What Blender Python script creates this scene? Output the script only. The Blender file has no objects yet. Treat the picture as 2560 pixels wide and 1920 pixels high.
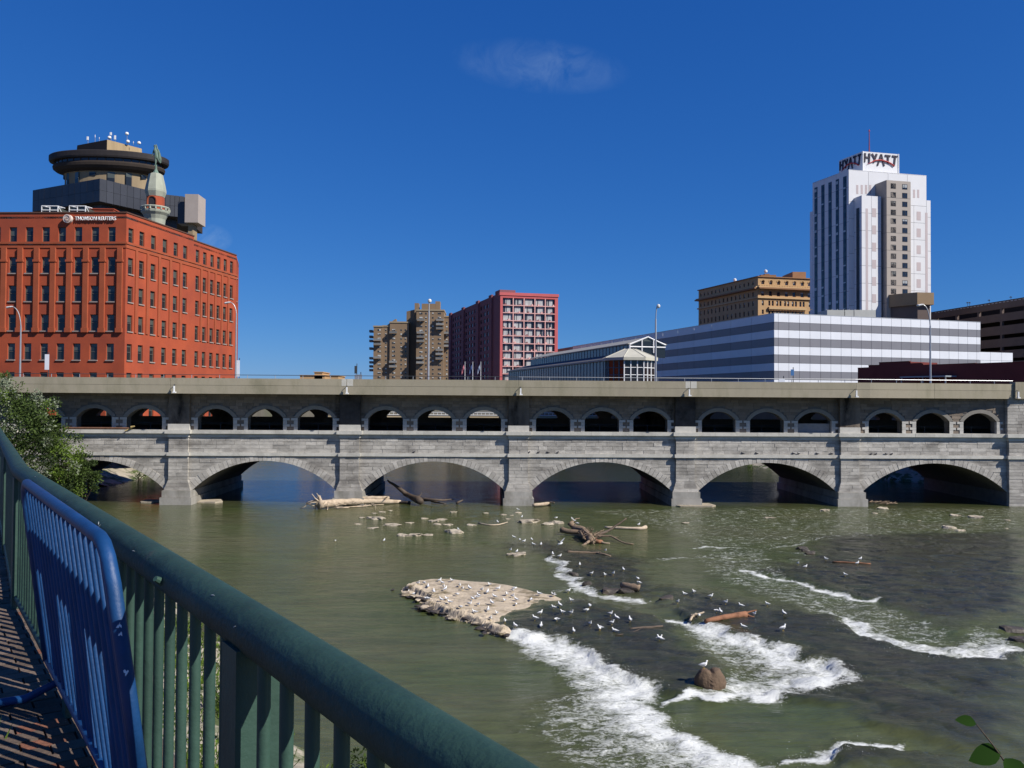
import bpy, bmesh, math, random
import numpy as np
from mathutils import Vector, Matrix, noise

R = math.radians
rnd = random.Random(7)
scene = bpy.context.scene
COL = scene.collection

# ------------------------------------------------------------------ camera
F = 2070.0                       # focal length in photograph pixels (2560 wide)
CAMZ = 11.8                      # metres above the river
CAM = Vector((0, 0, CAMZ))
YAW, PITCH, ROLL = -1.8, 1.08, 0.36
MR = Matrix.Rotation(R(YAW), 3, 'Z') @ Matrix.Rotation(R(90 + PITCH), 3, 'X') @ Matrix.Rotation(R(ROLL), 3, 'Z')
cd = bpy.data.cameras.new('camera')
cd.sensor_width = 36.0
cd.lens = F / 2560 * 36
cd.clip_start = 0.05
cd.clip_end = 6000
co = bpy.data.objects.new('camera', cd)
COL.objects.link(co)
co.matrix_world = Matrix.Translation(CAM) @ MR.to_4x4()
scene.camera = co

# ------------------------------------------------------------------ sky and sun
SUN_AZ, SUN_EL = 60.0, 40.3      # azimuth from straight behind the camera towards the right
SUN = Vector((math.sin(R(SUN_AZ)) * math.cos(R(SUN_EL)), -math.cos(R(SUN_AZ)) * math.cos(R(SUN_EL)), math.sin(R(SUN_EL))))
SUN_STRENGTH = 4.8
SKY_STRENGTH = 0.1
EXPOSURE = 0.4
world = bpy.data.worlds.new('World')
scene.world = world
world.use_nodes = True
wn, wl_ = world.node_tree.nodes, world.node_tree.links
wn.clear()
sky = wn.new('ShaderNodeTexSky')
sky.sky_type = 'NISHITA'
sky.sun_disc = False
sky.sun_elevation = R(SUN_EL)
sky.sun_rotation = math.atan2(SUN.x, SUN.y)
sky.altitude = 1500
sky.air_density = 1.0
sky.dust_density = 0.0
sky.ozone_density = 2.0
bg = wn.new('ShaderNodeBackground')
bg.inputs['Strength'].default_value = SKY_STRENGTH
wo = wn.new('ShaderNodeOutputWorld')
# the camera's rendering of a clear dry sky: one tone curve per channel over the whole sky
sep = wn.new('ShaderNodeSeparateColor'); comb = wn.new('ShaderNodeCombineColor')
wl_.new(sky.outputs[0], sep.inputs[0])
for ch, (gam, gain) in enumerate(((1.22, 0.0152), (0.80, 0.0650), (0.549, 0.2100))):
    pw = wn.new('ShaderNodeMath'); pw.operation = 'POWER'; pw.inputs[1].default_value = gam
    ml = wn.new('ShaderNodeMath'); ml.operation = 'MULTIPLY'; ml.inputs[1].default_value = gain / SKY_STRENGTH / 2 ** EXPOSURE
    wl_.new(sep.outputs[ch], pw.inputs[0]); wl_.new(pw.outputs[0], ml.inputs[0]); wl_.new(ml.outputs[0], comb.inputs[ch])
# two faint clouds fixed to directions of the sky
tc = wn.new('ShaderNodeTexCoord')
def wmath(op, a, b=None, clamp=False):
    n = wn.new('ShaderNodeMath'); n.operation = op; n.use_clamp = clamp
    for i, x in enumerate((a, b)):
        if x is None: continue
        if isinstance(x, (int, float)): n.inputs[i].default_value = x
        else: wl_.new(x, n.inputs[i])
    return n.outputs[0]
def wdot(v):
    n = wn.new('ShaderNodeVectorMath'); n.operation = 'DOT_PRODUCT'
    wl_.new(tc.outputs['Generated'], n.inputs[0]); n.inputs[1].default_value = v
    return n.outputs['Value']
def cloud(px, py, hw, hh, tilt, amount):
    d = (MR @ Vector(((px - 1280) / F, -(py - 960) / F, -1))).normalized()
    s = d.cross(Vector((0, 0, 1))).normalized(); u = s.cross(d).normalized()
    s2 = s * math.cos(tilt) + u * math.sin(tilt); u2 = u * math.cos(tilt) - s * math.sin(tilt)
    a = wmath('DIVIDE', wdot(s2), hw / F); b = wmath('DIVIDE', wdot(u2), hh / F)
    r2 = wmath('ADD', wmath('MULTIPLY', a, a), wmath('MULTIPLY', b, b))
    fall = wmath('SUBTRACT', 1.0, r2, True)
    front = wmath('GREATER_THAN', wdot(d), 0.5)
    nz = wn.new('ShaderNodeTexNoise'); nz.inputs['Scale'].default_value = 26; nz.inputs['Detail'].default_value = 8
    nz.inputs['Roughness'].default_value = 0.62; nz.inputs['Distortion'].default_value = 0.6
    wl_.new(tc.outputs['Generated'], nz.inputs['Vector'])
    w = wmath('MULTIPLY', wmath('SUBTRACT', nz.outputs[0], 0.36, True), 3.0, True)
    return wmath('MULTIPLY', wmath('MULTIPLY', wmath('MULTIPLY', fall, w), front), amount, True)
c1 = cloud(1350, 165, 215, 62, -0.10, 0.15)
c2 = cloud(527, 596, 50, 34, 0.0, 0.30)
mx = wn.new('ShaderNodeMix'); mx.data_type = 'RGBA'
mx.inputs['B'].default_value = (3.4, 4.7, 6.2, 1)
wl_.new(wmath('ADD', c1, c2, True), mx.inputs['Factor'])
wl_.new(comb.outputs[0], mx.inputs['A'])
wl_.new(mx.outputs['Result'], bg.inputs['Color'])
wl_.new(bg.outputs[0], wo.inputs['Surface'])

sl = bpy.data.lights.new('sun', 'SUN')
sl.energy = SUN_STRENGTH
sl.angle = R(0.53)
sl.color = (1.0, 0.95, 0.87)
so = bpy.data.objects.new('sun', sl)
COL.objects.link(so)
so.rotation_euler = SUN.to_track_quat('Z', 'Y').to_euler()
so.location = (40, -40, 60)

vs = scene.view_settings
vs.view_transform = 'Standard'
vs.look = 'None'
vs.exposure = EXPOSURE
vs.gamma = 1.0
vs.use_curve_mapping = False

# ------------------------------------------------------------------ photograph pixels to places
def ray(px, py):
    return MR @ Vector(((px - 1280) / F, -(py - 960) / F, -1.0))
def at_y(px, py, y):
    d = ray(px, py); return CAM + d * (y / d.y)
def at_z(px, py, z):
    d = ray(px, py); return CAM + d * ((z - CAMZ) / d.z)
def proj(p):
    c = MR.transposed() @ (Vector(p) - CAM)
    return (1280 + F * c.x / -c.z, 960 - F * c.y / -c.z)
def on_plane(px, py, A, B):
    """metres along the wall A->B and height where a pixel meets that vertical wall"""
    A = Vector((A[0], A[1], 0)); B = Vector((B[0], B[1], 0))
    u = (B - A).normalized(); n = Vector((u.y, -u.x, 0))
    d = ray(px, py); t = (A - CAM).dot(n) / d.dot(n)
    p = CAM + d * t
    return (p - A).dot(u), p.z
def cw(x, z):
    """camera plan (right, ahead) to world X, Y"""
    a = R(YAW)
    return Vector((x * math.cos(a) - z * math.sin(a), x * math.sin(a) + z * math.cos(a), 0))
V2 = 1.15733                       # the 2212 px overview to photograph pixels

# ------------------------------------------------------------------ mesh helpers
class MB:
    def __init__(s):
        s.v = []; s.f = []; s.m = []; s.mi = 0
    def add(s, vs_, fs):
        b = len(s.v); s.v += [tuple(x) for x in vs_]
        for f in fs:
            s.f.append(tuple(b + i for i in f)); s.m.append(s.mi)
        return s
    def quad(s, a, b, c, d):
        return s.add((a, b, c, d), ((0, 1, 2, 3),))
    def box(s, x0, x1, y0, y1, z0, z1):
        return s.add(((x0, y0, z0), (x1, y0, z0), (x1, y1, z0), (x0, y1, z0), (x0, y0, z1), (x1, y0, z1), (x1, y1, z1), (x0, y1, z1)),
                     ((0, 3, 2, 1), (4, 5, 6, 7), (0, 1, 5, 4), (1, 2, 6, 5), (2, 3, 7, 6), (3, 0, 4, 7)))
    def obox(s, o, u, n, u0, u1, n0, n1, z0, z1):
        """box in a wall frame: o origin, u along, n outward"""
        def P(a, b, z): return (o[0] + u[0] * a + n[0] * b, o[1] + u[1] * a + n[1] * b, z)
        return s.add((P(u0, n1, z0), P(u1, n1, z0), P(u1, n0, z0), P(u0, n0, z0), P(u0, n1, z1), P(u1, n1, z1), P(u1, n0, z1), P(u0, n0, z1)),
                     ((0, 3, 2, 1), (4, 5, 6, 7), (0, 1, 5, 4), (1, 2, 6, 5), (2, 3, 7, 6), (3, 0, 4, 7)))
    def prism(s, poly, z0, z1):
        """upright prism over a counter-clockwise plan polygon; z1 may be a list"""
        n = len(poly)
        zt = z1 if isinstance(z1, (list, tuple)) else [z1] * n
        vs_ = [(p[0], p[1], z0) for p in poly] + [(p[0], p[1], zt[i]) for i, p in enumerate(poly)]
        fs = [tuple(range(n - 1, -1, -1)), tuple(range(n, 2 * n))]
        fs += [(i, (i + 1) % n, n + (i + 1) % n, n + i) for i in range(n)]
        return s.add(vs_, fs)
    def front(s, poly, y0, y1):
        """prism of an x,z outline between y0 (front) and y1"""
        n = len(poly)
        vs_ = [(p[0], y0, p[1]) for p in poly] + [(p[0], y1, p[1]) for p in poly]
        fs = [tuple(range(n)), tuple(range(2 * n - 1, n - 1, -1))]
        fs += [((i + 1) % n, i, n + i, n + (i + 1) % n) for i in range(n)]
        return s.add(vs_, fs)
    def tube(s, pts, rad, seg=8, caps=True, flat=1.0):
        pts = [Vector(p) for p in pts]
        if not isinstance(rad, (list, tuple)): rad = [rad] * len(pts)
        b = len(s.v); up = None
        for i, p in enumerate(pts):
            t = (pts[min(i + 1, len(pts) - 1)] - pts[max(i - 1, 0)]).normalized()
            if up is None:
                up = Vector((0, 0, 1)) if abs(t.z) < 0.9 else Vector((1, 0, 0))
            sd = t.cross(up).normalized(); up = sd.cross(t).normalized()
            for k in range(seg):
                a = 2 * math.pi * k / seg
                s.v.append(tuple(p + sd * (math.cos(a) * rad[i]) + up * (math.sin(a) * rad[i] * flat)))
        for i in range(len(pts) - 1):
            for k in range(seg):
                a0 = b + i * seg + k; a1 = b + i * seg + (k + 1) % seg
                s.f.append((a0, a1, a1 + seg, a0 + seg)); s.m.append(s.mi)
        if caps:
            s.f.append(tuple(b + k for k in range(seg - 1, -1, -1))); s.m.append(s.mi)
            e = b + (len(pts) - 1) * seg
            s.f.append(tuple(e + k for k in range(seg))); s.m.append(s.mi)
        return s
    def lathe(s, c, prof, seg=32, ky=1.0):
        b = len(s.v)
        for r, z in prof:
            for k in range(seg):
                a = 2 * math.pi * k / seg
                s.v.append((c[0] + r * math.cos(a), c[1] + ky * r * math.sin(a), z))
        for i in range(len(prof) - 1):
            for k in range(seg):
                a0 = b + i * seg + k; a1 = b + i * seg + (k + 1) % seg
                s.f.append((a0, a1, a1 + seg, a0 + seg)); s.m.append(s.mi)
        s.f.append(tuple(b + k for k in range(seg - 1, -1, -1))); s.m.append(s.mi)
        e = b + (len(prof) - 1) * seg
        s.f.append(tuple(e + k for k in range(seg))); s.m.append(s.mi)
        return s
    def mesh(s, name, mats, off=(0, 0, 0), smooth=False):
        me = bpy.data.meshes.new(name)
        me.from_pydata([(x - off[0], y - off[1], z - off[2]) for x, y, z in s.v], [], s.f)
        if not isinstance(mats, (list, tuple)): mats = [mats]
        for m in mats: me.materials.append(m)
        if len(mats) > 1: me.polygons.foreach_set('material_index', s.m)
        if smooth:
            me.polygons.foreach_set('use_smooth', [True] * len(s.f))
        me.update()
        return me

WL = {}
def wloc(o): return WL.get(o.name, Vector((0, 0, 0))) if o else Vector((0, 0, 0))
def tag(o, label=None, cat=None, group=None, kind=None):
    if label: o['label'] = label
    if cat: o['category'] = cat
    if group: o['group'] = group
    if kind: o['kind'] = kind
    return o
def thing(name, label, cat, loc, group=None):
    o = bpy.data.objects.new(name, None); COL.objects.link(o)
    o.empty_display_size = 0.1
    o.location = loc; WL[o.name] = Vector(loc)
    return tag(o, label, cat, group)
def part(name, mb, mat, parent, smooth=False, label=None, kind=None):
    """mesh built in world coordinates, made a child of parent"""
    off = wloc(parent)
    o = bpy.data.objects.new(name, mb.mesh(name, mat, off, smooth)); COL.objects.link(o)
    o.parent = parent; WL[o.name] = Vector(off)
    return tag(o, label, None, None, kind)
def solo(name, mb, mat, label, cat, loc, group=None, smooth=False):
    """a thing that is one mesh"""
    o = bpy.data.objects.new(name, mb.mesh(name, mat, loc, smooth)); COL.objects.link(o)
    o.location = loc; WL[o.name] = Vector(loc)
    return tag(o, label, cat, group)
def struct(name, mb, mat, smooth=False, kind='structure', label=None):
    o = bpy.data.objects.new(name, mb.mesh(name, mat, (0, 0, 0), smooth)); COL.objects.link(o)
    return tag(o, label, None, None, kind)
def inst(name, me, parent, loc, rz=0.0, label=None, scale=None):
    """an object that shares mesh data; loc is a world place"""
    o = bpy.data.objects.new(name, me); COL.objects.link(o)
    o.parent = parent
    o.location = Vector(loc) - wloc(parent)
    o.rotation_euler = (0, 0, rz)
    if scale: o.scale = scale
    WL[o.name] = Vector(loc)
    if label: o['label'] = label
    return o
def sub(name, me, parent):
    o = bpy.data.objects.new(name, me); COL.objects.link(o); o.parent = parent
    return o

# ------------------------------------------------------------------ materials
MATS = {}
def nt(name):
    m = bpy.data.materials.new(name); m.use_nodes = True
    MATS[name] = m
    n, l = m.node_tree.nodes, m.node_tree.links
    return m, n, l, n['Principled BSDF']
def mixmul(n, l, a, b, fac=1.0, mode='MULTIPLY'):
    x = n.new('ShaderNodeMix'); x.data_type = 'RGBA'; x.blend_type = mode; x.inputs['Factor'].default_value = fac
    for k, v in (('A', a), ('B', b)):
        if isinstance(v, tuple): x.inputs[k].default_value = v
        else: l.new(v, x.inputs[k])
    return x.outputs['Result']
def noise_node(n, l, scale, detail=4, rough=0.55, stretch=None, dist=0.0, coord='pos'):
    t = n.new('ShaderNodeTexNoise'); t.inputs['Scale'].default_value = scale
    t.inputs['Detail'].default_value = detail; t.inputs['Roughness'].default_value = rough
    t.inputs['Distortion'].default_value = dist
    if coord == 'pos': src = n.new('ShaderNodeNewGeometry').outputs['Position']
    else: src = n.new('ShaderNodeTexCoord').outputs['Object']
    if stretch:
        mp = n.new('ShaderNodeMapping'); mp.inputs['Scale'].default_value = stretch
        l.new(src, mp.inputs['Vector']); src = mp.outputs[0]
    l.new(src, t.inputs['Vector'])
    return t.outputs[0]
def rampv(n, l, src, lo, hi, a=0.0, b=1.0):
    r = n.new('ShaderNodeMapRange'); r.inputs['From Min'].default_value = a; r.inputs['From Max'].default_value = b
    r.inputs['To Min'].default_value = lo; r.inputs['To Max'].default_value = hi
    l.new(src, r.inputs['Value']); return r.outputs[0]
def rgbv(n, l, src):
    c = n.new('ShaderNodeCombineColor')
    for i in range(3): l.new(src, c.inputs[i])
    return c.outputs[0]
def M(name, col, rough=0.8, var=0.18, scale=0.6, bump=0.0, bscale=8.0, spec=0.3, metal=0.0, obj=0.0, island=0.0, stretch=None,
      stain=None, stain_scale=0.25, stain_lo=0.5, stain_hi=0.7, stain_fac=0.7, coord='pos'):
    m, n, l, p = nt(name)
    c = (col[0], col[1], col[2], 1)
    if var:
        f = rampv(n, l, noise_node(n, l, scale, 6, 0.6, stretch, coord=coord), 1 - var * 2, 1 + var * 2)
        c = mixmul(n, l, c, rgbv(n, l, f))
    if obj:
        oi = n.new('ShaderNodeObjectInfo')
        c = mixmul(n, l, c, rgbv(n, l, rampv(n, l, oi.outputs['Random'], 1 - obj, 1 + obj)))
    if island:
        g = n.new('ShaderNodeNewGeometry')
        c = mixmul(n, l, c, rgbv(n, l, rampv(n, l, g.outputs['Random Per Island'], 1 - island, 1 + island)))
    if stain:
        s = rampv(n, l, noise_node(n, l, stain_scale, 8, 0.65, stretch, coord=coord), 0, stain_fac, stain_lo, stain_hi)
        x = n.new('ShaderNodeMix'); x.data_type = 'RGBA'; l.new(s, x.inputs['Factor'])
        l.new(c, x.inputs['A']) if not isinstance(c, tuple) else setattr(x.inputs['A'], 'default_value', c)
        x.inputs['B'].default_value = (stain[0], stain[1], stain[2], 1); c = x.outputs['Result']
    if isinstance(c, tuple): p.inputs['Base Color'].default_value = c
    else: l.new(c, p.inputs['Base Color'])
    p.inputs['Roughness'].default_value = rough
    p.inputs['Metallic'].default_value = metal
    p.inputs['Specular IOR Level'].default_value = spec
    if bump:
        b = n.new('ShaderNodeBump'); b.inputs['Strength'].default_value = bump; b.inputs['Distance'].default_value = 0.05
        l.new(noise_node(n, l, bscale, 6, 0.6, coord=coord), b.inputs['Height']); l.new(b.outputs[0], p.inputs['Normal'])
    return m
def glass(name, dark, light, lo=0.3, hi=0.9, rough=0.06):
    """window pane: dark glass with a pale blind drawn down to a height that differs from pane to pane"""
    m, n, l, p = nt(name)
    t = n.new('ShaderNodeTexCoord'); sp = n.new('ShaderNodeSeparateXYZ'); l.new(t.outputs['Generated'], sp.inputs[0])
    oi = n.new('ShaderNodeObjectInfo')
    th = rampv(n, l, oi.outputs['Random'], lo, hi)
    g = n.new('ShaderNodeMath'); g.operation = 'GREATER_THAN'; l.new(sp.outputs['Z'], g.inputs[0]); l.new(th, g.inputs[1])
    x = n.new('ShaderNodeMix'); x.data_type = 'RGBA'; l.new(g.outputs[0], x.inputs['Factor'])
    x.inputs['A'].default_value = (*dark, 1); x.inputs['B'].default_value = (*light, 1)
    l.new(x.outputs['Result'], p.inputs['Base Color'])
    p.inputs['Roughness'].default_value = rough; p.inputs['Specular IOR Level'].default_value = 0.5
    return m
# ------------------------------------------------------------------ shared materials
stone = M('limestone', (0.42, 0.395, 0.355), 0.9, 0.2, 1.6, 0.6, 9, 0.2, island=0.2, obj=0.2,
          stain=(0.11, 0.10, 0.09), stain_scale=0.3, stain_lo=0.46, stain_hi=0.68, stain_fac=0.72, stretch=(1, 1, 2.2))
ledge_m = M('ledge_limestone', (0.50, 0.48, 0.43), 0.9, 0.14, 1.2, 0.35, 9, 0.2, obj=0.1,
            stain=(0.12, 0.115, 0.10), stain_scale=0.35, stain_lo=0.52, stain_hi=0.75, stain_fac=0.5)
upper_stone = M('shaded_sooty_limestone', (0.235, 0.19, 0.15), 0.9, 0.2, 1.6, 0.6, 9, 0.2, island=0.18, obj=0.12,
                stain=(0.06, 0.055, 0.05), stain_scale=0.2, stain_lo=0.5, stain_hi=0.75, stain_fac=0.6)  # overhang shade is put into the base colour, sooty stains on top
def add_soot(mat, xs, z0):
    n, l = mat.node_tree.nodes, mat.node_tree.links; p = n['Principled BSDF']; src = p.inputs['Base Color'].links[0].from_socket
    sp_ = n.new('ShaderNodeSeparateXYZ'); l.new(n.new('ShaderNodeNewGeometry').outputs['Position'], sp_.inputs[0])
    def mt(op, a, b=None, clamp=False):
        q = n.new('ShaderNodeMath'); q.operation = op; q.use_clamp = clamp
        for i, v in enumerate((a, b)):
            if v is None: continue
            if isinstance(v, (int, float)): q.inputs[i].default_value = v
            else: l.new(v, q.inputs[i])
        return q.outputs[0]
    tot = 0.0
    for x0, w in xs:
        d = mt('ABSOLUTE', mt('DIVIDE', mt('SUBTRACT', sp_.outputs['X'], x0), w)); tot = mt('ADD', tot, mt('SUBTRACT', 1.0, d, True))
    nz = noise_node(n, l, 0.9, 7, 0.65, (1, 1, 0.35))
    f = mt('MULTIPLY', mt('MULTIPLY', tot, mt('MULTIPLY', mt('SUBTRACT', nz, 0.30), 3.2, True)), 1.3, True)
    x = n.new('ShaderNodeMix'); x.data_type = 'RGBA'; l.new(f, x.inputs['Factor']); l.new(src, x.inputs['A']); x.inputs['B'].default_value = (0.028, 0.024, 0.022, 1)
    l.new(x.outputs['Result'], p.inputs['Base Color'])
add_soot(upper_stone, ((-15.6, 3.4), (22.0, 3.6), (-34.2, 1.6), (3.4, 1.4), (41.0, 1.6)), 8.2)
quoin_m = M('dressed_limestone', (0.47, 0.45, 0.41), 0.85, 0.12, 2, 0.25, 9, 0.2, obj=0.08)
band_m = M('shaded_band_limestone', (0.255, 0.235, 0.205), 0.9, 0.14, 1.5, 0.3, 9, 0.2, obj=0.1)  # darker stone for the arch bands, arcade shade put into its colour
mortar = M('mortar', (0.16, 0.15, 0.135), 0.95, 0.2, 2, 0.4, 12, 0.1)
concrete = M('stained_concrete', (0.345, 0.305, 0.225), 0.9, 0.14, 0.5, 0.25, 10, 0.2, obj=0.06, stretch=(1, 1, 0.35),
             stain=(0.19, 0.175, 0.115), stain_scale=0.5, stain_lo=0.46, stain_hi=0.7, stain_fac=0.75)
asphalt = M('asphalt', (0.055, 0.055, 0.058), 0.9, 0.2, 3, 0.3, 30, 0.2)
galv = M('galvanised_steel', (0.42, 0.43, 0.44), 0.45, 0.1, 4, metal=0.6, spec=0.5)
dark_steel = M('dark_painted_steel', (0.045, 0.05, 0.055), 0.5, 0.2, 4, spec=0.4)
white_paint = M('white_paint', (0.75, 0.75, 0.74), 0.5, 0.05, 2, spec=0.4)
rusty = M('rusty_iron', (0.14, 0.075, 0.05), 0.9, 0.25, 3, 0.4, 14, 0.2)
rock_m = M('pale_river_rock', (0.40, 0.345, 0.265), 0.95, 0.2, 1.5, 0.9, 9, 0.2, obj=0.14,
           stain=(0.17, 0.145, 0.11), stain_scale=1.4, stain_lo=0.5, stain_hi=0.68, stain_fac=0.75)
dark_rock = M('dark_wet_rock', (0.055, 0.045, 0.036), 0.55, 0.3, 2, 1.0, 7, 0.4, obj=0.3, stain=(0.13, 0.10, 0.07), stain_scale=2.0,
              stain_lo=0.52, stain_hi=0.7)
brown_rock = M('brown_boulder', (0.135, 0.09, 0.058), 0.85, 0.25, 2.2, 0.9, 9, 0.3, stain=(0.08, 0.06, 0.04), stain_scale=1.6)
drift = M('bleached_driftwood', (0.46, 0.37, 0.27), 0.9, 0.22, 2.5, 0.7, 12, 0.2, obj=0.12, stain=(0.2, 0.14, 0.09), stain_scale=1.6)
wetwood = M('dark_wet_wood', (0.085, 0.062, 0.045), 0.7, 0.25, 3, 0.7, 12, 0.3, obj=0.25)
brownwood = M('weathered_brown_wood', (0.22, 0.16, 0.11), 0.9, 0.22, 3, 0.7, 12, 0.2, obj=0.18, stain=(0.10, 0.07, 0.05), stain_scale=2.2)
redwood = M('orange_brown_log', (0.24, 0.115, 0.065), 0.85, 0.3, 3, 0.7, 12, 0.2, stain=(0.10, 0.05, 0.03), stain_scale=2.5)
glass_dark = glass('window_glass', (0.018, 0.021, 0.024), (0.075, 0.085, 0.075), 0.45, 0.85)

# ------------------------------------------------------------------ polygons on the river
def wpoly(pts, ox=0.0, oy=0.0, k=1.0 / V2, z=0.0):
    """picture points (crop offset ox, oy and crop scale k) to river plan positions"""
    return np.array([at_z(ox + x / k, oy + y / k, z)[:2] for x, y in pts])
def seg_dist(P, poly, closed):
    n = len(poly); best = np.full(len(P), 1e9)
    for i in range(n if closed else n - 1):
        a = poly[i]; b = poly[(i + 1) % n]; ab = b - a
        t = np.clip(((P - a) @ ab) / max(ab @ ab, 1e-9), 0, 1)
        d = np.linalg.norm(P - (a + t[:, None] * ab), axis=1)
        best = np.minimum(best, d)
    return best
def inside(P, poly):
    x, y = P[:, 0], P[:, 1]; r = np.zeros(len(P), bool); n = len(poly)
    for i in range(n):
        x0, y0 = poly[i]; x1, y1 = poly[(i + 1) % n]
        c = ((y0 > y) != (y1 > y))
        with np.errstate(divide='ignore', invalid='ignore'):
            xi = (x1 - x0) * (y - y0) / (y1 - y0 + 1e-12) + x0
        r ^= c & (x < xi)
    return r
def sdist(P, poly):
    d = seg_dist(P, poly, True); return np.where(inside(P, poly), d, -d)
def sstep(x, a, b):
    t = np.clip((x - a) / (b - a), 0, 1); return t * t * (3 - 2 * t)
# value noise on arrays
_perm = np.random.RandomState(5).rand(256, 256)
def vnoise(x, y):
    xi = np.floor(x).astype(int); yi = np.floor(y).astype(int); fx = x - xi; fy = y - yi
    fx = fx * fx * (3 - 2 * fx); fy = fy * fy * (3 - 2 * fy)
    g = lambda i, j: _perm[i % 256, j % 256]
    return (g(xi, yi) * (1 - fx) + g(xi + 1, yi) * fx) * (1 - fy) + (g(xi, yi + 1) * (1 - fx) + g(xi + 1, yi + 1) * fx) * fy
def fbm(x, y, o=4):
    s = 0; a = 0.5; t = 0
    for k in range(o):
        s = s + a * vnoise(x * 2 ** k + 17 * k, y * 2 ** k + 31 * k); t += a; a *= 0.5
    return s / t

C7 = dict(ox=1100, oy=1500, k=1.515)
C6 = dict(ox=1640, oy=1250, k=2.4043)
C5 = dict(ox=860, oy=1220, k=2.765)
CI = dict(ox=1000, oy=1420, k=4.424)
# thin-water rock shelves, slightly higher than the channels
SHELF = [
    wpoly([(230, 110), (330, 60), (480, 20), (560, 10), (720, 40), (870, 110), (930, 170), (1000, 240), (1060, 300), (1050, 350), (930, 372),
           (860, 372), (820, 330), (690, 300), (600, 260), (520, 180), (420, 145), (300, 140)], **C7),
    wpoly([(30, 600), (150, 548), (330, 570), (520, 630), (700, 650), (900, 690), (1090, 735), (1180, 810), (1350, 885), (1600, 945), (1850, 985),
           (2030, 972), (2240, 935), (2260, 1330), (1700, 1180), (1300, 1110), (1130, 1080), (1000, 1005), (840, 945), (700, 890), (560, 862), (420, 812),
           (200, 735)], **C6),
    wpoly([(600, 440), (740, 405), (860, 372), (940, 300), (1010, 225), (1400, 212), (2240, 200), (2240, 690), (2000, 705), (1780, 780), (1500, 690),
           (1330, 612), (1150, 580), (1000, 535), (800, 470), (700, 455)], **C6),
    wpoly([(1160, 395), (1400, 372), (1700, 430), (1950, 470), (2080, 520), (2060, 560), (2160, 680), (2300, 760), (2080, 770), (1900, 745),
           (1760, 735), (1600, 650), (1500, 570), (1480, 510), (1300, 450)], **C5),
    wpoly([(660, 1170), (900, 1125), (1130, 1095), (1300, 1110), (1700, 1180), (2260, 1290), (2260, 1560), (1716, 1490), (1350, 1370), (1000, 1255)], **C6),
    wpoly([(1480, 660), (1490, 600), (1600, 575), (1700, 585), (1900, 620), (2100, 660)], **C7),
]
SH = [0.30, 0.34, 0.22, 0.20, 0.34, 0.30]
# white water: outline, lip (where it falls), strength, falloff metres
FOAM = [
    (wpoly([(255, 138), (330, 128), (430, 150), (545, 205), (620, 250), (720, 300), (830, 318), (775, 385), (825, 440), (950, 525), (1090, 590), (1230, 640),
            (1400, 690), (560, 760), (430, 640), (330, 540), (250, 470), (380, 380), (500, 345), (440, 280), (320, 230)], **C7),
     wpoly([(270, 132), (430, 150), (545, 205), (620, 252), (720, 300), (790, 320), (775, 390), (825, 445), (950, 530), (1090, 592), (1230, 640), (1300, 700)], **C7), 1.0, 1.5),
    (wpoly([(900, 92), (1100, 138), (1250, 185), (1350, 238), (1500, 268), (1590, 318), (1500, 348), (1280, 352), (1262, 380), (1050, 388), (880, 384),
            (1050, 345), (1090, 300), (1040, 262), (960, 200), (935, 150)], **C7),
     wpoly([(980, 105), (1100, 140), (1250, 190), (1350, 240), (1500, 270), (1590, 320), (1400, 350), (1200, 372)], **C7), 0.95, 1.3),
    (wpoly([(860, 640), (1000, 640), (1130, 670), (1230, 735), (1330, 790), (1480, 850), (1700, 862), (1880, 848), (1780, 800), (1950, 740), (2140, 695), (2040, 765),
            (2130, 810), (2215, 890), (2215, 935), (2030, 968), (1850, 980), (1600, 938), (1350, 870), (1190, 800), (1140, 740), (1000, 690)], **C6),
     wpoly([(1150, 735), (1200, 800), (1350, 872), (1600, 940), (1850, 980), (2030, 967), (2212, 930)], **C6), 0.9, 1.6),
]
FLINE = [
    (wpoly([(520, 432), (650, 462), (800, 486), (1000, 548), (1200, 602), (1330, 616)], **C6), 0.75, 0.40),
    (wpoly([(690, 292), (780, 276), (870, 262), (1000, 238)], **C6), 0.55, 0.45),
    (wpoly([(760, 310), (850, 330), (930, 345)], **C6), 0.5, 0.5),
    (wpoly([(740, 385), (840, 372)], **C6), 0.5, 0.35),
    (wpoly([(100, 728), (250, 765), (420, 826), (560, 875), (700, 905), (850, 960)], **C6), 0.8, 0.55),
    (wpoly([(1400, 490), (1490, 525), (1510, 590), (1600, 668), (1750, 748), (1900, 770), (2050, 790)], **C5), 0.7, 0.6),
    (wpoly([(1500, 720), (1650, 720), (1750, 740)], **C5), 0.5, 0.8),
    (wpoly([(1340, 625), (1500, 580), (1600, 566), (1700, 560)], **C7), 0.8, 0.45),
    (wpoly([(230, 292), (350, 280), (500, 290)], **C6), 0.65, 0.5),
    (wpoly([(0, 355), (160, 350)], **C6), 0.55, 0.6),
    (wpoly([(0, 127), (200, 130), (410, 128)], **C6), 0.5, 0.5),
    (wpoly([(700, 65), (900, 70), (1100, 66)], **C6), 0.4, 0.5),
    (wpoly([(1380, 208), (1700, 208), (1900, 212), (2200, 210)], **C6), 0.45, 0.35),
    (wpoly([(780, 205), (1010, 210)], **C5), 0.4, 0.5),
    (wpoly([(1480, 165), (1650, 190), (1800, 215)], **C5), 0.4, 0.5),
    (wpoly([(870, 390), (960, 372), (1040, 385), (1110, 375)], **C7), 0.9, 0.35),
]
RIFFLE = wpoly([(1250, 1100), (1500, 1095), (2240, 1095), (2240, 1150), (1900, 1165), (1720, 1180), (1640, 1230), (1560, 1225), (1480, 1170), (1330, 1120)])
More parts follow.
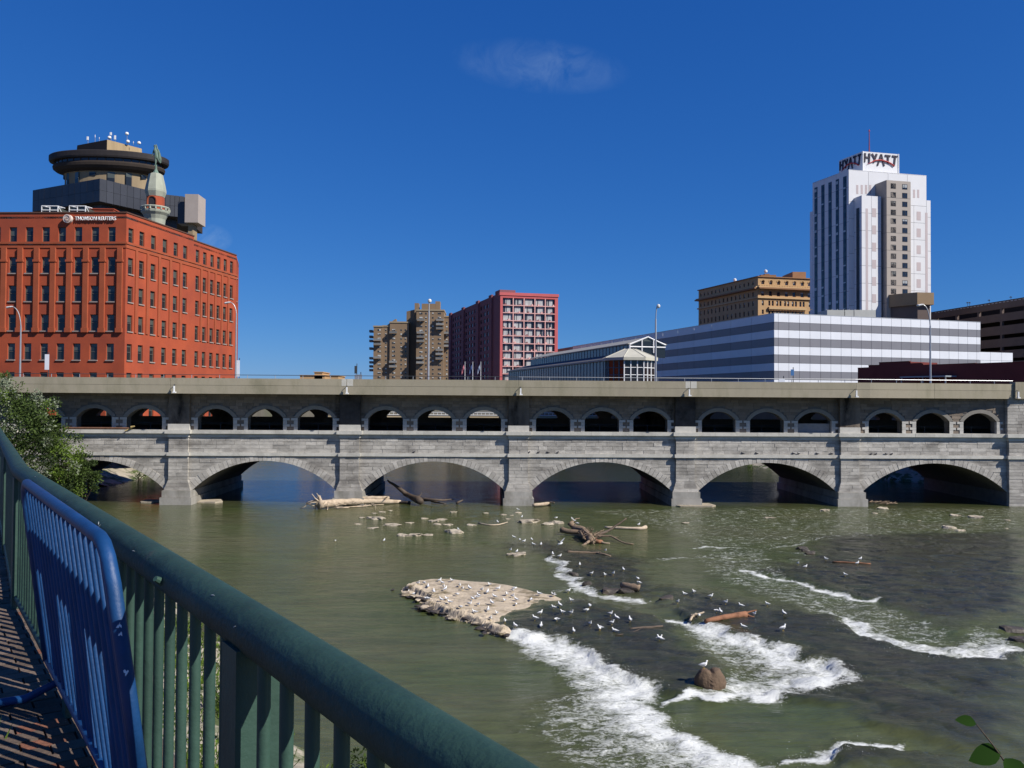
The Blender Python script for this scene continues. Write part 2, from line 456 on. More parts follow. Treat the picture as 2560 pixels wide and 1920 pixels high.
CHAN = wpoly([(1480, 1200), (1650, 1180), (1720, 1260), (1900, 1310), (2100, 1380), (2000, 1400), (1750, 1330), (1560, 1260)])
GREENTONGUE = wpoly([(850, 400), (1100, 385), (1400, 420), (1700, 500), (1900, 560), (1600, 570), (1300, 540), (1000, 520), (880, 470)], **C7)

def river_height(P):
    h = np.zeros(len(P))
    for poly, a in zip(SHELF, SH):
        s = sdist(P, poly)
        h = np.maximum(h, a * sstep(s, -0.35, 0.30))
    return h

# ------------------------------------------------------------------ river surface
def axis(parts_):
    out = []
    for a, b, st in parts_:
        out += list(np.arange(a, b - 1e-6, st))
    return np.array(out + [parts_[-1][1]])
XS = axis([(-160, -60, 10), (-60, -26, 1.2), (-26, 44, 0.19), (44, 66, 0.6), (66, 160, 8)])
YS = axis([(-60, 18, 4), (18, 24, 0.6), (24, 62, 0.17), (62, 98, 0.32), (98, 170, 0.9), (170, 420, 6)])
gx, gy = np.meshgrid(XS, YS)
P = np.stack([gx.ravel(), gy.ravel()], 1)
near = (P[:, 0] > -27) & (P[:, 0] < 66) & (P[:, 1] > 17) & (P[:, 1] < 98)
foam = np.zeros(len(P)); rockf = np.zeros(len(P)); hz = np.zeros(len(P))
Q = P[near]
wob = np.stack([fbm(Q[:, 0] * 0.9, Q[:, 1] * 0.9, 4) - 0.5, fbm(Q[:, 0] * 0.9 + 40, Q[:, 1] * 0.9 + 9, 4) - 0.5], 1) * 1.7
Qw = Q + wob
hh = np.zeros(len(Q)); rk = np.zeros(len(Q)); fo = np.zeros(len(Q))
dlip = np.full(len(Q), 1e9)
for ln in [f[1] for f in FOAM] + [FLINE[i][0] for i in (0, 4, 5, 7)]: dlip = np.minimum(dlip, seg_dist(Q, ln, False))
klip = np.exp(-(dlip / 1.7) ** 2)
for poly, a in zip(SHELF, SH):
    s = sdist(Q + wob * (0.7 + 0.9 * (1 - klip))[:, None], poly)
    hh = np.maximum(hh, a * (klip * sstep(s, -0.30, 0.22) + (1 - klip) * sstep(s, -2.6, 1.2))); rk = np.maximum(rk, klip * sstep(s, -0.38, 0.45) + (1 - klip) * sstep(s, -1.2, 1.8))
ridge = np.abs(fbm(Q[:, 0] * 0.45 + Q[:, 1] * 0.25, Q[:, 1] * 0.7, 4) - 0.5)
hh = hh + rk * (0.10 * (fbm(Q[:, 0] * 1.1, Q[:, 1] * 1.4, 4) - 0.5) - 0.12 * np.exp(-ridge * 18))
for poly, lip, st, fall in FOAM:
    s = sdist(Qw, poly); d = seg_dist(Qw, lip, False)
    fo = np.maximum(fo, st * sstep(s, -1.6, 0.9) * (0.44 + 0.56 * np.exp(-d / fall)))
    boil = (fbm(Q[:, 0] * 1.3, Q[:, 1] * 1.5, 4) - 0.42) * 0.22 + (fbm(Q[:, 0] * 3.4 + 5, Q[:, 1] * 3.8, 3) - 0.45) * 0.20
    hh = hh + sstep(s, -0.6, 0.9) * boil * (0.45 + 0.75 * np.exp(-d / fall))
for line, st, w in FLINE:
    d = seg_dist(Qw, line, False)
    fo = np.maximum(fo, st * np.exp(-(d / (w * 1.25)) ** 2))
    hh = hh + 0.10 * np.exp(-(d / w) ** 2) * (fbm(Q[:, 0] * 2.5, Q[:, 1] * 2.5, 3) - 0.35)
s = sdist(Qw, RIFFLE)
fo = np.maximum(fo, 0.43 * sstep(s, -3, 2))
hh = hh + 0.10 * sstep(s, -3, 2) * (fbm(Q[:, 0] * 0.8, Q[:, 1] * 1.6, 3) - 0.5)
s = sdist(Qw, CHAN)
fo = np.maximum(fo, 0.46 * sstep(s, -2, 1))
hh = hh + 0.12 * sstep(s, -2, 1) * (fbm(Q[:, 0] * 0.9, Q[:, 1] * 1.5, 3) - 0.5)
s = sdist(Qw, GREENTONGUE)
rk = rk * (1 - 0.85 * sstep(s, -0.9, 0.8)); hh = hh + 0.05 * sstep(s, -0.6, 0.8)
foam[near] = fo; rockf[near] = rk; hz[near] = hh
hz = hz + 0.035 * (fbm(P[:, 0] * 0.5, P[:, 1] * 0.8, 4) - 0.5)
nxn, nyn = len(XS), len(YS)
idx = np.arange(nxn * nyn).reshape(nyn, nxn)
faces = np.stack([idx[:-1, :-1].ravel(), idx[:-1, 1:].ravel(), idx[1:, 1:].ravel(), idx[1:, :-1].ravel()], 1)
me = bpy.data.meshes.new('river')
me.vertices.add(len(P)); me.vertices.foreach_set('co', np.column_stack([P, hz]).astype(np.float32).ravel())
me.loops.add(faces.size); me.loops.foreach_set('vertex_index', faces.astype(np.int32).ravel())
me.polygons.add(len(faces)); me.polygons.foreach_set('loop_start', np.arange(0, faces.size, 4, dtype=np.int32))
me.polygons.foreach_set('use_smooth', np.ones(len(faces), bool))
me.update(calc_edges=True); me.validate()
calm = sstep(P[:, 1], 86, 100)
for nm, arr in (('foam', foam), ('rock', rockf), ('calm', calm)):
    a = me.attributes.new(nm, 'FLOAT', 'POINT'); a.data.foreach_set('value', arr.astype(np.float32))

def river_material():
    m, n, l, p = nt('river_water')
    def attr(k):
        a = n.new('ShaderNodeAttribute'); a.attribute_name = k; return a.outputs['Fac']
    def mth(op, a, b=None, clamp=False):
        x = n.new('ShaderNodeMath'); x.operation = op; x.use_clamp = clamp
        for i, v in enumerate((a, b)):
            if v is None: continue
            if isinstance(v, (int, float)): x.inputs[i].default_value = v
            else: l.new(v, x.inputs[i])
        return x.outputs[0]
    # murky green water, a little browner in patches, with long current lines
    big = noise_node(n, l, 0.07, 5, 0.6, (1, 1.7, 1))
    x = n.new('ShaderNodeMix'); x.data_type = 'RGBA'; l.new(rampv(n, l, big, 0, 1, 0.35, 0.65), x.inputs['Factor'])
    x.inputs['A'].default_value = (0.060, 0.076, 0.026, 1); x.inputs['B'].default_value = (0.080, 0.085, 0.038, 1)
    cur = rampv(n, l, noise_node(n, l, 0.5, 6, 0.65, (0.45, 2.2, 1), 1.2), 0.72, 1.28, 0.3, 0.7)
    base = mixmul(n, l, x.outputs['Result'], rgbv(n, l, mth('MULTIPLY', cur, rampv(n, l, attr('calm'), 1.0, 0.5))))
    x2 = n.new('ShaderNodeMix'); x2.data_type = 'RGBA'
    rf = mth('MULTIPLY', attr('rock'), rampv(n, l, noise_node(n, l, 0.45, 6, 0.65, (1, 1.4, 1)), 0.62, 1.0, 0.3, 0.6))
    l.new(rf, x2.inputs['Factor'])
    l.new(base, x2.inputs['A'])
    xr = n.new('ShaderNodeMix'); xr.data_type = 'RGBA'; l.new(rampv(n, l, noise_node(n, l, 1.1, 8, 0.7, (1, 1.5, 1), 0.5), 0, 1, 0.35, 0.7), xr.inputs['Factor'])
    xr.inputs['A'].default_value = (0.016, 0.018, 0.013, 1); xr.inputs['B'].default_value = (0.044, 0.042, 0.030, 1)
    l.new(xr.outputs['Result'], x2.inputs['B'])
    # foam breaking up into streaks, clots and holes
    fA = noise_node(n, l, 1.7, 9, 0.70, (0.8, 1.3, 1), 1.0)
    fB = noise_node(n, l, 8.0, 6, 0.7, (0.8, 1.3, 1), 0.5)
    pat = mth('ADD', mth('MULTIPLY', fA, 0.58), mth('MULTIPLY', fB, 0.42))
    foamv = mth('ADD', mth('MULTIPLY', attr('foam'), 0.64), mth('SUBTRACT', pat, 0.80))
    fac = mth('MULTIPLY', foamv, 5.2, True)
    has = mth('GREATER_THAN', attr('foam'), 0.02)
    fac = mth('MULTIPLY', fac, has, True)
    # sparse flecks drawn out by the fast water on the shelves
    fl = noise_node(n, l, 4.2, 3, 0.6, (0.7, 2.0, 1), 0.4)
    fleck = mth('MULTIPLY', mth('MULTIPLY', mth('SUBTRACT', fl, 0.70), 8, True), mth('MULTIPLY', attr('rock'), 0.38))
    fac = mth('MAXIMUM', fac, fleck)
    x3 = n.new('ShaderNodeMix'); x3.data_type = 'RGBA'; l.new(fac, x3.inputs['Factor'])
    l.new(x2.outputs['Result'], x3.inputs['A']); x3.inputs['B'].default_value = (0.72, 0.73, 0.69, 1)
    l.new(x3.outputs['Result'], p.inputs['Base Color'])
    l.new(rampv(n, l, fac, 0.09, 0.85), p.inputs['Roughness'])
    l.new(mth('MULTIPLY', rampv(n, l, fac, 0.40, 0.1), rampv(n, l, attr('rock'), 1.0, 0.6)), p.inputs['Specular IOR Level'])
    p.inputs['IOR'].default_value = 1.33
    # ripples: long swell, small chop, and boiling relief under foam
    w1 = noise_node(n, l, 0.7, 4, 0.6, (0.7, 1.9, 1), 0.5)
    w2 = noise_node(n, l, 3.2, 4, 0.65, (0.6, 1.9, 1), 0.8)
    w3 = noise_node(n, l, 13.0, 3, 0.6, (0.8, 1.5, 1))
    hgt = mth('ADD', mth('MULTIPLY', w1, 0.42), mth('ADD', mth('MULTIPLY', w2, 0.13), mth('MULTIPLY', w3, 0.02)))
    hgt = mth('ADD', hgt, mth('MULTIPLY', mth('MULTIPLY', pat, attr('foam')), 1.5))
    b = n.new('ShaderNodeBump'); b.inputs['Distance'].default_value = 0.35
    l.new(rampv(n, l, attr('calm'), 0.55, 0.20), b.inputs['Strength'])
    l.new(hgt, b.inputs['Height']); l.new(b.outputs[0], p.inputs['Normal'])
    return m
me.materials.append(river_material())
river = bpy.data.objects.new('river', me); COL.objects.link(river)
tag(river, 'murky green river breaking into white rapids over dark shelves', None, None, 'structure')

# ------------------------------------------------------------------ ground
ground_m = M('city_ground', (0.13, 0.12, 0.10), 0.95, 0.2, 0.2, 0.3, 3, 0.1, stain=(0.07, 0.09, 0.04), stain_scale=0.05)
g = MB(); g.quad((-3000, -3000, -3), (3000, -3000, -3), (3000, 3000, -3), (-3000, 3000, -3)); struct('ground', g, ground_m)
# raised city blocks on either side of the river beyond the bridge
g = MB(); g.prism([(-900, 112.5), (-66, 112.5), (-62, 170), (-56, 420), (-56, 1500), (-900, 1500)], -3, 9.0); struct('west_street_level', g, ground_m)
g = MB(); g.prism([(66, 112.5), (900, 112.5), (900, 1500), (40, 1500), (40, 330), (58, 190)], -3, 10.0); struct('east_street_level', g, ground_m)
def bank_grid(name, f, us, vs2, mat):
    v = []; nU, nV = len(us), len(vs2)
    for a in us:
        for b in vs2: v.append(f(a, b))
    fs = [(i * nV + j, (i + 1) * nV + j, (i + 1) * nV + j + 1, i * nV + j + 1) for i in range(nU - 1) for j in range(nV - 1)]
    mb = MB(); mb.add(v, fs); return struct(name, mb, mat, True)
def nz3(x, y, s): return noise.noise(Vector((x * s, y * s, 3.1)))
shore_m = M('rubble_shore', (0.36, 0.32, 0.25), 0.95, 0.3, 0.7, 1.0, 4, 0.1, stain=(0.055, 0.085, 0.025), stain_scale=0.55, stain_lo=0.47, stain_hi=0.55, stain_fac=0.9)
bank_grid('northwest_shore', lambda y, s: (-48.5 - 0.02 * (y - 110) + s * -1.0, y, -0.5 + min(s * 0.36, 6) + 0.35 * nz3(y, s, 0.6)),
          [111.4 + k * 1.5 for k in range(60)], [k * 0.8 for k in range(26)], shore_m)
bank_grid('northeast_shore', lambda y, s: (62.5 - 15 * min(1, max(0, (y - 118) / 24)) + s, y, -0.5 + min(s * 0.34, 7) + 0.3 * nz3(y, s, 0.6)),
          [111.6 + k * 1.5 for k in range(60)], [k * 0.8 for k in range(34)], shore_m)
# ------------------------------------------------------------------ the aqueduct bridge
YB, WB = 93.2, 18.0
pier_m = M('wet_pier_stone', (0.33, 0.315, 0.285), 0.85, 0.2, 1.2, 0.5, 8, 0.25, obj=0.12, stain=(0.12, 0.11, 0.08), stain_scale=0.7, stain_lo=0.45, stain_hi=0.7, stain_fac=0.7, stretch=(1, 1, 0.5))
PIER = [3.7 + 18.84 * k for k in range(-4, 3)]
ABUT = 59.7                                    # left edge of the right abutment
ZS, ZC = 1.55, 4.82                            # springing and crown of the river arches
ZL0, ZL1 = 5.36, 5.73                          # lower ledge
ZK0, ZK1 = 7.42, 8.22                          # upper cornice
ZU = 12.24                                     # underside of the roadway
X_END = 84.0
bridge = thing('aqueduct_bridge', 'long grey stone arch bridge with upper arcade crossing the river', 'bridge', (3.7, YB + 9, 0))
ARCH = []
for i in range(len(PIER)):
    a = PIER[i] + 1.5
    b = PIER[i + 1] - 1.5 if i + 1 < len(PIER) else ABUT
    ARCH.append((a, b))
def arch_par(a, b):
    h = (b - a) / 2; r = ZC - ZS
    Rr = (h * h + r * r) / (2 * r)
    return (a + b) / 2, Rr, ZC - Rr
def arch_z(a, b, x):
    c, Rr, zc = arch_par(a, b); return zc + math.sqrt(max(Rr * Rr - (x - c) ** 2, 0))
# core: mortar-coloured mass with the arch barrels cut through it
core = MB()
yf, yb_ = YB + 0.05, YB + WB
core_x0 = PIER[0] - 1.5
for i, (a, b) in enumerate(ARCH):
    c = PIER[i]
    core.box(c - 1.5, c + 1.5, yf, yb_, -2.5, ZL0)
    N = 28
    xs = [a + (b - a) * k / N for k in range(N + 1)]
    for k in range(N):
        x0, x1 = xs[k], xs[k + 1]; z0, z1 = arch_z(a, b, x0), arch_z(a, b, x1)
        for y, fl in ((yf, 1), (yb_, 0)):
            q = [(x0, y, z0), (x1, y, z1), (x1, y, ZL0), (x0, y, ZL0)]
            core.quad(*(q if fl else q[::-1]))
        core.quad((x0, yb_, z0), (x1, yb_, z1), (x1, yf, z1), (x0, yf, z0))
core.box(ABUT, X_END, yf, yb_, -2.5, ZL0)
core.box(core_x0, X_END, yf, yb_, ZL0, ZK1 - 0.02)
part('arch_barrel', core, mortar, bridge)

def stone_prism(mb, xl0, xl1, xr0, xr1, z0, z1, y, depth, g=0.012):
    d = rnd.uniform(-0.02, 0.02)
    mb.front([(xl0 + g, z0 + g), (xr0 - g, z0 + g), (xr1 - g, z1 - g), (xl1 + g, z1 - g)], y + d, y + depth)
N_STONE = [0]
lower_stuff = MB()
def put_stone(xl0, xl1, xr0, xr1, z0, z1, y, depth, single):
    if xr0 - xl0 < 0.12: return
    if single and N_STONE[0] < 290 and -36 < xl0 < X_END:
        mb = MB(); stone_prism(mb, xl0, xl1, xr0, xr1, z0, z1, y, depth)
        part('stone', mb, stone, bridge); N_STONE[0] += 1
    else:
        stone_prism(lower_stuff, xl0, xl1, xr0, xr1, z0, z1, y, depth)
def course(x0, x1, z0, z1, y, depth, single=False, avg=1.35, sl=None, sr=None):
    """one course from x0 to x1; sl, sr give the end x at bottom and top when they follow an arch"""
    cuts = [x0]
    while cuts[-1] < x1 - avg * 1.5: cuts.append(cuts[-1] + avg * rnd.uniform(0.65, 1.4))
    cuts.append(x1)
    for k in range(len(cuts) - 1):
        a0 = a1 = cuts[k]; b0 = b1 = cuts[k + 1]
        if k == 0 and sl: a0, a1 = sl
        if k == len(cuts) - 2 and sr: b0, b1 = sr
        put_stone(a0, a1, b0, b1, z0, z1, y, depth, single)
RING0, RING1 = 0.62, 0.95
def ext_half(a, b, z):
    """half width of the outer edge of the arch ring at height z"""
    c, Rr, zc = arch_par(a, b)
    Re = Rr + 0.72
    return math.sqrt(max(Re * Re - (z - zc) ** 2, 0))
PW = 1.07
# river arch rings
for i, (a, b) in enumerate(ARCH):
    c, Rr, zc = arch_par(a, b)
    th0 = math.asin(((b - a) / 2) / Rr)
    NV = 37
    for k in range(NV):
        t0 = -th0 + 2 * th0 * k / NV; t1 = -th0 + 2 * th0 * (k + 1) / NV
        tm = abs((t0 + t1) / 2) / th0
        out = RING0 + (RING1 - RING0) * tm + rnd.uniform(-0.03, 0.03)
        g = 0.018 / Rr
        pts = []
        for r_, t in ((Rr, t0 + g), (Rr, t1 - g), (Rr + out, t1 - g), (Rr + out, t0 + g)):
            pts.append((c + r_ * math.sin(t), min(zc + r_ * math.cos(t), ZL0 - 0.01)))
        d = rnd.uniform(-0.02, 0.025)
        mb = MB(); mb.front(pts, YB - 0.045 + d, YB + 0.5)
        if i > 0: part('voussoir', mb, quoin_m if False else stone, bridge)
        else: lower_stuff.v += []; lower_stuff.add(mb.v, mb.f)
# spandrels, middle band, pilasters
def zz(z0, z1, n): return [z0 + (z1 - z0) * k / n for k in range(n + 1)]
for i, (a, b) in enumerate(ARCH):
    c, Rr, zc = arch_par(a, b)
    pl = PIER[i] + PW
    pr = (PIER[i + 1] - PW) if i + 1 < len(PIER) else ABUT
    zs = zz(ZS, ZL0, 10)
    for k in range(10):
        z0, z1 = zs[k], zs[k + 1]
        h0, h1 = ext_half(a, b, z0), ext_half(a, b, z1)
        if c - h0 - 0.02 > pl + 0.15: course(pl, c - h0 - 0.02, z0, z1, YB, 0.4, False, 1.3, None, (c - h0 - 0.02, c - h1 - 0.02))
        if pr - 0.15 > c + h0 + 0.02: course(c + h0 + 0.02, pr, z0, z1, YB, 0.4, False, 1.3, (c + h0 + 0.02, c + h1 + 0.02), None)
    zs = zz(ZL1, ZK0, 4)
    for k in range(4): course(pl, pr, zs[k], zs[k + 1], YB, 0.4, i > 1, 1.45)
def pilaster(c, w, z0, z1, n, y, mat_single=False):
    zs = zz(z0, z1, n)
    for k in range(n):
        f = max(0.0, (2.7 - zs[k]) / 1.2) if zs[k] < 2.7 else 0
        f1 = max(0.0, (2.7 - zs[k + 1]) / 1.2) if zs[k + 1] < 2.7 else 0
        w0, w1 = w + 0.42 * f, w + 0.42 * f1
        sp = rnd.uniform(-0.5, 0.5)
        mb = lower_stuff
        stone_prism(mb, c - w0, c - w1, c + sp, c + sp, zs[k], zs[k + 1], y - 0.3 * (f + f1) / 2, 0.7)
        stone_prism(mb, c + sp, c + sp, c + w0, c + w1, zs[k], zs[k + 1], y - 0.3 * (f + f1) / 2, 0.7)
YP = YB - 0.34
for c in PIER:
    pilaster(c, PW, ZS, ZL0, 10, YP)
    pilaster(c, PW, ZL1, ZK0, 4, YP)
    mb = MB()
    mb.box(c - 1.56, c + 1.56, YB - 0.85, yb_ + 0.3, 0.82, ZS)
    mb.box(c - 1.72, c + 1.72, YB - 1.05, yb_ + 0.5, -2.4, 0.80)
    part('pier_base', mb, pier_m, bridge)
# abutment at the right
zs = zz(-0.4, ZL0, 15)
for k in range(15): course(ABUT, X_END, zs[k], zs[k + 1], YP - 0.1, 0.7, False, 1.5)
zs = zz(ZL1, ZK0, 4)
for k in range(4): course(ABUT, X_END, zs[k], zs[k + 1], YP - 0.1, 0.7, False, 1.5)
zs = zz(ZK1, ZU, 11)
for k in range(11): course(ABUT - 0.1, X_END, zs[k], zs[k + 1], YP, 0.9, False, 1.4)
# ledges, one length per bay, stepping out round each pilaster
for i, (a, b) in enumerate(ARCH):
    pl = PIER[i] + PW; pr = (PIER[i + 1] - PW) if i + 1 < len(PIER) else ABUT
    mb = MB(); mb.box(pl - 0.02, pr + 0.02, YB - 0.17, YB + 0.3, ZL0, ZL1); part('ledge', mb, ledge_m, bridge)
    n = max(2, int((pr - pl) / 2.1))
    for k in range(n):
        x0 = pl + (pr - pl) * k / n; x1 = pl + (pr - pl) * (k + 1) / n
        mb = MB(); mb.box(x0 + 0.008, x1 - 0.008, YB - 0.36 + rnd.uniform(-0.015, 0.015), YB + 0.6, ZK1 - 0.40, ZK1); part('cornice_stone', mb, ledge_m, bridge)
    mb = MB(); mb.box(pl, pr, YB - 0.10, YB + 0.4, ZK0, ZK1 - 0.40); part('cornice_band', mb, ledge_m, bridge)
for c in PIER:
    mb = MB(); mb.box(c - PW - 0.16, c + PW + 0.16, YP - 0.17, YB + 0.3, ZL0 + 0.003, ZL1 + 0.004); part('ledge', mb, ledge_m, bridge)
    mb = MB(); mb.box(c - PW - 0.10, c + PW + 0.10, YP - 0.10, YB + 0.35, ZK0 + 0.003, ZK1 - 0.40); part('cornice_band', mb, ledge_m, bridge)
    mb = MB(); mb.box(c - PW - 0.34, c + PW + 0.34, YP - 0.36, YB + 0.5, ZK1 - 0.40, ZK1 + 0.004); part('cornice_stone', mb, ledge_m, bridge)
mb = MB(); mb.box(ABUT - 0.2, X_END, YP - 0.28, YB + 0.3, ZL0 + 0.003, ZL1 + 0.004); part('ledge', mb, ledge_m, bridge)
mb = MB(); mb.box(ABUT - 0.35, X_END, YP - 0.46, YB + 0.5, ZK1 - 0.40, ZK1 + 0.004); mb.box(ABUT - 0.1, X_END, YP - 0.2, YB + 0.3, ZK0, ZK1 - 0.4); part('cornice_stone', mb, ledge_m, bridge)

# upper arcade -------------------------------------------------------------
OPEN = []
for i, (a, b) in enumerate(ARCH):
    pl = PIER[i] + 1.2; pr = (PIER[i + 1] - 1.2) if i + 1 < len(PIER) else ABUT
    m_ = (pl + pr) / 2
    for k in (-1, 0, 1): OPEN.append((m_ + 5.51 * k, i))
OHW, OZB, OZS, OZC = 1.95, ZK1 + 0.02, 9.58, 10.58
_r = OZC - OZS; ORr = (OHW * OHW + _r * _r) / (2 * _r); OZ0 = OZC - ORr
def open_z(dx): return OZ0 + math.sqrt(max(ORr * ORr - dx * dx, 0))
YU = YB + 0.12
def arcade_core(y0, y1):
    mb = MB(); x = core_x0
    for c, _ in OPEN:
        mb.box(x, c - OHW, y0, y1, ZK1 - 0.01, ZU)
        N = 12
        xs = [-OHW + 2 * OHW * k / N for k in range(N + 1)]
        for k in range(N):
            x0, x1 = xs[k], xs[k + 1]; z0, z1 = open_z(x0), open_z(x1)
            mb.quad((c + x0, y0, z0), (c + x1, y0, z1), (c + x1, y0, ZU), (c + x0, y0, ZU))
            mb.quad((c + x1, y1, z1), (c + x0, y1, z0), (c + x0, y1, ZU), (c + x1, y1, ZU))
            mb.quad((c + x0, y1, z0), (c + x1, y1, z1), (c + x1, y0, z1), (c + x0, y0, z0))
        x = c + OHW
    mb.box(x, X_END, y0, y1, ZK1 - 0.01, ZU)
    return mb
part('arcade_wall', arcade_core(YU + 0.05, YU + 1.1), mortar, bridge)
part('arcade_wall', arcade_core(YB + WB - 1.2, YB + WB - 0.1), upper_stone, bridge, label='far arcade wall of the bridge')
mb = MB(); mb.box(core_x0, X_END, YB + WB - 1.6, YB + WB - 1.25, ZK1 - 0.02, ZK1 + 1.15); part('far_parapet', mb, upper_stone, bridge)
up = MB()
def ucourse(x0, x1, z0, z1, y):
    cuts = [x0]
    while cuts[-1] < x1 - 1.4: cuts.append(cuts[-1] + rnd.uniform(0.6, 1.3))
    cuts.append(x1)
    for k in range(len(cuts) - 1):
        if cuts[k + 1] - cuts[k] > 0.08:
            stone_prism(up, cuts[k], cuts[k], cuts[k + 1], cuts[k + 1], z0, z1, y, 0.3)
zs = zz(ZK1, ZU, 12)
OEXT = ORr + 0.42
for k in range(12):
    z0, z1 = zs[k], zs[k + 1]
    x = core_x0
    for c, bi in OPEN:
        if z0 < OZS - 0.1: hw = OHW + 0.42
        elif z0 < OZ0 + OEXT: hw = min(OHW + 0.42, math.sqrt(max(OEXT ** 2 - (z0 - OZ0) ** 2, 0)))
        else: hw = 0
        if hw > 0.05:
            ucourse(x, c - hw, z0, z1, YU); x = c + hw
    ucourse(x, ABUT - 0.1, z0, z1, YU)
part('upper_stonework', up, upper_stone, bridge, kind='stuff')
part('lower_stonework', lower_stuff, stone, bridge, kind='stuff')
soot = M('soot_black_stone', (0.07, 0.06, 0.055), 0.9, 0.35, 1.2, 0.6, 9, 0.2, stain=(0.02, 0.018, 0.017), stain_scale=0.8)
for c in PIER:
    mb = MB()
    mb.box(c - 1.18, c + 1.18, YP - 0.02, YB + 0.4, ZK1 + 0.006, ZK1 + 0.66); part('pilaster_foot', mb, quoin_m, bridge)
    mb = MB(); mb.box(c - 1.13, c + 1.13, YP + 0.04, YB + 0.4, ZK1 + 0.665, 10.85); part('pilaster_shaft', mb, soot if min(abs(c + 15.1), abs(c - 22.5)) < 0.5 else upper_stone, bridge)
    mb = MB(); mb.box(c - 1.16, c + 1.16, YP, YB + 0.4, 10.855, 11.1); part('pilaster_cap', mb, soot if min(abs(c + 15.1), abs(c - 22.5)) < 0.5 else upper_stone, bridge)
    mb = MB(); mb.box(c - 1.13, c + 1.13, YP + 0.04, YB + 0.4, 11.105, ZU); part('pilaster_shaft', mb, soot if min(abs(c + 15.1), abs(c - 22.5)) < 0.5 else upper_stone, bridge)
qs = MB(); qs.box(0, 0.42, -0.02, 0.4, 0, 0.40); q_short = qs.mesh('quoin_short', quoin_m)
qs = MB(); qs.box(0, 0.72, -0.03, 0.4, 0, 0.26); q_long = qs.mesh('quoin_long', quoin_m)
for c, bi in OPEN:
    if bi == 0: continue
    # arch band over the opening
    pts = []
    N = 14; th = math.asin(OHW / ORr)
    outer = [(c + OEXT * math.sin(-th * 1.06 + 2.12 * th * k / N), OZ0 + OEXT * math.cos(-th * 1.06 + 2.12 * th * k / N)) for k in range(N + 1)]
    inner = [(c + ORr * math.sin(-th + 2 * th * k / N), OZ0 + ORr * math.cos(-th + 2 * th * k / N)) for k in range(N + 1)]
    mb = MB()
    for k in range(N):
        mb.front([inner[k], inner[k + 1], outer[k + 1], outer[k]], YU - 0.07, YU + 0.35)
    part('arch_band', mb, band_m, bridge)
    for sgn in (-1, 1):
        z = ZK1 + 0.006
        for k in range(4):
            w = 0.42 if k % 2 == 0 else 0.72; h = 0.40 if k % 2 == 0 else 0.26
            if z + h > OZS + 0.1: break
            inst('quoin', q_short if k % 2 == 0 else q_long, bridge, (c + OHW if sgn > 0 else c - OHW - w, YU - 0.05, z)); z += h + 0.012
# pipe rail inside the arcade and the grey infill of one opening
mb = MB(); mb.tube([(core_x0, YU + 1.7, 8.95), (X_END, YU + 1.7, 8.95)], 0.04, 6)
part('pipe_rail', mb, dark_steel, bridge)
rp = MB(); rp.tube([(0, 0, 0), (0, 0, 0.75)], 0.04, 6); rpm = rp.mesh('rail_post', dark_steel)
for c, bi in OPEN: inst('rail_post', rpm, bridge, (c, YU + 1.7, ZK1 - 0.02))
cx = [c for c, bi in OPEN if bi == 5][2]
mb = MB(); mb.box(cx - OHW + 0.01, cx + OHW - 0.01, YU + 0.5, YU + 0.7, ZK1 - 0.01, ZK1 + 1.05); part('infill_panel', mb, M('grey_render', (0.27, 0.26, 0.25), 0.9, 0.12, 2), bridge)

# roadway and concrete parapet ----------------------------------------------
def over(x):
    """how far the roadway edge stands in front of the stone wall"""
    return 2.3 if x < 43 else 2.3 - 2.0 * min(1, (x - 43) / 18.5)
joints = [-74.0, -53.0, -34.2, -15.2, 3.6, 22.6, 41.2, 50.5, 60.3]
zg = 13.16
for i in range(len(joints) - 1):
    x0, x1 = joints[i] + 0.012, joints[i + 1] - 0.012
    for nm, z0, z1, pr_ in (('fascia_panel', ZU, zg - 0.012, 0.0), ('parapet_panel', zg + 0.012, 13.93, 0.015)):
        n = 6; mb = MB()
        for k in range(n):
            a = x0 + (x1 - x0) * k / n; b = x0 + (x1 - x0) * (k + 1) / n
            ya, yb2 = YB - over(a) - pr_, YB - over(b) - pr_
            mb.prism([(a, ya), (b, yb2), (b, yb2 + 0.38), (a, ya + 0.38)], z0, z1)
        part(nm, mb, concrete, bridge)
    mb = MB(); mb.prism([(x0, YB - over(x0) + 0.05), (x1, YB - over(x1) + 0.05), (x1, YB - over(x1) + 0.3), (x0, YB - over(x0) + 0.3)], zg - 0.02, zg + 0.02)
    part('drip_groove', mb, mortar, bridge)
mb = MB(); mb.box(60.33, X_END, YP - 0.35, YB + 0.4, ZU, 14.16); part('end_parapet', mb, concrete, bridge)
mb = MB()
for i in range(len(joints) - 1):
    x0, x1 = joints[i], joints[i + 1]
    mb.prism([(x0, YB - over(x0) + 0.36), (x1, YB - over(x1) + 0.36), (x1, YB + WB + 0.6), (x0, YB + WB + 0.6)], ZU + 0.02, 12.85)
mb.box(joints[-1], X_END, YB + 0.45, YB + WB + 0.6, ZU + 0.02, 12.85)
part('roadway', mb, asphalt, bridge)
mb = MB(); mb.box(joints[0], X_END, YB + WB + 0.25, YB + WB + 0.62, ZU + 0.03, 13.7); part('parapet_panel', mb, concrete, bridge)
# light patches where the joints were recast
patch = M('pale_repair_concrete', (0.50, 0.48, 0.42), 0.9, 0.1, 2, 0.2, 10)
for x in (-15.2, 22.6):
    mb = MB(); y = YB - over(x) - 0.02
    mb.box(x - 0.55, x - 0.03, y, y + 0.3, zg + 0.015, 13.94); part('joint_repair', mb, patch, bridge)
    mb = MB(); mb.box(x + 0.03, x + 0.7, y, y + 0.3, zg + 0.015, 13.94); part('joint_repair', mb, patch, bridge)

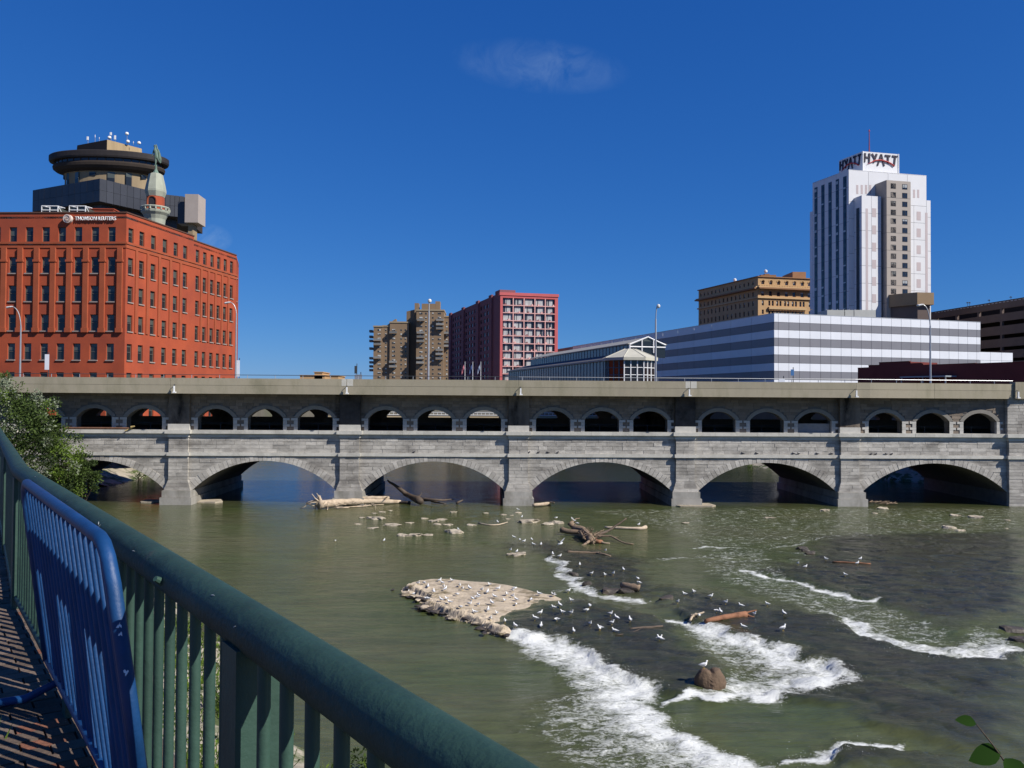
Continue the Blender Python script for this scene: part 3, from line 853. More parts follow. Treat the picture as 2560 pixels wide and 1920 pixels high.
# pipe railing standing on the parapet
rail = thing('pipe_railing', 'thin grey pipe railing along the top of the concrete parapet', 'railing', (0, YB - 2.1, 13.93))
for i in range(len(joints) - 1):
    x0, x1 = joints[i], joints[i + 1]
    if i < 1: continue
    mb = MB(); mb.tube([(x0, YB - over(x0) + 0.2, 14.30), ((x0 + x1) / 2, YB - over((x0 + x1) / 2) + 0.2, 14.30), (x1, YB - over(x1) + 0.2, 14.30)], 0.035, 6)
    part('top_rail', mb, dark_steel if x1 < 5 else galv, rail)
rp = MB(); rp.tube([(0, 0, 0), (0, 0, 0.38)], 0.032, 6); rpm2 = rp.mesh('post', galv)
x = -56.0
while x < 60:
    inst('post', rpm2, rail, (x, YB - over(x) + 0.2, 13.925)); x += 3.0
# floodlights hanging from brackets on the fascia
fl_b = MB(); fl_b.tube([(0, 0.06, 0.62), (0, -0.30, 0.66), (0, -0.36, 0.5)], 0.035, 6); fl_bm = fl_b.mesh('bracket', dark_steel)
fl_h = MB(); fl_h.box(-0.05, 0.09, -0.44, -0.28, -0.12, 0.50); fl_h.box(-0.10, 0.22, -0.50, -0.22, -0.25, -0.12); fl_hm = fl_h.mesh('lamp_housing', white_paint)
fl_labels = ['white floodlight on the concrete fascia above the leftmost bridge pier', 'white floodlight on the fascia beside the dark stain at the second pier',
             'white floodlight on the fascia above the third pier from the left', 'white floodlight beside the pale repaired joint above the fourth pier',
             'white floodlight on the fascia above the fifth pier from the left', 'white floodlight on the wall at the right end of the bridge']
for k, (px, py) in enumerate([(438, 972), (868, 975), (1301, 978), (1721, 982), (2137, 985), (2540, 990)]):
    p = at_y(px, py, YB - 2.3); x = p.x; y = YB - over(x) if x < 60 else YP - 0.35
    if x > 58: x = at_y(px, py, y).x
    o = thing('floodlight', fl_labels[k], 'lamp', (x, y - 0.02, 12.55), 'floodlights on the bridge fascia')
    inst('bracket', fl_bm, o, (x, y - 0.02, 12.55)); inst('lamp_housing', fl_hm, o, (x, y - 0.02, 12.55))
# rusty pipe lying along the cornice at the left, with a yellow valve at its end
mb = MB(); pa = at_y(158, 1063, YB - 0.25); pb = at_y(322, 1066, YB - 0.25)
mb.tube([(pa.x, YB - 0.28, ZK1 + 0.13), (pb.x, YB - 0.28, ZK1 + 0.13)], 0.12, 8)
solo('iron_pipe', mb, rusty, 'rusty brown pipe lying on the cornice at the left of the bridge', 'pipe', (pa.x, YB - 0.28, ZK1 + 0.006))
mb = MB(); mb.tube([(pb.x + 0.15, YB - 0.3, ZK1 + 0.05), (pb.x + 0.4, YB - 0.55, ZK1 + 0.3), (pb.x + 0.75, YB - 0.5, ZK1 + 0.38)], [0.1, 0.13, 0.08], 7)
mb.tube([(pb.x + 0.15, YB - 0.32, ZK1 + 0.1), (pb.x - 0.3, YB - 0.6, ZK1 - 0.15)], [0.08, 0.05], 6)
mb.tube([(pb.x + 0.3, YB - 0.4, ZK1 + 0.1), (pb.x + 0.5, YB - 0.3, ZK1 + 0.012)], 0.06, 6)
solo('valve_fitting', mb, M('yellowed_brass', (0.32, 0.24, 0.10), 0.7, 0.3, 6), 'yellowish pipe fitting leaning out over the cornice edge', 'valve', (pb.x + 0.3, YB - 0.4, ZK1 + 0.006))
# ------------------------------------------------------------------ buildings: walls with real openings
class Face:
    def __init__(s, A, B, z0, z1):
        s.A = Vector((A[0], A[1])); s.B = Vector((B[0], B[1])); s.z0 = z0; s.z1 = z1
        s.L = (s.B - s.A).length
        s.u = (s.B - s.A) / s.L; s.n = Vector((s.u.y, -s.u.x)); s.rz = math.atan2(s.u.y, s.u.x)
    def at(s, px, py): return on_plane(px, py, s.A, s.B)
    def pt(s, u, z, out=0.0):
        p = s.A + s.u * u + s.n * out; return Vector((p.x, p.y, z))
    def box(s, mb, u0, u1, z0, z1, n0, n1): return mb.obox(s.A, s.u, s.n, u0, u1, n0, n1, z0, z1)
    def wall(s, parent, mat, ops=(), reveal=0.25, name='wall'):
        us = sorted(set([0.0, s.L] + [round(x, 4) for o in ops for x in o[:2]])); zs_ = sorted(set([s.z0, s.z1] + [round(x, 4) for o in ops for x in o[2:4]]))
        us = [x for x in us if -1e-6 <= x <= s.L + 1e-6]; zs_ = [z for z in zs_ if s.z0 - 1e-6 <= z <= s.z1 + 1e-6]
        mb = MB()
        for i in range(len(us) - 1):
            for j in range(len(zs_) - 1):
                um, zm = (us[i] + us[i + 1]) / 2, (zs_[j] + zs_[j + 1]) / 2
                if any(o[0] < um < o[1] and o[2] < zm < o[3] for o in ops): continue
                mb.quad(s.pt(us[i], zs_[j]), s.pt(us[i + 1], zs_[j]), s.pt(us[i + 1], zs_[j + 1]), s.pt(us[i], zs_[j + 1]))
        for u0, u1, z0, z1 in [o[:4] for o in ops]:
            r = -reveal
            mb.quad(s.pt(u0, z0, r), s.pt(u0, z0), s.pt(u0, z1), s.pt(u0, z1, r))
            mb.quad(s.pt(u1, z0), s.pt(u1, z0, r), s.pt(u1, z1, r), s.pt(u1, z1))
            mb.quad(s.pt(u0, z0, r), s.pt(u1, z0, r), s.pt(u1, z0), s.pt(u0, z0))
            mb.quad(s.pt(u0, z1), s.pt(u1, z1), s.pt(u1, z1, r), s.pt(u0, z1, r))
        return part(name, mb, mat, parent)
WM = {}
def win_meshes(w, h, style, frame_m, pane_m, sill_m):
    key = (round(w, 2), round(h, 2), style, frame_m.name, pane_m.name)
    if key in WM: return WM[key]
    t = min(0.07, w * 0.09); fr = MB()
    fr.box(-w / 2, -w / 2 + t, 0, 0.08, 0, h); fr.box(w / 2 - t, w / 2, 0, 0.08, 0, h)
    fr.box(-w / 2 + t, w / 2 - t, 0, 0.08, 0, t); fr.box(-w / 2 + t, w / 2 - t, 0, 0.08, h - t, h)
    if style in ('sash', 'slot'): fr.box(-w / 2 + t, w / 2 - t, 0.01, 0.07, h * 0.5 - t / 2, h * 0.5 + t / 2)
    if style in ('pair', 'four'): fr.box(-t / 2, t / 2, 0.01, 0.07, t, h - t)
    pn = MB(); pn.quad((-w / 2, 0.06, 0), (w / 2, 0.06, 0), (w / 2, 0.06, h), (-w / 2, 0.06, h))
    sl_ = None
    if sill_m:
        sb = MB(); sb.box(-w / 2 - 0.06, w / 2 + 0.06, -0.36, -0.002, -0.16, -0.003); sl_ = sb.mesh('sill', sill_m)
    WM[key] = (fr.mesh('window', frame_m), pn.mesh('pane', pane_m), sl_)
    return WM[key]
def windows(face, parent, ops, style, frame_m, pane_m, sill_m=None, reveal=0.25):
    for o in ops:
        u0, u1, z0, z1 = o[:4]
        w, p, s_ = win_meshes(u1 - u0, z1 - z0, style, frame_m, pane_m, sill_m)
        a = inst('window', w, parent, face.pt((u0 + u1) / 2, z0, -reveal + 0.09), face.rz)
        sub('pane', p, a)
        if s_: sub('sill', s_, a)
def roof(parent, pts, z, mat, name='roof', thick=0.3):
    mb = MB(); mb.prism([(p[0], p[1]) for p in pts], z - thick, z); return part(name, mb, mat, parent)
def fz(px, py, y): return at_y(px, py, y).z
def hz_(px, py, z):
    p = at_z(px, py, z); return Vector((p.x, p.y))
def xy(px, y): 
    p = at_y(px, 960, y); return Vector((p.x, p.y))

# ---- red brick office block ------------------------------------------------
brick = M('red_brick', (0.37, 0.078, 0.036), 0.9, 0.13, 0.35, 0.3, 14, 0.15, stain=(0.24, 0.055, 0.035), stain_scale=0.12, stain_lo=0.42, stain_hi=0.62, stain_fac=0.6)
brick_trim = M('red_brick_trim', (0.32, 0.08, 0.038), 0.9, 0.12, 0.6, 0.3, 14, 0.15)
win_frame = M('olive_window_frame', (0.10, 0.10, 0.085), 0.6, 0.1, 3)
sill_stone = M('grey_sill', (0.30, 0.25, 0.22), 0.9, 0.1, 3)
RC0 = xy(310, 118)
ZR = fz(310, 532, 118)
RL = hz_(0, 533, ZR); RLL = RC0 + (RL - RC0) * 2.2
RC1 = hz_(485, 591, ZR)
ZR3 = on_plane(486, 602, RC0, RC1)[1]
RC2 = hz_(591, 639, ZR3); RC3 = hz_(597, 660, ZR3)
redb = thing('brick_office_block', 'big red brick office block with pilasters and lettering at the bridge end', 'building', (RC0.x, RC0.y, 9.0))
f1 = Face(RLL, RC0, 5.0, ZR); f2 = Face(RC0, RC1, 5.0, ZR); f3 = Face(RC1, RC2, 5.0, ZR3); f4 = Face(RC2, RC3, 5.0, ZR3)
K1 = lambda v: 300 + v / 2.514
K1x = lambda v: v / 2.514
rows_v = [(672, 775), (860, 962), (1040, 1140), (1222, 1325), (1405, 1508), (1587, 1690)]
rows = [(f1.at(K1x(700), K1(b))[1], f1.at(K1x(700), K1(a))[1]) for a, b in rows_v]
rows.append((rows[-1][0] - 4.3, rows[-1][1] - 4.3))
def cols(face, xs, half, yv, n_extra=0, pitch=None):
    out = []
    for x in xs:
        u0 = face.at(K1x(x - half), K1(yv))[0]; u1 = face.at(K1x(x + half), K1(yv))[0]
        out.append((u0, u1))
    w = sum(b - a for a, b in out) / len(out)
    return [((a + b) / 2 - w / 2, (a + b) / 2 + w / 2) for a, b in out]
c1x = cols(f1, [-128, -25, 78, 180, 284, 386, 488, 594, 698], 24, 1000)
ops1 = [(a, b, z0, z1) for a, b in c1x for z0, z1 in rows]
ops2 = [(a, b, z0, z1) for a, b in cols(f2, [815, 884, 957, 1030, 1098, 1158], 14.5, 1290) for z0, z1 in rows]
ops3 = [(a, b, z0, z1) for a, b in cols(f3, [1235, 1281, 1327, 1369, 1410, 1450], 10.5, 1370) for z0, z1 in rows]
for f, ops in ((f1, ops1), (f2, ops2), (f3, ops3)):
    f.wall(redb, brick, ops, 0.3); windows(f, redb, ops, 'sash', win_frame, glass_dark, sill_stone, 0.3)
c4 = [(f4.L * 0.3, f4.L * 0.3 + 1.0, z0, z1) for z0, z1 in rows]
f4.wall(redb, brick, c4, 0.3); windows(f4, redb, c4, 'sash', win_frame, glass_dark, sill_stone, 0.3)
back = [RLL + Vector((0, 45)), RC3 + Vector((-8, 22))]
Face(RC3, back[1], 5, ZR3).wall(redb, brick)
roof(redb, [RLL, RC0, RC1, RC1 + Vector((-22, 4)), RLL + Vector((0, 30))], ZR - 0.5, asphalt)
roof(redb, [RC1, RC2, RC3, back[1], RC1 + Vector((-22, 4))], ZR3 - 0.5, asphalt)
mb = MB(); Face(RC1, RC1 + Vector((-22, 4)), ZR3, ZR).box(mb, 0, 22, ZR3, ZR, -0.3, 0); part('parapet', mb, brick, redb)
# cornice line under the top storey and coping at the roof
zc_ = f1.at(K1x(700), K1(790))[1]
for f in (f1, f2, f3):
    mb = MB(); f.box(mb, -0.1, f.L + 0.1, zc_ + 0.25, zc_ + 0.55, -0.05, 0.22); f.box(mb, -0.05, f.L + 0.05, zc_ - 0.3, zc_ + 0.25, -0.05, 0.10); part('cornice', mb, brick_trim, redb)
    mb = MB(); f.box(mb, -0.05, f.L + 0.05, f.z1 - 0.02, f.z1 + 0.16, -0.5, 0.10); part('coping', mb, M('dark_coping', (0.10, 0.05, 0.035), 0.8, 0.1, 2), redb)
zp0 = f1.at(K1x(700), K1(1330))[1]; zp1 = zc_ - 0.3
def pil(f, u, w, proj, capital=True):
    mb = MB(); f.box(mb, u - w / 2, u + w / 2, zp0, zp1, -0.05, proj)
    if capital: f.box(mb, u - w / 2 - 0.12, u + w / 2 + 0.12, zp1 - 2.0, zp1 - 1.7, -0.05, proj + 0.1); f.box(mb, u - w / 2 - 0.1, u + w / 2 + 0.1, zp0 - 0.12, zp0 + 0.5, -0.05, proj + 0.08)
    part('pilaster', mb, brick_trim, redb)
mids1 = [(c1x[i][1] + c1x[i + 1][0]) / 2 for i in range(len(c1x) - 1)] + [f1.at(K1x(755), K1(1000))[0]]
for u in mids1: pil(f1, u, 0.72, 0.28)
for f, ops in ((f2, ops2), (f3, ops3)):
    cs = sorted(set((o[0], o[1]) for o in ops))
    for i in range(len(cs) - 1): pil(f, (cs[i][1] + cs[i + 1][0]) / 2, 0.5, 0.14, False)
# roof things: two skylights and a stair hut
def skylight(px, label):
    t = thing('skylight', label, 'skylight', tuple(xy(px, 121)) + (ZR - 0.5,), 'skylights on the brick block')
    b = at_y(px, 531, 121); w = 1.15
    fr = MB()
    for dx in (-w, 0, w): fr.box(b.x + dx - 0.05, b.x + dx + 0.05, 121, 121.1, ZR - 0.55, b.z + 0.95)
    for z in (ZR - 0.5, b.z + 0.35, b.z + 0.95): fr.box(b.x - w, b.x + w, 120.98, 121.12, z - 0.05, z + 0.05)
    fr.tube([(b.x - w, 121.05, b.z + 0.95), (b.x - w + 0.2, 123, b.z + 1.15), (b.x + w, 123, b.z + 1.1), (b.x + w, 121.05, b.z + 0.95)], 0.06, 5)
    fr.tube([(b.x + w, 121.05, b.z + 0.95), (b.x + w + 0.6, 122.6, ZR - 0.5)], 0.06, 5)
    part('frame', fr, white_paint, t)
    pn = MB(); pn.box(b.x - w, b.x + w, 121.2, 124, ZR - 0.6, b.z + 0.8); part('pane', pn, glass_dark, t)
skylight(124, 'left white framed skylight on the red brick roof'); skylight(193, 'right white framed skylight on the red brick roof beside the stair hut')
a = at_y(225, 531, 124); b = at_y(284, 524, 124)
mb = MB(); mb.box(a.x, b.x, 124, 128, ZR - 0.7, b.z); mb.box(a.x - 0.1, b.x + 0.1, 123.9, 128.1, b.z, b.z + 0.15)
solo('stair_hut', mb, brick, 'low brick stair hut on the red brick roof', 'hut', ((a.x + b.x) / 2, 124, ZR - 0.7))
# lettering
def text_mesh(ch, size, depth, mat, bold=0.0, name='letter'):
    c = bpy.data.curves.new('t', 'FONT'); c.body = ch; c.size = size; c.extrude = depth; c.offset = bold; c.align_x = 'LEFT'; c.resolution_u = 3
    o = bpy.data.objects.new('t', c); COL.objects.link(o)
    dg = bpy.context.evaluated_depsgraph_get(); m2 = bpy.data.meshes.new_from_object(o.evaluated_get(dg)); m2.name = name
    bpy.data.objects.remove(o); m2.materials.clear(); m2.materials.append(mat)
    return m2
sign_white = M('white_sign_letter', (0.80, 0.80, 0.78), 0.45, 0.03, 2)
u0, zt = f1.at(K1x(478), K1(632)); u1, _ = f1.at(K1x(737), K1(632))
sgn = thing('wall_sign', 'white company name with round swirl emblem on the red brick block', 'sign', f1.pt((u0 + u1) / 2, zt, 0.0))
_, ztop = f1.at(K1x(478), K1(609))
S = 'THOMSON REUTERS'
size = (ztop - zt) / 0.69
ms = []; xcur = 0
for ch in S:
    if ch == ' ': xcur += size * 0.28; continue
    mm = text_mesh(ch, size, 0.06, sign_white, 0.012 * size)
    xs = [v.co.x for v in mm.vertices]; w = max(xs) - min(xs)
    ms.append((mm, xcur - min(xs), w)); xcur += w + size * 0.12
kx = (u1 - u0) / xcur
for mm, x, w in ms:
    o = bpy.data.objects.new('letter', mm); COL.objects.link(o); o.parent = sgn
    o.location = f1.pt(u0 + x * kx, zt, 0.22) - wloc(sgn); o.rotation_euler = (R(90), 0, f1.rz); o.scale = (kx, 1, 1)
ue, ze = f1.at(K1x(434), K1(624)); re = (f1.at(K1x(460), K1(624))[0] - ue)
copper = M('emblem_copper', (0.42, 0.30, 0.25), 0.5, 0.1, 2); copper2 = M('emblem_pale', (0.62, 0.53, 0.47), 0.5, 0.1, 2)
def disc(mb, f, u, z, r, n0, n1, seg=28):
    v = []; 
    for out in (n0, n1):
        for k in range(seg):
            a_ = 2 * math.pi * k / seg; v.append(f.pt(u + r * math.cos(a_), z + r * math.sin(a_), out))
    mb.add(v, [tuple(range(seg, 2 * seg))] + [(k, (k + 1) % seg, seg + (k + 1) % seg, seg + k) for k in range(seg)])
mb = MB(); disc(mb, f1, ue, ze, re, 0.0, 0.5); part('emblem_disc', mb, copper2, sgn)
for k in range(3):
    mb = MB(); pts = []
    for j in range(16):
        t = j / 15; rr = re * (0.22 + 0.26 * k) ; an = t * 4.4 + k * 2.1
        pts.append(f1.pt(ue + rr * math.cos(an), ze + rr * math.sin(an), 0.53))
    mb.tube(pts, [0.02 + re * 0.07 * math.sin(math.pi * j / 15) for j in range(16)], 5); part('swirl', mb, copper, sgn)

# ---- tower with the bronze statue on the brick block -------------------------
verd = M('pale_green_copper', (0.33, 0.345, 0.275), 0.8, 0.12, 1, 0.2, 6)
TY = 138.0; K2 = 4.809
def k2(x, y): return at_y(60 + x / K2, 310 + y / K2, TY)
tc0 = k2(1580, 1000); mpp = TY / F / K2 * 1.02
tower = thing('lantern_tower', 'brick lantern tower with pale green cap rising behind the brick block', 'tower', (tc0.x, TY, ZR - 4))
def hexring(mb, prof, seg=8, rot=math.pi / 8):
    b = len(mb.v)
    for r, z in prof:
        for k in range(seg):
            a_ = rot + 2 * math.pi * k / seg; mb.v.append((tc0.x + r * math.cos(a_), TY + r * math.sin(a_), z))
    for i in range(len(prof) - 1):
        for k in range(seg):
            p0 = b + i * seg + k; p1 = b + i * seg + (k + 1) % seg; mb.f.append((p0, p1, p1 + seg, p0 + seg)); mb.m.append(mb.mi)
    mb.f.append(tuple(b + (len(prof) - 1) * seg + k for k in range(seg))); mb.m.append(mb.mi)
    mb.f.append(tuple(b + k for k in range(seg - 1, -1, -1))); mb.m.append(mb.mi)
zy = lambda y: k2(1580, y).z
rr = lambda w: w / 2 * mpp * 1.04
mb = MB(); hexring(mb, [(rr(205), ZR - 4.5), (rr(205), zy(1200)), (rr(215), zy(1150)), (rr(250), zy(1105)), (rr(292), zy(1078)), (rr(300), zy(1066)), (rr(300), zy(1060))], 16, 0); part('flared_base', mb, verd, tower, label='flared pale green gallery base')
mb = MB(); hexring(mb, [(rr(300), zy(1058)), (rr(300), zy(1048))], 16, 0); part('gallery_floor', mb, verd, tower)
for k in range(16):
    a_ = 2 * math.pi * k / 16; r_ = rr(292)
    mb = MB(); mb.tube([(tc0.x + r_ * math.cos(a_), TY + r_ * math.sin(a_), zy(1050)), (tc0.x + r_ * math.cos(a_), TY + r_ * math.sin(a_), zy(1018))], 0.16, 6); part('baluster', mb, verd, tower)
mb = MB(); mb.tube([(tc0.x + rr(292) * math.cos(2 * math.pi * k / 16), TY + rr(292) * math.sin(2 * math.pi * k / 16), zy(1015)) for k in range(17)], 0.17, 6); part('gallery_rail', mb, verd, tower)
mb = MB(); hexring(mb, [(rr(190), zy(1048)), (rr(186), zy(868))]); part('lantern_wall', mb, brick, tower)
fr_ = Vector((tc0.x, TY - rr(190) * 0.985))
mb = MB(); ap = rr(80); z0_, z1_ = zy(1040), zy(940)
pts = [(tc0.x - ap, z0_), (tc0.x + ap, z0_)] + [(tc0.x + ap * math.cos(t * math.pi / 8), z1_ + ap * math.sin(t * math.pi / 8)) for t in range(9)]
mb.front(pts, TY - rr(190) - 0.02, TY - rr(190) * 0.6); part('arched_opening', mb, M('dark_void', (0.03, 0.025, 0.03), 0.9, 0), tower)
mb = MB()
ring = [(tc0.x + (ap + 0.12) * math.cos(t * math.pi / 10), z1_ + (ap + 0.12) * math.sin(t * math.pi / 10)) for t in range(11)]
mb.tube([(tc0.x + ap + 0.12, TY - rr(190) - 0.06, z0_)] + [(x, TY - rr(190) - 0.06, z) for x, z in ring] + [(tc0.x - ap - 0.12, TY - rr(190) - 0.06, z0_)], 0.12, 5); part('arch_trim', mb, brick_trim, tower)
mb = MB(); hexring(mb, [(rr(190), zy(880)), (rr(225), zy(822)), (rr(225), zy(800)), (rr(205), zy(740)), (rr(150), zy(610)), (rr(100), zy(597)), (rr(30), zy(590))]); part('cap_roof', mb, verd, tower)
statue = thing('statue', 'green bronze statue of a running figure with raised arm on the tower cap', 'statue', (tc0.x, TY, zy(590)))
bronze = M('green_bronze', (0.13, 0.19, 0.15), 0.7, 0.25, 2, 0.2, 6)
mb = MB(); mb.tube([(tc0.x, TY, zy(592)), (tc0.x, TY, zy(560)), (tc0.x, TY, zy(545)), (tc0.x, TY, zy(490))], [0.5, 0.28, 0.2, 0.16], 8); part('pedestal', mb, bronze, statue)
def skin_body(name, joints, edges, mat, parent, root=0, sub_=1):
    me_ = bpy.data.meshes.new(name); off = wloc(parent)
    me_.from_pydata([tuple(Vector(j[:3]) - off) for j in joints], edges, [])
    me_.materials.append(mat); o = bpy.data.objects.new(name, me_); COL.objects.link(o); o.parent = parent
    md = o.modifiers.new('skin', 'SKIN'); md.use_smooth_shade = True
    for i, j in enumerate(joints):
        sv = me_.skin_vertices[0].data[i]; sv.radius = (j[3], j[3]); sv.use_root = (i == root)
    ss = o.modifiers.new('sub', 'SUBSURF'); ss.levels = sub_; ss.render_levels = sub_
    return o
def sk(x, y, dy=0.0): 
    p = k2(x, y); return [p.x, TY + dy, p.z]
J = [sk(1590, 385) + [0.277], sk(1588, 345) + [0.304], sk(1582, 312) + [0.330], sk(1578, 290) + [0.145], sk(1574, 272) + [0.178], sk(1572, 262) + [0.145],
     sk(1600, 318) + [0.158], sk(1602, 290) + [0.119], sk(1594, 262) + [0.099], sk(1588, 244) + [0.073],
     sk(1562, 318) + [0.158], sk(1552, 350) + [0.119], sk(1540, 380) + [0.092], sk(1536, 392) + [0.079],
     sk(1582, 415) + [0.218], sk(1584, 455) + [0.145], sk(1578, 500) + [0.092], sk(1572, 503, -0.3) + [0.079],
     sk(1602, 412) + [0.218], sk(1612, 440, 0.3) + [0.145], sk(1626, 462, 0.6) + [0.092]]
E = [(0, 1), (1, 2), (2, 3), (3, 4), (4, 5), (2, 6), (6, 7), (7, 8), (8, 9), (2, 10), (10, 11), (11, 12), (12, 13), (0, 14), (14, 15), (15, 16), (16, 17), (0, 18), (18, 19), (19, 20)]
skin_body('figure', J, E, bronze, statue)
mb = MB(); mb.tube([sk(1604, 300, 0.25), sk(1612, 350, 0.45), sk(1620, 410, 0.5), sk(1626, 455, 0.6)], [0.12, 0.22, 0.25, 0.08], 6); part('cloak', mb, bronze, statue)
mb = MB(); mb.tube([sk(1556, 268, 0), sk(1575, 258, 0), sk(1592, 268, 0)], [0.05, 0.16, 0.05], 6); part('winged_hat', mb, bronze, statue)

# ---- black office block with the round restaurant ----------------------------
DY = 270.0
dark_clad = M('black_metal_cladding', (0.035, 0.038, 0.048), 0.45, 0.12, 0.3, spec=0.4, obj=0.12)
dark_soffit = M('shaded_dark_concrete', (0.04, 0.03, 0.024), 0.9, 0.15, 0.3)  # the drum bowl's shade is put into this dark colour
tan_conc = M('tan_concrete', (0.27, 0.205, 0.125), 0.9, 0.1, 0.2)
def kd(x, y, Y=DY): return at_y(60 + x / K2, 310 + y / K2, Y)
dcorner = kd(912, 655); ZD = dcorner.z; ZDb = kd(912, 928).z
DL = hz_(60 + 105 / K2, 310 + 797 / K2, ZD); DC = Vector((dcorner.x, DY)); DRt = hz_(60 + 1700 / K2, 310 + 847 / K2, ZD); DR2 = hz_(60 + 1925 / K2, 310 + 872 / K2, ZD)
darkb = thing('black_office_tower', 'black clad office tower with a round restaurant drum on top', 'building', (DC.x, DY + 15, 9.0))
Bk = DL + (DRt - DC)
for A_, B_, n_ in ((DL, DC, 11), (DC, DRt, 10), (DRt, DR2, 4)):
    f = Face(A_, B_, ZDb, ZD)
    for k in range(n_):
        for (a_, b_) in ((ZDb, ZDb + (ZD - ZDb) * 0.5 - 0.03), (ZDb + (ZD - ZDb) * 0.5 + 0.03, ZD)):
            mb = MB(); f.box(mb, f.L * k / n_ + 0.05, f.L * (k + 1) / n_ - 0.05, a_, b_, -0.3, rnd.uniform(-0.01, 0.02)); part('panel', mb, dark_clad, darkb)
core_d = [DL + Vector((0.3, 0.3)), DC + Vector((0, 0.5)), DRt + Vector((-0.2, 0.4)), DR2 + Vector((0.2, 0.3)), DR2 + Vector((-3, 28)), Bk + Vector((0, 2)), DL + Vector((6, 22))]
mb = MB(); mb.prism(core_d, ZDb - 0.2, ZD - 0.15); part('core', mb, dark_soffit, darkb)
lo = [DL + (DC - DL) * 0.12 + Vector((0, 3.5)), DC + Vector((-1.0, 3.6)), DRt + Vector((-2, 3.5)), DR2 + Vector((-3.5, 3)), Bk + Vector((0, 0))]
mb = MB(); mb.prism(lo, 9.0, ZDb - 0.2); part('lower_block', mb, dark_clad, darkb)
# neck, drum and hat
KY = 0.5                           # the drum is wider across the view than deep
cpx = 60 + 1020 / K2; DYc = DY + 17; cc = at_y(cpx, 500, DYc); mp = DYc / F / K2
zd = lambda y: kd(1020, y, DYc).z
mb = MB(); mb.lathe((cc.x, DYc), [(505 * mp, ZD - 1), (505 * mp, zd(640)), (560 * mp, zd(610))], 48, KY); part('neck', mb, tan_conc, darkb)
for k in range(14):
    a_ = -math.pi * 0.95 + k * 0.42; w = 38 * mp; r_ = 507 * mp
    px_ = (cc.x + r_ * math.cos(a_), DYc + KY * r_ * math.sin(a_)); f = Face(Vector(px_) - Vector((-math.sin(a_), math.cos(a_))) * w, Vector(px_) + Vector((-math.sin(a_), math.cos(a_))) * w, 0, 1)
    mb = MB(); f.box(mb, 0, 2 * w, ZD - 0.5 if k % 3 else zd(690), zd(645), -0.5, 0.15); part('neck_window', mb, glass_dark, darkb)
mb = MB(); mb.lathe((cc.x, DYc), [(520 * mp, zd(632)), (600 * mp, zd(605)), (640 * mp, zd(575)), (648 * mp, zd(545)), (640 * mp, zd(528)), (600 * mp, zd(527))], 64, KY); part('drum_bowl', mb, dark_soffit, darkb)
mb = MB(); mb.lathe((cc.x, DYc), [(622 * mp, zd(528)), (622 * mp, zd(490))], 64, KY); part('window_band', mb, M('drum_glass', (0.03, 0.033, 0.04), 0.12, 0.2, 0.3, spec=0.5), darkb)
mul = MB(); mul.box(-0.12, 0.12, -0.1, 0.1, zd(528), zd(490)); mulm = mul.mesh('mullion', dark_soffit)
for k in range(40):
    a_ = 2 * math.pi * k / 40; inst('mullion', mulm, darkb, (cc.x + 624 * mp * math.cos(a_), DYc + KY * 624 * mp * math.sin(a_), 0), a_)
mb = MB(); mb.lathe((cc.x, DYc), [(600 * mp, zd(492)), (680 * mp, zd(488)), (690 * mp, zd(470)), (690 * mp, zd(418)), (676 * mp, zd(408)), (400 * mp, zd(405))], 72, KY); part('drum_rim', mb, M('drum_cladding', (0.026, 0.022, 0.022), 0.7, 0.2, 0.6), darkb)
# tapered hat: corner towards the viewer
hc = kd(1000, 187, DYc - 9); zt_ = hc.z; zb_ = kd(1000, 400, DYc - 9).z
tl = hz_(60 + 640 / K2, 310 + 256 / K2, zt_); tr = hz_(60 + 1415 / K2, 310 + 297 / K2, zt_); tcn = Vector((hc.x, hc.y))
cen = (tl + tr) / 2
def hat(A_, B_, nm, mat):
    mb = MB(); o = lambda p, s_: Vector((cen.x + (p.x - cen.x) * s_, cen.y + (p.y - cen.y) * s_))
    a0, b0 = o(A_, 1.05), o(B_, 1.05)
    mb.add([(a0.x, a0.y, zb_), (b0.x, b0.y, zb_), (B_.x, B_.y, zt_), (A_.x, A_.y, zt_)], [(0, 1, 2, 3)]); part(nm, mb, mat, darkb)
tb = tl + tr - tcn
hat(tl, tcn, 'penthouse_wall', dark_soffit); hat(tcn, tr, 'penthouse_wall', M('tan_ribbed_concrete', (0.33, 0.245, 0.14), 0.9, 0.2, 0.5, stretch=(1, 1, 0.05))); hat(tr, tb, 'penthouse_wall', dark_soffit); hat(tb, tl, 'penthouse_wall', dark_soffit)
roof(darkb, [tl, tcn, tr, tb], zt_ + 0.001, dark_soffit, 'penthouse_roof', 0.2)
# concrete stair shaft at the right
f = Face(Vector(kd(1935, 900).xy), Vector(kd(2095, 900).xy), 0, 1)
zt2, zb2 = kd(2000, 843).z, kd(2000, 1183).z
mb = MB(); mb.box(f.A.x, f.B.x, DY, DY + 7, zb2, zt2); part('stair_shaft', mb, M('pale_grey_concrete', (0.36, 0.31, 0.275), 0.9, 0.08, 0.3), darkb)
mb = MB(); mb.box(kd(1958, 900).x, kd(2015, 900).x, DY + 1.5, DY + 5.5, 9, zb2 + 0.1); part('shaft_leg', mb, tan_conc, darkb)
mb = MB(); mb.box(f.A.x - 3, f.A.x + 0.5, DY + 2, DY + 6, zb2, zt2 - 2); part('shaft_link', mb, dark_clad, darkb)
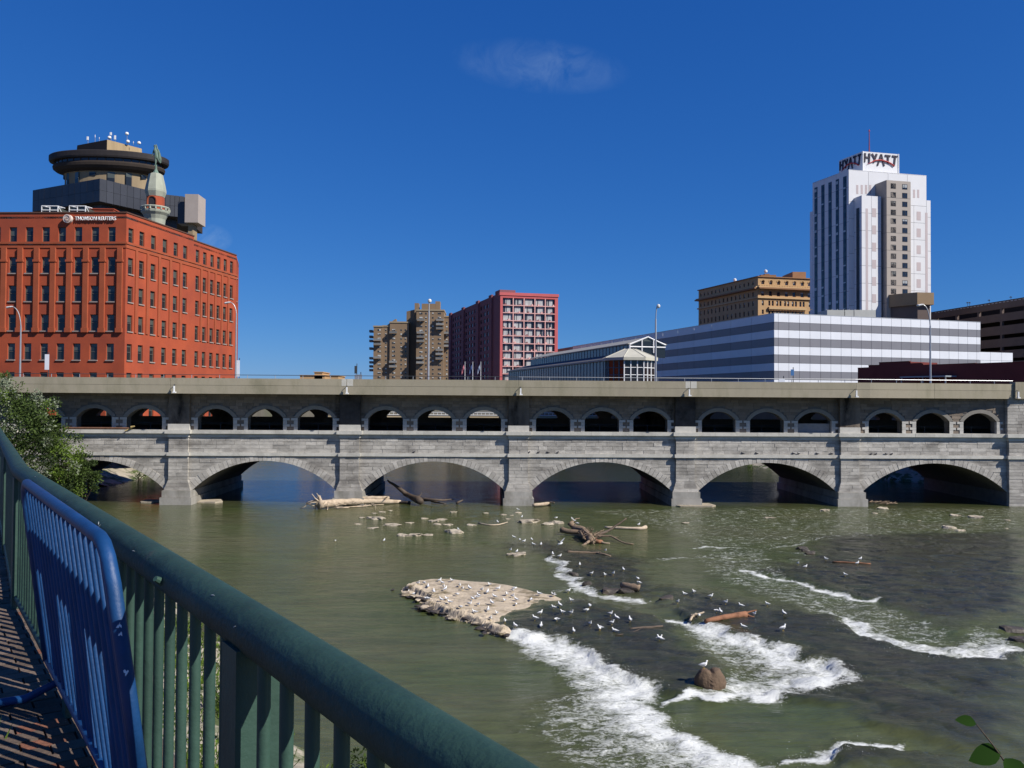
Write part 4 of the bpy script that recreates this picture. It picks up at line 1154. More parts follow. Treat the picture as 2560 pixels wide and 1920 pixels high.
# aerials on the roof of the drum
ant = [(770, 175, 40, 'p'), (855, 160, 30, 's'), (905, 175, 14, 's'), (1030, 165, 14, 'd'), (1048, 120, 34, 'p'), (1098, 165, 48, 'p'), (1240, 118, 26, 'd'), (1252, 212, 22, 'd'), (1315, 232, 18, 's'), (1385, 268, 22, 'd')]
alab = ['leftmost white panel aerial on the drum roof', 'thin white whip aerial on the drum roof, second from the left', 'short stub aerial on the drum roof left of the roof corner', 'small white dish right at the drum roof corner',
        'tall white panel aerial at the drum roof corner', 'white panel aerial just right of the drum roof corner', 'topmost round white dish on a mast on the drum roof', 'low white dish below the mast dish on the drum roof',
        'thin stub aerial on the right slope of the drum roof', 'rightmost small white dish on the drum roof']
for k, (x, y, h, kind) in enumerate(ant):
    p = kd(x, y, DYc - 4); base = zt_
    mb = MB(); hh_ = h * mp
    mb.tube([(p.x, DYc - 4, base), (p.x, DYc - 4, max(p.z, base + 0.3))], 0.09, 5)
    t = thing('aerial', alab[k], 'aerial', (p.x, DYc - 4, base), 'aerials on the drum roof')
    part('mast', mb, galv, t)
    mb = MB(); zz_ = max(p.z, base + 0.5)
    if kind == 'p': mb.box(p.x - 0.28, p.x + 0.28, DYc - 4.4, DYc - 4.1, zz_ - hh_ / 2, zz_ + hh_ / 2)
    elif kind == 'd': mb.lathe((p.x, DYc - 4.2), [(0.1, zz_ - 0.55), (0.55, zz_ - 0.3), (0.62, zz_), (0.5, zz_ + 0.35), (0.1, zz_ + 0.55)], 10)
    else: mb.tube([(p.x, DYc - 4, zz_), (p.x, DYc - 4, zz_ + hh_)], 0.1, 5)
    part('head', mb, white_paint, t)
# ---- brown stepped apartment tower -------------------------------------------
AY = 520.0
apt_brick = M('brown_brick', (0.235, 0.165, 0.105), 0.9, 0.10, 0.12, 0.2, 6, 0.15)
apt_trim = M('brown_concrete_trim', (0.30, 0.24, 0.16), 0.9, 0.1, 0.2)
apt_rail = M('balcony_grey', (0.20, 0.20, 0.19), 0.7, 0.15, 0.5, obj=0.3)
apt_glass = glass('apartment_glass', (0.03, 0.032, 0.035), (0.50, 0.50, 0.47), 0.1, 1.5, 0.1)
KA = 7.9
def ka(x, y, Y=AY): return at_y(910 + x / KA, 740 + y / KA, Y)
apt = thing('apartment_tower', 'brown brick stepped apartment tower with jutting balconies in the distance', 'apartment building', (ka(800, 1600).x, AY, 10))
def ablock(x0, x1, ytop, Y, depth, nm='wall', zb=9.5, mat=None, x0b=None):
    a = ka(x0, ytop, Y); b = ka(x1, ytop, Y); mb = MB()
    mb.box(a.x, b.x, Y, Y + depth, zb, a.z); part(nm, mb, mat or apt_brick, apt)
    mb = MB(); mb.box(a.x - 0.3, b.x + 0.3, Y - 0.35, Y + depth + 0.3, a.z, a.z + 0.9); part('roof_edge', mb, apt_trim, apt)
ablock(190, 372, 612, AY, 20); ablock(372, 512, 605, AY + 0.5, 20); ablock(512, 890, 530, AY - 0.5, 22)
ablock(890, 1036, 560, AY + 8, 18)                       # shaded recess between the wings
ablock(1036, 1580, 292, AY - 4, 24); ablock(1580, 1680, 420, AY - 1, 20)
a = ka(840, 305, AY + 6); b = ka(1036, 262, AY + 6)
mb = MB(); mb.prism([(a.x, AY + 6), (b.x, AY + 5), (b.x, AY + 22), (a.x, AY + 22)], 10, [a.z, b.z, b.z, a.z]); part('stair_wall', mb, apt_brick, apt)
for x0, x1, y0, y1 in ((1000, 1080, 140, 300), (1140, 1410, 150, 300), (1410, 1500, 105, 300)):
    p, q = ka(x0, y0, AY + 4), ka(x1, y1, AY + 4); mb = MB(); mb.box(p.x, q.x, AY + 4, AY + 12, q.z - 2, p.z); part('chimney_block', mb, apt_brick, apt)
p = ka(440, 590, AY + 3); q = ka(632, 452, AY + 3)
mb = MB(); mb.front([(p.x, p.z - 3), (q.x, p.z - 3), (q.x, q.z), (q.x - 1, q.z - 0.4), (p.x, p.z)], AY + 3, AY + 9); part('sloped_roof', mb, apt_brick, apt)
FH = 85.0
wm = MB(); wm.box(-1.05, 1.05, -0.06, 0.1, 0, 1.25); 
fr_m = wm.mesh('window', apt_trim)
pn1 = MB(); pn1.quad((-0.95, -0.09, 0.08), (-0.05, -0.09, 0.08), (-0.05, -0.09, 1.17), (-0.95, -0.09, 1.17)); pn1m = pn1.mesh('pane', apt_glass)
pn2 = MB(); pn2.quad((0.05, -0.09, 0.08), (0.95, -0.09, 0.08), (0.95, -0.09, 1.17), (0.05, -0.09, 1.17)); pn2m = pn2.mesh('pane', apt_glass)
wn_s = MB(); wn_s.box(-0.55, 0.55, -0.06, 0.1, 0, 1.2); wns = wn_s.mesh('window', apt_trim)
pns = MB(); pns.quad((-0.45, -0.09, 0.08), (0.45, -0.09, 0.08), (0.45, -0.09, 1.12), (-0.45, -0.09, 1.12)); pnsm = pns.mesh('pane', apt_glass)
def awin(x, y, Y, wide):
    p = ka(x, y, Y)
    o = inst('window', fr_m if wide else wns, apt, (p.x, Y, p.z - 0.6))
    if wide: sub('pane', pn1m, o); sub('pane', pn2m, o)
    else: sub('pane', pnsm, o)
for k in range(12):
    y = 672 + k * FH
    if y > 1620: break
    for x, w in ((300, 1), (432, 0), (585, 1), (735, 0), (820, 0)):
        awin(x, y, AY - 0.5 if x > 512 else (AY if x < 372 else AY + 0.5), w)
for k in range(16):
    y = 345 + k * FH
    if y > 1620: break
    for x, w in ((1125, 1), (1225, 0), (1360, 0), (1490, 1)): awin(x, y, AY - 4, w)
    if y > 600: awin(960, y, AY + 8, 1)
    if y > 430: awin(1635, y + 10, AY - 1, 0)
bal = MB(); bal.box(-2.3, 2.3, -2.2, 0, -0.35, -0.1)
balr = MB(); balr.box(-2.3, 2.3, -2.2, -2.05, -0.1, 1.1); balr.box(-2.3, -2.15, -2.05, 0, -0.1, 1.1); balr.box(2.15, 2.3, -2.05, 0, -0.1, 1.1)
bslab = bal.mesh('balcony', apt_brick); brail = balr.mesh('balcony_rail', apt_rail)
bals = [(265, 880, 0), (265, 965, 0), (265, 1230, 0), (580, 735, 0), (575, 1315, 0), (575, 1405, 0), (955, 655, 1), (955, 1075, 1), (950, 1495, 1), (950, 1585, 1),
        (1125, 490, 2), (1120, 740, 2), (1120, 820, 2), (1115, 905, 2), (1110, 1240, 2), (1110, 1330, 2), (1500, 490, 2), (1500, 575, 2), (1500, 655, 2),
        (1490, 1080, 2), (1490, 1160, 2), (1490, 1250, 2), (1635, 745, 3), (1635, 925, 3), (1635, 1000, 3)]
for x, y, w in bals:
    Y = (AY - 0.5 if x > 400 else AY, AY + 8, AY - 4, AY - 1)[w]; p = ka(x, y, Y)
    o = inst('balcony', bslab, apt, (p.x, Y, p.z)); sub('balcony_rail', brail, o)
for y in (715, 825, 905, 1055, 1245, 1325, 1405, 1480):
    p = ka(190, y, AY + 6); o = inst('balcony', bslab, apt, (p.x, AY + 4, p.z), R(-90)); sub('balcony_rail', brail, o)

# ---- pink hotel with a grid of balconies -------------------------------------
HY = 313.0; K3 = 3.95
def kh(x, y, Y=HY): return at_y(880 + x / K3, 680 + y / K3, Y)
pink = M('pink_render', (0.50, 0.115, 0.115), 0.85, 0.08, 0.2)
pink_line = M('pale_pink_slab', (0.70, 0.40, 0.37), 0.8, 0.06, 0.4)
dark_pink = M('dull_pink_brick', (0.22, 0.085, 0.095), 0.9, 0.1, 0.2)
curtain = M('curtain_white', (0.40, 0.41, 0.41), 0.9, 0.45, 1.3, stretch=(2.2, 2.2, 0.25))
hot_glass = M('hotel_glass', (0.03, 0.032, 0.04), 0.08, 0.3, 0.7, spec=0.5)
hc0 = kh(1465, 205); ZH = hc0.z; HC = Vector((hc0.x, HY)); HRt = hz_(880 + 2035 / K3, 680 + 226 / K3, ZH); HLt = hz_(880 + 955 / K3, 680 + 428 / K3, ZH)
hotel = thing('pink_hotel', 'pink hotel slab with a grid of glazed balconies on its sunny end', 'hotel', (HC.x, HY, 10))
hf = Face(HC, HRt, 10, ZH); hs_ = Face(HLt, HC, 10, ZH)
colx = [1487, 1591, 1698, 1805, 1908, 2003]; rowy = [252, 325.5, 400, 477, 552, 627.5, 703, 779, 856, 931, 1005, 1080]
cu = [hf.at(880 + x / K3, 680 + 600 / K3)[0] for x in colx]
cz = [hf.at(880 + 1487 / K3, 680 + y / K3)[1] for y in rowy]
hf.wall(hotel, pink, [(cu[0], cu[-1], cz[-1], cz[0])], 0.8)
mb = MB(); hf.box(mb, cu[0], cu[-1], cz[-1], cz[0], -0.9, -0.8); part('back_wall', mb, pink, hotel)
for i in range(1, 5):
    mb = MB(); hf.box(mb, cu[i] - 0.16, cu[i] + 0.16, cz[-1], cz[0], -0.8, 0.02); part('fin', mb, pink_line, hotel)
for z in cz[1:]:
    mb = MB(); hf.box(mb, cu[0], cu[-1], z - 0.14, z + 0.14, -0.8, 0.05); part('slab', mb, pink_line, hotel)
for i in range(5):
    for j in range(len(cz) - 1):
        w = cu[i + 1] - cu[i]; g0 = cu[i] + 0.2; g1 = cu[i + 1] - 0.2; z0, z1 = cz[j + 1] + 0.16, cz[j] - 0.16
        mb = MB(); hf.box(mb, g0, g1, z0, z1, -0.75, -0.7); o = part('balcony_door', mb, hot_glass, hotel)
        mb = MB(); c0 = g0 + rnd.uniform(0.0, 0.3) * w; c1 = g1 - rnd.uniform(0.0, 0.25) * w; m0 = rnd.uniform(c0, c1); hw = rnd.uniform(0.1, 0.5)
        hf.box(mb, c0, max(m0 - hw, c0 + 0.3), z0 + 0.1, z1 - 0.1, -0.68, -0.64)
        if m0 + hw < c1 - 0.2: hf.box(mb, m0 + hw, c1, z0 + 0.1, z1 - 0.1, -0.68, -0.64)
        part('curtain', mb, curtain, o)
        mb = MB(); x = rnd.uniform(g0, g1 - 0.6); hf.box(mb, x, x + 0.55, z0, z0 + 0.55, -0.45, -0.1)
        part('chair', mb, pink_line if rnd.random() < 0.6 else dark_pink, o)
mb = MB(); hf.box(mb, -0.3, hf.L + 0.3, ZH - 0.9, ZH + 0.2, -3, 0.25); part('cornice', mb, pink, hotel)
mb = MB(); hs_.box(mb, hs_.L - 6.5, hs_.L - 0.05, ZH, ZH + 1.2, -6, 0.2); part('roof_block', mb, dark_pink, hotel)
ncol = 15; sops = []
fhh = cz[0] - cz[1]
for i in range(ncol):
    u = hs_.L * (0.04 + 0.86 * i / ncol)
    if i in (5, 10): continue
    for j in range(11): sops.append((u, u + hs_.L * 0.03, cz[0] - fhh * (j + 0.75), cz[0] - fhh * (j + 0.18)))
hs_.wall(hotel, dark_pink, sops, 0.3); windows(hs_, hotel, sops, 'plain', M('dark_frame', (0.06, 0.055, 0.055), 0.6, 0), glass('hotel_side_glass', (0.03, 0.03, 0.04), (0.10, 0.09, 0.09), 0.3, 1.2), None, 0.3)
for i in (0, 5, 10, 14):
    mb = MB(); u = hs_.L * (0.04 + 0.86 * i / ncol); hs_.box(mb, max(u - 0.2, 0), u + hs_.L * 0.045, 10, ZH + 0.5, -0.1, 0.7); part('service_shaft', mb, dark_pink, hotel)
mb = MB(); mb.prism([HC, HRt, HRt + (HLt - HC), HLt], 10, ZH - 0.6) if False else mb.prism([HC + Vector((0.8, 1.9)), HRt + Vector((-0.3, 1.9)), HRt + (HLt - HC), HLt + Vector((0.8, 0))], 10, ZH - 0.5); part('core', mb, dark_pink, hotel)

# ---- striped convention hall --------------------------------------------------
CY = 190.0; K4 = 2.572
def kc(x, y, Y=CY): return at_y(1700 + x / K4, 620 + y / K4, Y)
white_panel = M('white_metal_panel', (0.66, 0.68, 0.72), 0.4, 0.04, 0.4, spec=0.4, obj=0.03)
grey_panel = M('grey_metal_panel', (0.185, 0.185, 0.205), 0.45, 0.05, 0.4, spec=0.4, obj=0.04)
joint_m = M('dark_joint', (0.12, 0.12, 0.13), 0.8, 0.05)
cc0 = kc(605, 420); ZCn = cc0.z; CC = Vector((cc0.x, CY)); CR = hz_(1700 + 1932 / K4, 620 + 478 / K4, ZCn); CL = hz_(1700 + 0 / K4, 620 + 520 / K4, ZCn)
cdir = (CL - CC).normalized(); CLL = CC + cdir * 190
hall = thing('convention_hall', 'white and grey striped metal clad hall beyond the bridge', 'building', (CC.x, CY, 10))
cf = Face(CC, CR, 10, ZCn); cl_ = Face(CLL, CC, 10, ZCn)
sy = [420, 475, 525, 577, 630, 685, 738, 790, 845, 900]
szs = [cf.at(1700 + 606 / K4, 620 + y / K4)[1] for y in sy]
cvx = [606, 632, 700, 768, 836, 904, 970, 1036, 1101, 1166, 1231, 1297, 1360, 1423, 1485, 1548, 1610, 1670, 1730, 1790, 1850, 1908, 1932]
cvu = [cf.at(1700 + x / K4, 620 + 650 / K4)[0] for x in cvx]; cvu[0] = 0; cvu[-1] = cf.L
for j in range(len(szs) - 1):
    for i in range(len(cvu) - 1):
        mb = MB(); cf.box(mb, cvu[i] + 0.04, cvu[i + 1] - 0.04, szs[j + 1] + 0.035, szs[j] - 0.035, -0.05, rnd.uniform(0, 0.012)); part('panel', mb, white_panel if j % 2 == 0 else grey_panel, hall)
# left wall panels
nl = 14
lu = [cl_.L - 130 * (k / nl) for k in range(nl + 1)]
for j in range(len(szs) - 1):
    for i in range(nl):
        mb = MB(); cl_.box(mb, lu[i + 1] + 0.05, lu[i] - 0.05, szs[j + 1] + 0.035, szs[j] - 0.035, -0.05, rnd.uniform(0, 0.012)); part('panel', mb, white_panel if j % 2 == 0 else grey_panel, hall)
mb = MB(); cl_.box(mb, 0, cl_.L - 130, 10, ZCn, -0.4, 0.0); part('side_wall', mb, grey_panel, hall)
bkv = Vector((-cdir.y, cdir.x)) * -1
mb = MB(); mb.prism([CC + cf.n * -0.06 + cl_.n * -0.06, CR - cf.n * 0.06, CR + cdir * 120, CLL - cl_.n * 0.06 + Vector((3, 0)), ], 10, ZCn - 0.25); part('core', mb, joint_m, hall)
mb = MB(); cl_.box(mb, cl_.L - 130, cl_.L, ZCn, ZCn + 0.12, -0.4, 0.05); cf.box(mb, 0.05, cf.L, ZCn, ZCn + 0.12, -0.4, 0.05); part('roof_edge', mb, galv, hall)
# low extension at the right
ex0 = CR + cf.u * -0.5; ex1 = CR + cf.u * (cf.at(1700 + 2140 / K4, 620 + 700 / K4)[0] - cf.L)
ef = Face(ex0, ex1, 10, cf.at(1700 + 1940 / K4, 620 + 668 / K4)[1])
zl = [ef.z1 - (ef.z1 - 10) * k / 7 for k in range(8)]
for j in range(7):
    for i in range(3):
        mb = MB(); ef.box(mb, ef.L * i / 3 + 0.04, ef.L * (i + 1) / 3 - 0.04, zl[j + 1] + 0.03, zl[j] - 0.03, -0.05, 0); part('panel', mb, white_panel, hall)
mb = MB(); mb.prism([ex0 - ef.n * 0.06, ex1 - ef.n * 0.06, ex1 + cdir * 40, ex0 + cdir * 40], 10, ef.z1 - 0.2); part('core', mb, joint_m, hall)
# rooftop plant
rp0, rp1 = kc(945, 400, CY + 30), kc(1260, 440, CY + 30)
plant = thing('rooftop_plant', 'low pale plant housing on the striped hall roof', 'plant room', ((rp0.x + rp1.x) / 2, CY + 30, ZCn - 0.3))
for a_, b_ in ((945, 1058), (1060, 1118), (1120, 1260)):
    p, q = kc(a_, 398, CY + 30), kc(b_, 440, CY + 30); mb = MB(); mb.box(p.x + 0.05, q.x - 0.05, CY + 30, CY + 36, ZCn - 0.3, p.z); part('housing', mb, M('plant_grey', (0.45, 0.45, 0.41), 0.7, 0.1, 0.5, obj=0.1), plant)
for k in range(9):
    p = kc(950 + k * 37, 393, CY + 30); mb = MB(); mb.tube([(p.x, CY + 31, rp0.z - 0.01), (p.x, CY + 31, rp0.z + 0.45)], 0.1, 5); part('vent', mb, galv, plant)

# ---- long glazed gallery with the pavilion ------------------------------------
K6 = 4.809
def kg(x, y, Y): return at_y(1240 + x / K6, 800 + y / K6, Y)
gal_wall = M('blue_grey_glazing', (0.075, 0.105, 0.13), 0.25, 0.15, 0.5, spec=0.5)
gal_roof = M('grey_metal_roof', (0.30, 0.29, 0.25), 0.6, 0.08, 0.4, spec=0.4)
gal_dark = M('shaded_roof_membrane', (0.10, 0.10, 0.11), 0.8, 0.1, 0.4)
GY = 168.0
g0 = kg(1355, 490, GY); GA = Vector((g0.x, GY)); ZE = g0.z
far_e = hz_(1240 + 150 / K6, 800 + 626 / K6, ZE)
gdir = (far_e - GA).normalized(); GLn = (far_e - GA).length
gn = Vector((gdir.y, -gdir.x)) * -1                      # towards the left, outward
if gn.x > 0: gn = -gn
gal = thing('glazed_gallery', 'long low glazed gallery with a stepped metal roof in front of the striped hall', 'gallery', (GA.x, GY, 10))
def gp(t, s_): return GA + gdir * t - gn * s_            # s_: metres inwards from the outer wall
def gbox(mb, t0, t1, s0, s1, z0, z1, z0b=None, z1b=None):
    p = [gp(t0, s0), gp(t1, s0), gp(t1, s1), gp(t0, s1)]
    zb = [z0, z0, z0b if z0b is not None else z0, z0b if z0b is not None else z0]; zt = [z1, z1, z1b if z1b is not None else z1, z1b if z1b is not None else z1]
    mb.add([(p[i].x, p[i].y, zb[i]) for i in range(4)] + [(p[i].x, p[i].y, zt[i]) for i in range(4)], [(0, 1, 2, 3), (7, 6, 5, 4), (0, 4, 5, 1), (1, 5, 6, 2), (2, 6, 7, 3), (3, 7, 4, 0)])
# heights of the clerestory from the picture at the near end, found on the wall planes set back from the eave
S1 = 4.5
def zat(px, py, s_):
    A_ = gp(0, s_); B_ = gp(10, s_); return on_plane(px, py, A_, B_)[1]
zc1 = zat(1240 + 1395 / K6, 800 + 325 / K6, S1); zc0 = zat(1240 + 1395 / K6, 800 + 418 / K6, S1)
zrid = zat(1240 + 1505 / K6, 800 + 258 / K6, S1 + 4)
mb = MB(); gbox(mb, 0, GLn, 0, 0.3, 10, ZE); part('outer_wall', mb, gal_wall, gal)
mb = MB(); gbox(mb, -0.3, GLn + 0.3, -0.5, S1, ZE, ZE + 0.35, None, None); part('eave', mb, gal_roof, gal)
mb = MB(); gbox(mb, -0.2, GLn, 0.2, S1 + 0.05, ZE + 0.3, ZE + 0.4, zc0 - 0.1, zc0); part('lower_roof', mb, gal_dark, gal)
mb = MB(); gbox(mb, 0, GLn * 0.9, S1, S1 + 0.3, zc0 - 1, zc1); part('clerestory', mb, gal_wall, gal)
mb = MB(); gbox(mb, -0.3, GLn * 0.9, S1 - 0.4, S1 + 4, zc1, zc1 + 0.2, zrid - 0.2, zrid); gbox(mb, -0.3, GLn * 0.9, S1 + 4, S1 + 8.4, zrid - 0.2, zrid, zc1, zc1 + 0.2); part('upper_roof', mb, gal_roof, gal)
for k in range(40):
    t = GLn * (k + 0.5) / 40; mb = MB(); gbox(mb, t - 0.08, t + 0.08, -0.08, 0.02, 10, ZE); part('mullion', mb, M('mullion_grey', (0.13, 0.16, 0.18), 0.5, 0) if k == 0 else MATS['mullion_grey'], gal)
    if k < 36: mb = MB(); gbox(mb, t - 0.07, t + 0.07, S1 - 0.07, S1 + 0.02, zc0, zc1); part('mullion', mb, MATS['mullion_grey'], gal)
# gable end: white frame and dark panes
p0, p1, pr_ = gp(-0.3, S1), gp(-0.3, S1 + 8), gp(-0.3, S1 + 4)
mb = MB()
def gpt(s_, z): 
    p = gp(-0.3, s_); return (p.x, p.y, z)
mb.add([gpt(S1, zc0 - 1), gpt(S1 + 8, zc0 - 1), gpt(S1 + 8, zc1), gpt(S1 + 4, zrid), gpt(S1, zc1)], [(0, 1, 2, 3, 4)]); part('gable_pane', mb, glass_dark, gal)
for A_, B_ in (((S1, zc0 - 1), (S1, zc1)), ((S1, zc1 - 0.5), (S1 + 8, zc1 - 0.5)), ((S1, zc1), (S1 + 4, zrid)), ((S1 + 4, zrid), (S1 + 8, zc1)), ((S1 + 2.7, zc0), (S1 + 2.7, zc1 + 1.0)), ((S1 + 5.3, zc0), (S1 + 5.3, zc1 + 1.0))):
    mb = MB(); mb.tube([Vector(gpt(*A_)) - Vector((0, 0.15, 0)), Vector(gpt(*B_)) - Vector((0, 0.15, 0))], 0.16, 5); part('gable_frame', mb, white_paint, gal)
# octagonal entrance pavilion
PY = 161.0
pc = kg(1610, 600, PY); pavw = (kg(1905, 495, PY).x - kg(1260, 495, PY).x) / 2
pav = thing('entrance_pavilion', 'octagonal glass pavilion with a pale hipped roof at the gallery end', 'pavilion', (pc.x, PY, 10))
zpe = kg(1600, 495, PY).z; zpe2 = zpe + 0.55; zpa = kg(1580, 350, PY).z
mb = MB()
def octa(r, z): return [(pc.x + r * math.cos(math.pi / 8 + k * math.pi / 4), PY + r * math.sin(math.pi / 8 + k * math.pi / 4), z) for k in range(8)]
rw = pavw * 1.04
v = octa(rw, zpe) + octa(rw, zpe2) + octa(rw * 0.2, zpa)
mb.add(v, [(7, 6, 5, 4, 3, 2, 1, 0)] + [(k, (k + 1) % 8, 8 + (k + 1) % 8, 8 + k) for k in range(8)] + [(8 + k, 8 + (k + 1) % 8, 16 + (k + 1) % 8, 16 + k) for k in range(8)] + [tuple(range(16, 24))])
part('hipped_roof', mb, M('pale_metal_roof', (0.46, 0.44, 0.36), 0.6, 0.1, 0.8), pav)
for k in range(8):
    mb = MB(); o8 = octa(rw, zpe2)[k]; o9 = octa(rw * 0.2, zpa)[k]; mb.tube([o8, o9], 0.1, 5); part('roof_rib', mb, MATS['pale_metal_roof'], pav)
ri = rw * 0.88
mb = MB(); mb.add(octa(ri, 10) + octa(ri, zpe), [(k, (k + 1) % 8, 8 + (k + 1) % 8, 8 + k) for k in range(8)]); part('glazing', mb, M('pavilion_glass', (0.02, 0.014, 0.014), 0.08, 0.2, 0.6, spec=0.5), pav)
zmid = [kg(1600, 582, PY).z, kg(1600, 668, PY).z]
for k in range(8):
    a_, b_ = Vector(octa(ri + 0.06, 0)[k]), Vector(octa(ri + 0.06, 0)[(k + 1) % 8])
    for t in (0.0, 0.333, 0.667):
        p = a_.lerp(b_, t); mb = MB(); mb.box(p.x - 0.1, p.x + 0.1, p.y - 0.1, p.y + 0.1, 10, zpe); part('mullion', mb, white_paint if a_.x + b_.x > 2 * pc.x - 3 else MATS['mullion_grey'], pav)
    for z in zmid:
        mb = MB(); mb.tube([(a_.x, a_.y, z), (b_.x, b_.y, z)], 0.08, 4); part('transom', mb, white_paint if a_.x + b_.x > 2 * pc.x - 3 else MATS['mullion_grey'], pav)
# ---- white hotel tower ---------------------------------------------------------
TYY = 280.0; K5 = 3.3175
def kt(x, y): return (1980 + x / K5, 310 + y / K5)
white_clad = M('white_tower_panel', (0.66, 0.66, 0.67), 0.6, 0.03, 0.3, spec=0.25, obj=0.02)
shade_clad = white_clad
mauve = M('mauve_inset_panel', (0.47, 0.40, 0.40), 0.7, 0.04, 0.3)
tan_pan = M('taupe_panel', (0.36, 0.315, 0.275), 0.7, 0.05, 0.3)
tw_frame = M('dark_bronze_frame', (0.05, 0.05, 0.055), 0.5, 0.1, 1)
tw_glass = glass('tower_glass', (0.02, 0.03, 0.05), (0.40, 0.42, 0.42), 0.35, 1.5, 0.05)
strip_m = M('dark_window_strip', (0.035, 0.05, 0.06), 0.15, 0.25, 0.25, spec=0.5)
Tc = at_y(*kt(470, 378), TYY); ZT = Tc.z; TA = Vector((Tc.x, TYY)); TB = hz_(*kt(1115, 428), ZT); TL_ = hz_(*kt(170, 490), ZT)
tower2 = thing('hotel_tower', 'tall white panelled hotel tower with a sign box on its roof', 'hotel', (TA.x, TYY, 10))
tf = Face(TA, TB, 10, ZT); tl_f = Face(TL_, TA, 10, ZT)
inn = (TB - TA) + (TL_ - TA)
def rect_core(A_, B_, depth_v, z0, z1, mat, nm='core'):
    mb = MB(); mb.prism([A_, B_, B_ + depth_v, A_ + depth_v], z0, z1); return part(nm, mb, mat, tower2)
dv = TL_ - TA
FLH = (tf.at(*kt(835, 1510))[1] - tf.at(*kt(835, 515))[1]) / -14.0
def clad(face, u0, u1, z0, z1, nu, dz, mat=white_clad, gap=0.05):
    """panels with recessed joints"""
    z = z1
    while z > z0 + 0.3:
        za = max(z - dz, z0)
        for i in range(nu):
            mb = MB(); face.box(mb, u0 + (u1 - u0) * i / nu + gap, u0 + (u1 - u0) * (i + 1) / nu - gap, za + gap, z - gap, -0.2, 0); part('panel', mb, mat, tower2)
        z = za
rect_core(TA + tf.n * -0.05 + tl_f.n * -0.05 + dv * 0, TB + tf.n * -0.05, dv * 0.99, 10, ZT - 0.2, joint_m)
DZ2 = FLH * 2
clad(tf, 0, tf.L, tf.at(*kt(470, 640))[1], ZT, 4, 12)
clad(tf, 0, tf.L, 10, tf.at(*kt(470, 640))[1], 6, DZ2)
clad(tl_f, 0, tl_f.L, 10, ZT, 3, DZ2)
# mauve insets on the front
def inset(face, x0, x1, y0, y1, mat=mauve, out=0.03, nm='inset_panel'):
    a = face.at(*kt(x0, y1)); b = face.at(*kt(x1, y0)); mb = MB(); face.box(mb, a[0], b[0], a[1], b[1], -0.1, out); part(nm, mb, mat, tower2)
for x in (533, 570, 606, 640): inset(tf, x, x + 17, 506, 580)
for x in (1004, 1038): inset(tf, x, x + 17, 545, 612)
# dark window strips on the shaded side, each with its panes
stx = [(186, 212, 530), (243, 270, 510), (302, 330, 488), (363, 390, 463), (424, 453, 440)]
for i, (x0, x1, yt) in enumerate(stx):
    a = tl_f.at(*kt(x0, yt)); b = tl_f.at(*kt(x1, yt)); mb = MB(); tl_f.box(mb, a[0], b[0], 10, a[1], -0.1, 0.03); part('window_strip', mb, strip_m, tower2)
    z = a[1] - 0.3; k = 0
    pm = MB(); w = b[0] - a[0]; pm.box(-w * 0.5 + 0.12, w * 0.5 - 0.5, -0.05, 0.02, 0, FLH * 0.55); pmm = pm.mesh('window', tw_glass)
    while z - FLH > 12:
        inst('window', pmm, tower2, tl_f.pt((a[0] + b[0]) / 2, z - FLH * 0.7, 0.04), tl_f.rz); z -= FLH
# boxes standing out from the front
def proud(x_wall, x_corner, y_top, face=tf):
    """where a box that starts at wall pixel x_wall has its outer corner at pixel x_corner: depth and height"""
    px_w, py = kt(x_wall, y_top + 30); u = face.at(px_w, py)[0]; lo_, hi_ = 0.0, 14.0
    for _ in range(40):
        m_ = (lo_ + hi_) / 2; q = proj(face.pt(u, 60, m_))
        if q[0] < 1980 + x_corner / K5: lo_ = m_
        else: hi_ = m_
    p = (lo_ + hi_) / 2; A_ = Vector(face.pt(u, 0, p).xy); B_ = A_ + face.u * 10
    z = on_plane(*kt(x_corner, y_top), A_, B_)[1]
    return u, p, z, A_
def bay(x_wall, x_corner, x_right, y_top, mat, sidemat):
    u, p, z, A_ = proud(x_wall, x_corner, y_top)
    ur = on_plane(*kt(x_right, y_top + 20), A_, A_ + tf.u * 10)[0]
    fc = Face(A_, A_ + tf.u * ur, 10, z); sd = Face(Vector(tf.pt(u, 0).xy), A_, 10, z)
    rect_core(A_ - fc.n * 0.05 + fc.u * 0.05, fc.B - fc.n * 0.05 - fc.u * 0.05, -fc.n * (p - 0.1), 10, z - 0.15, joint_m)
    clad(fc, 0, fc.L, 10, z, 2 if mat is white_clad else 1, DZ2, mat); clad(sd, 0, sd.L, 10, z, 1, DZ2, sidemat)
    rs = Face(fc.B, Vector(tf.pt(u + ur, 0).xy), 10, z); clad(rs, 0, rs.L, 10, z, 1, DZ2, mat)
    return fc, sd
b1, s1 = bay(515, 578, 740, 590, white_clad, white_clad)
b2, s2 = bay(690, 785, 985, 463, tan_pan, tan_pan)
a = b1.at(*kt(610, 700)); c_ = b1.at(*kt(630, 700)); mb = MB(); b1.box(mb, a[0], c_[0], 10, a[1], -0.1, 0.03); part('inset_panel', mb, mauve, tower2)
for k in range(8): inset(b1, 664, 698, 700 + k * 142.3, 771 + k * 142.3)
for k in range(8): inset(tf, 1034, 1068, 728 + k * 140, 798 + k * 140)
a = tf.at(*kt(1104, 735)); c_ = tf.at(*kt(1124, 735)); mb = MB(); tf.box(mb, a[0], c_[0], 10, a[1], -0.1, 0.03); part('inset_panel', mb, mauve, tower2)
a = s1.L; mb = MB(); s1.box(mb, s1.L * 0.3, s1.L * 0.72, 10, s1.z1 - 4, -0.1, 0.04); part('window_strip', mb, strip_m, tower2)
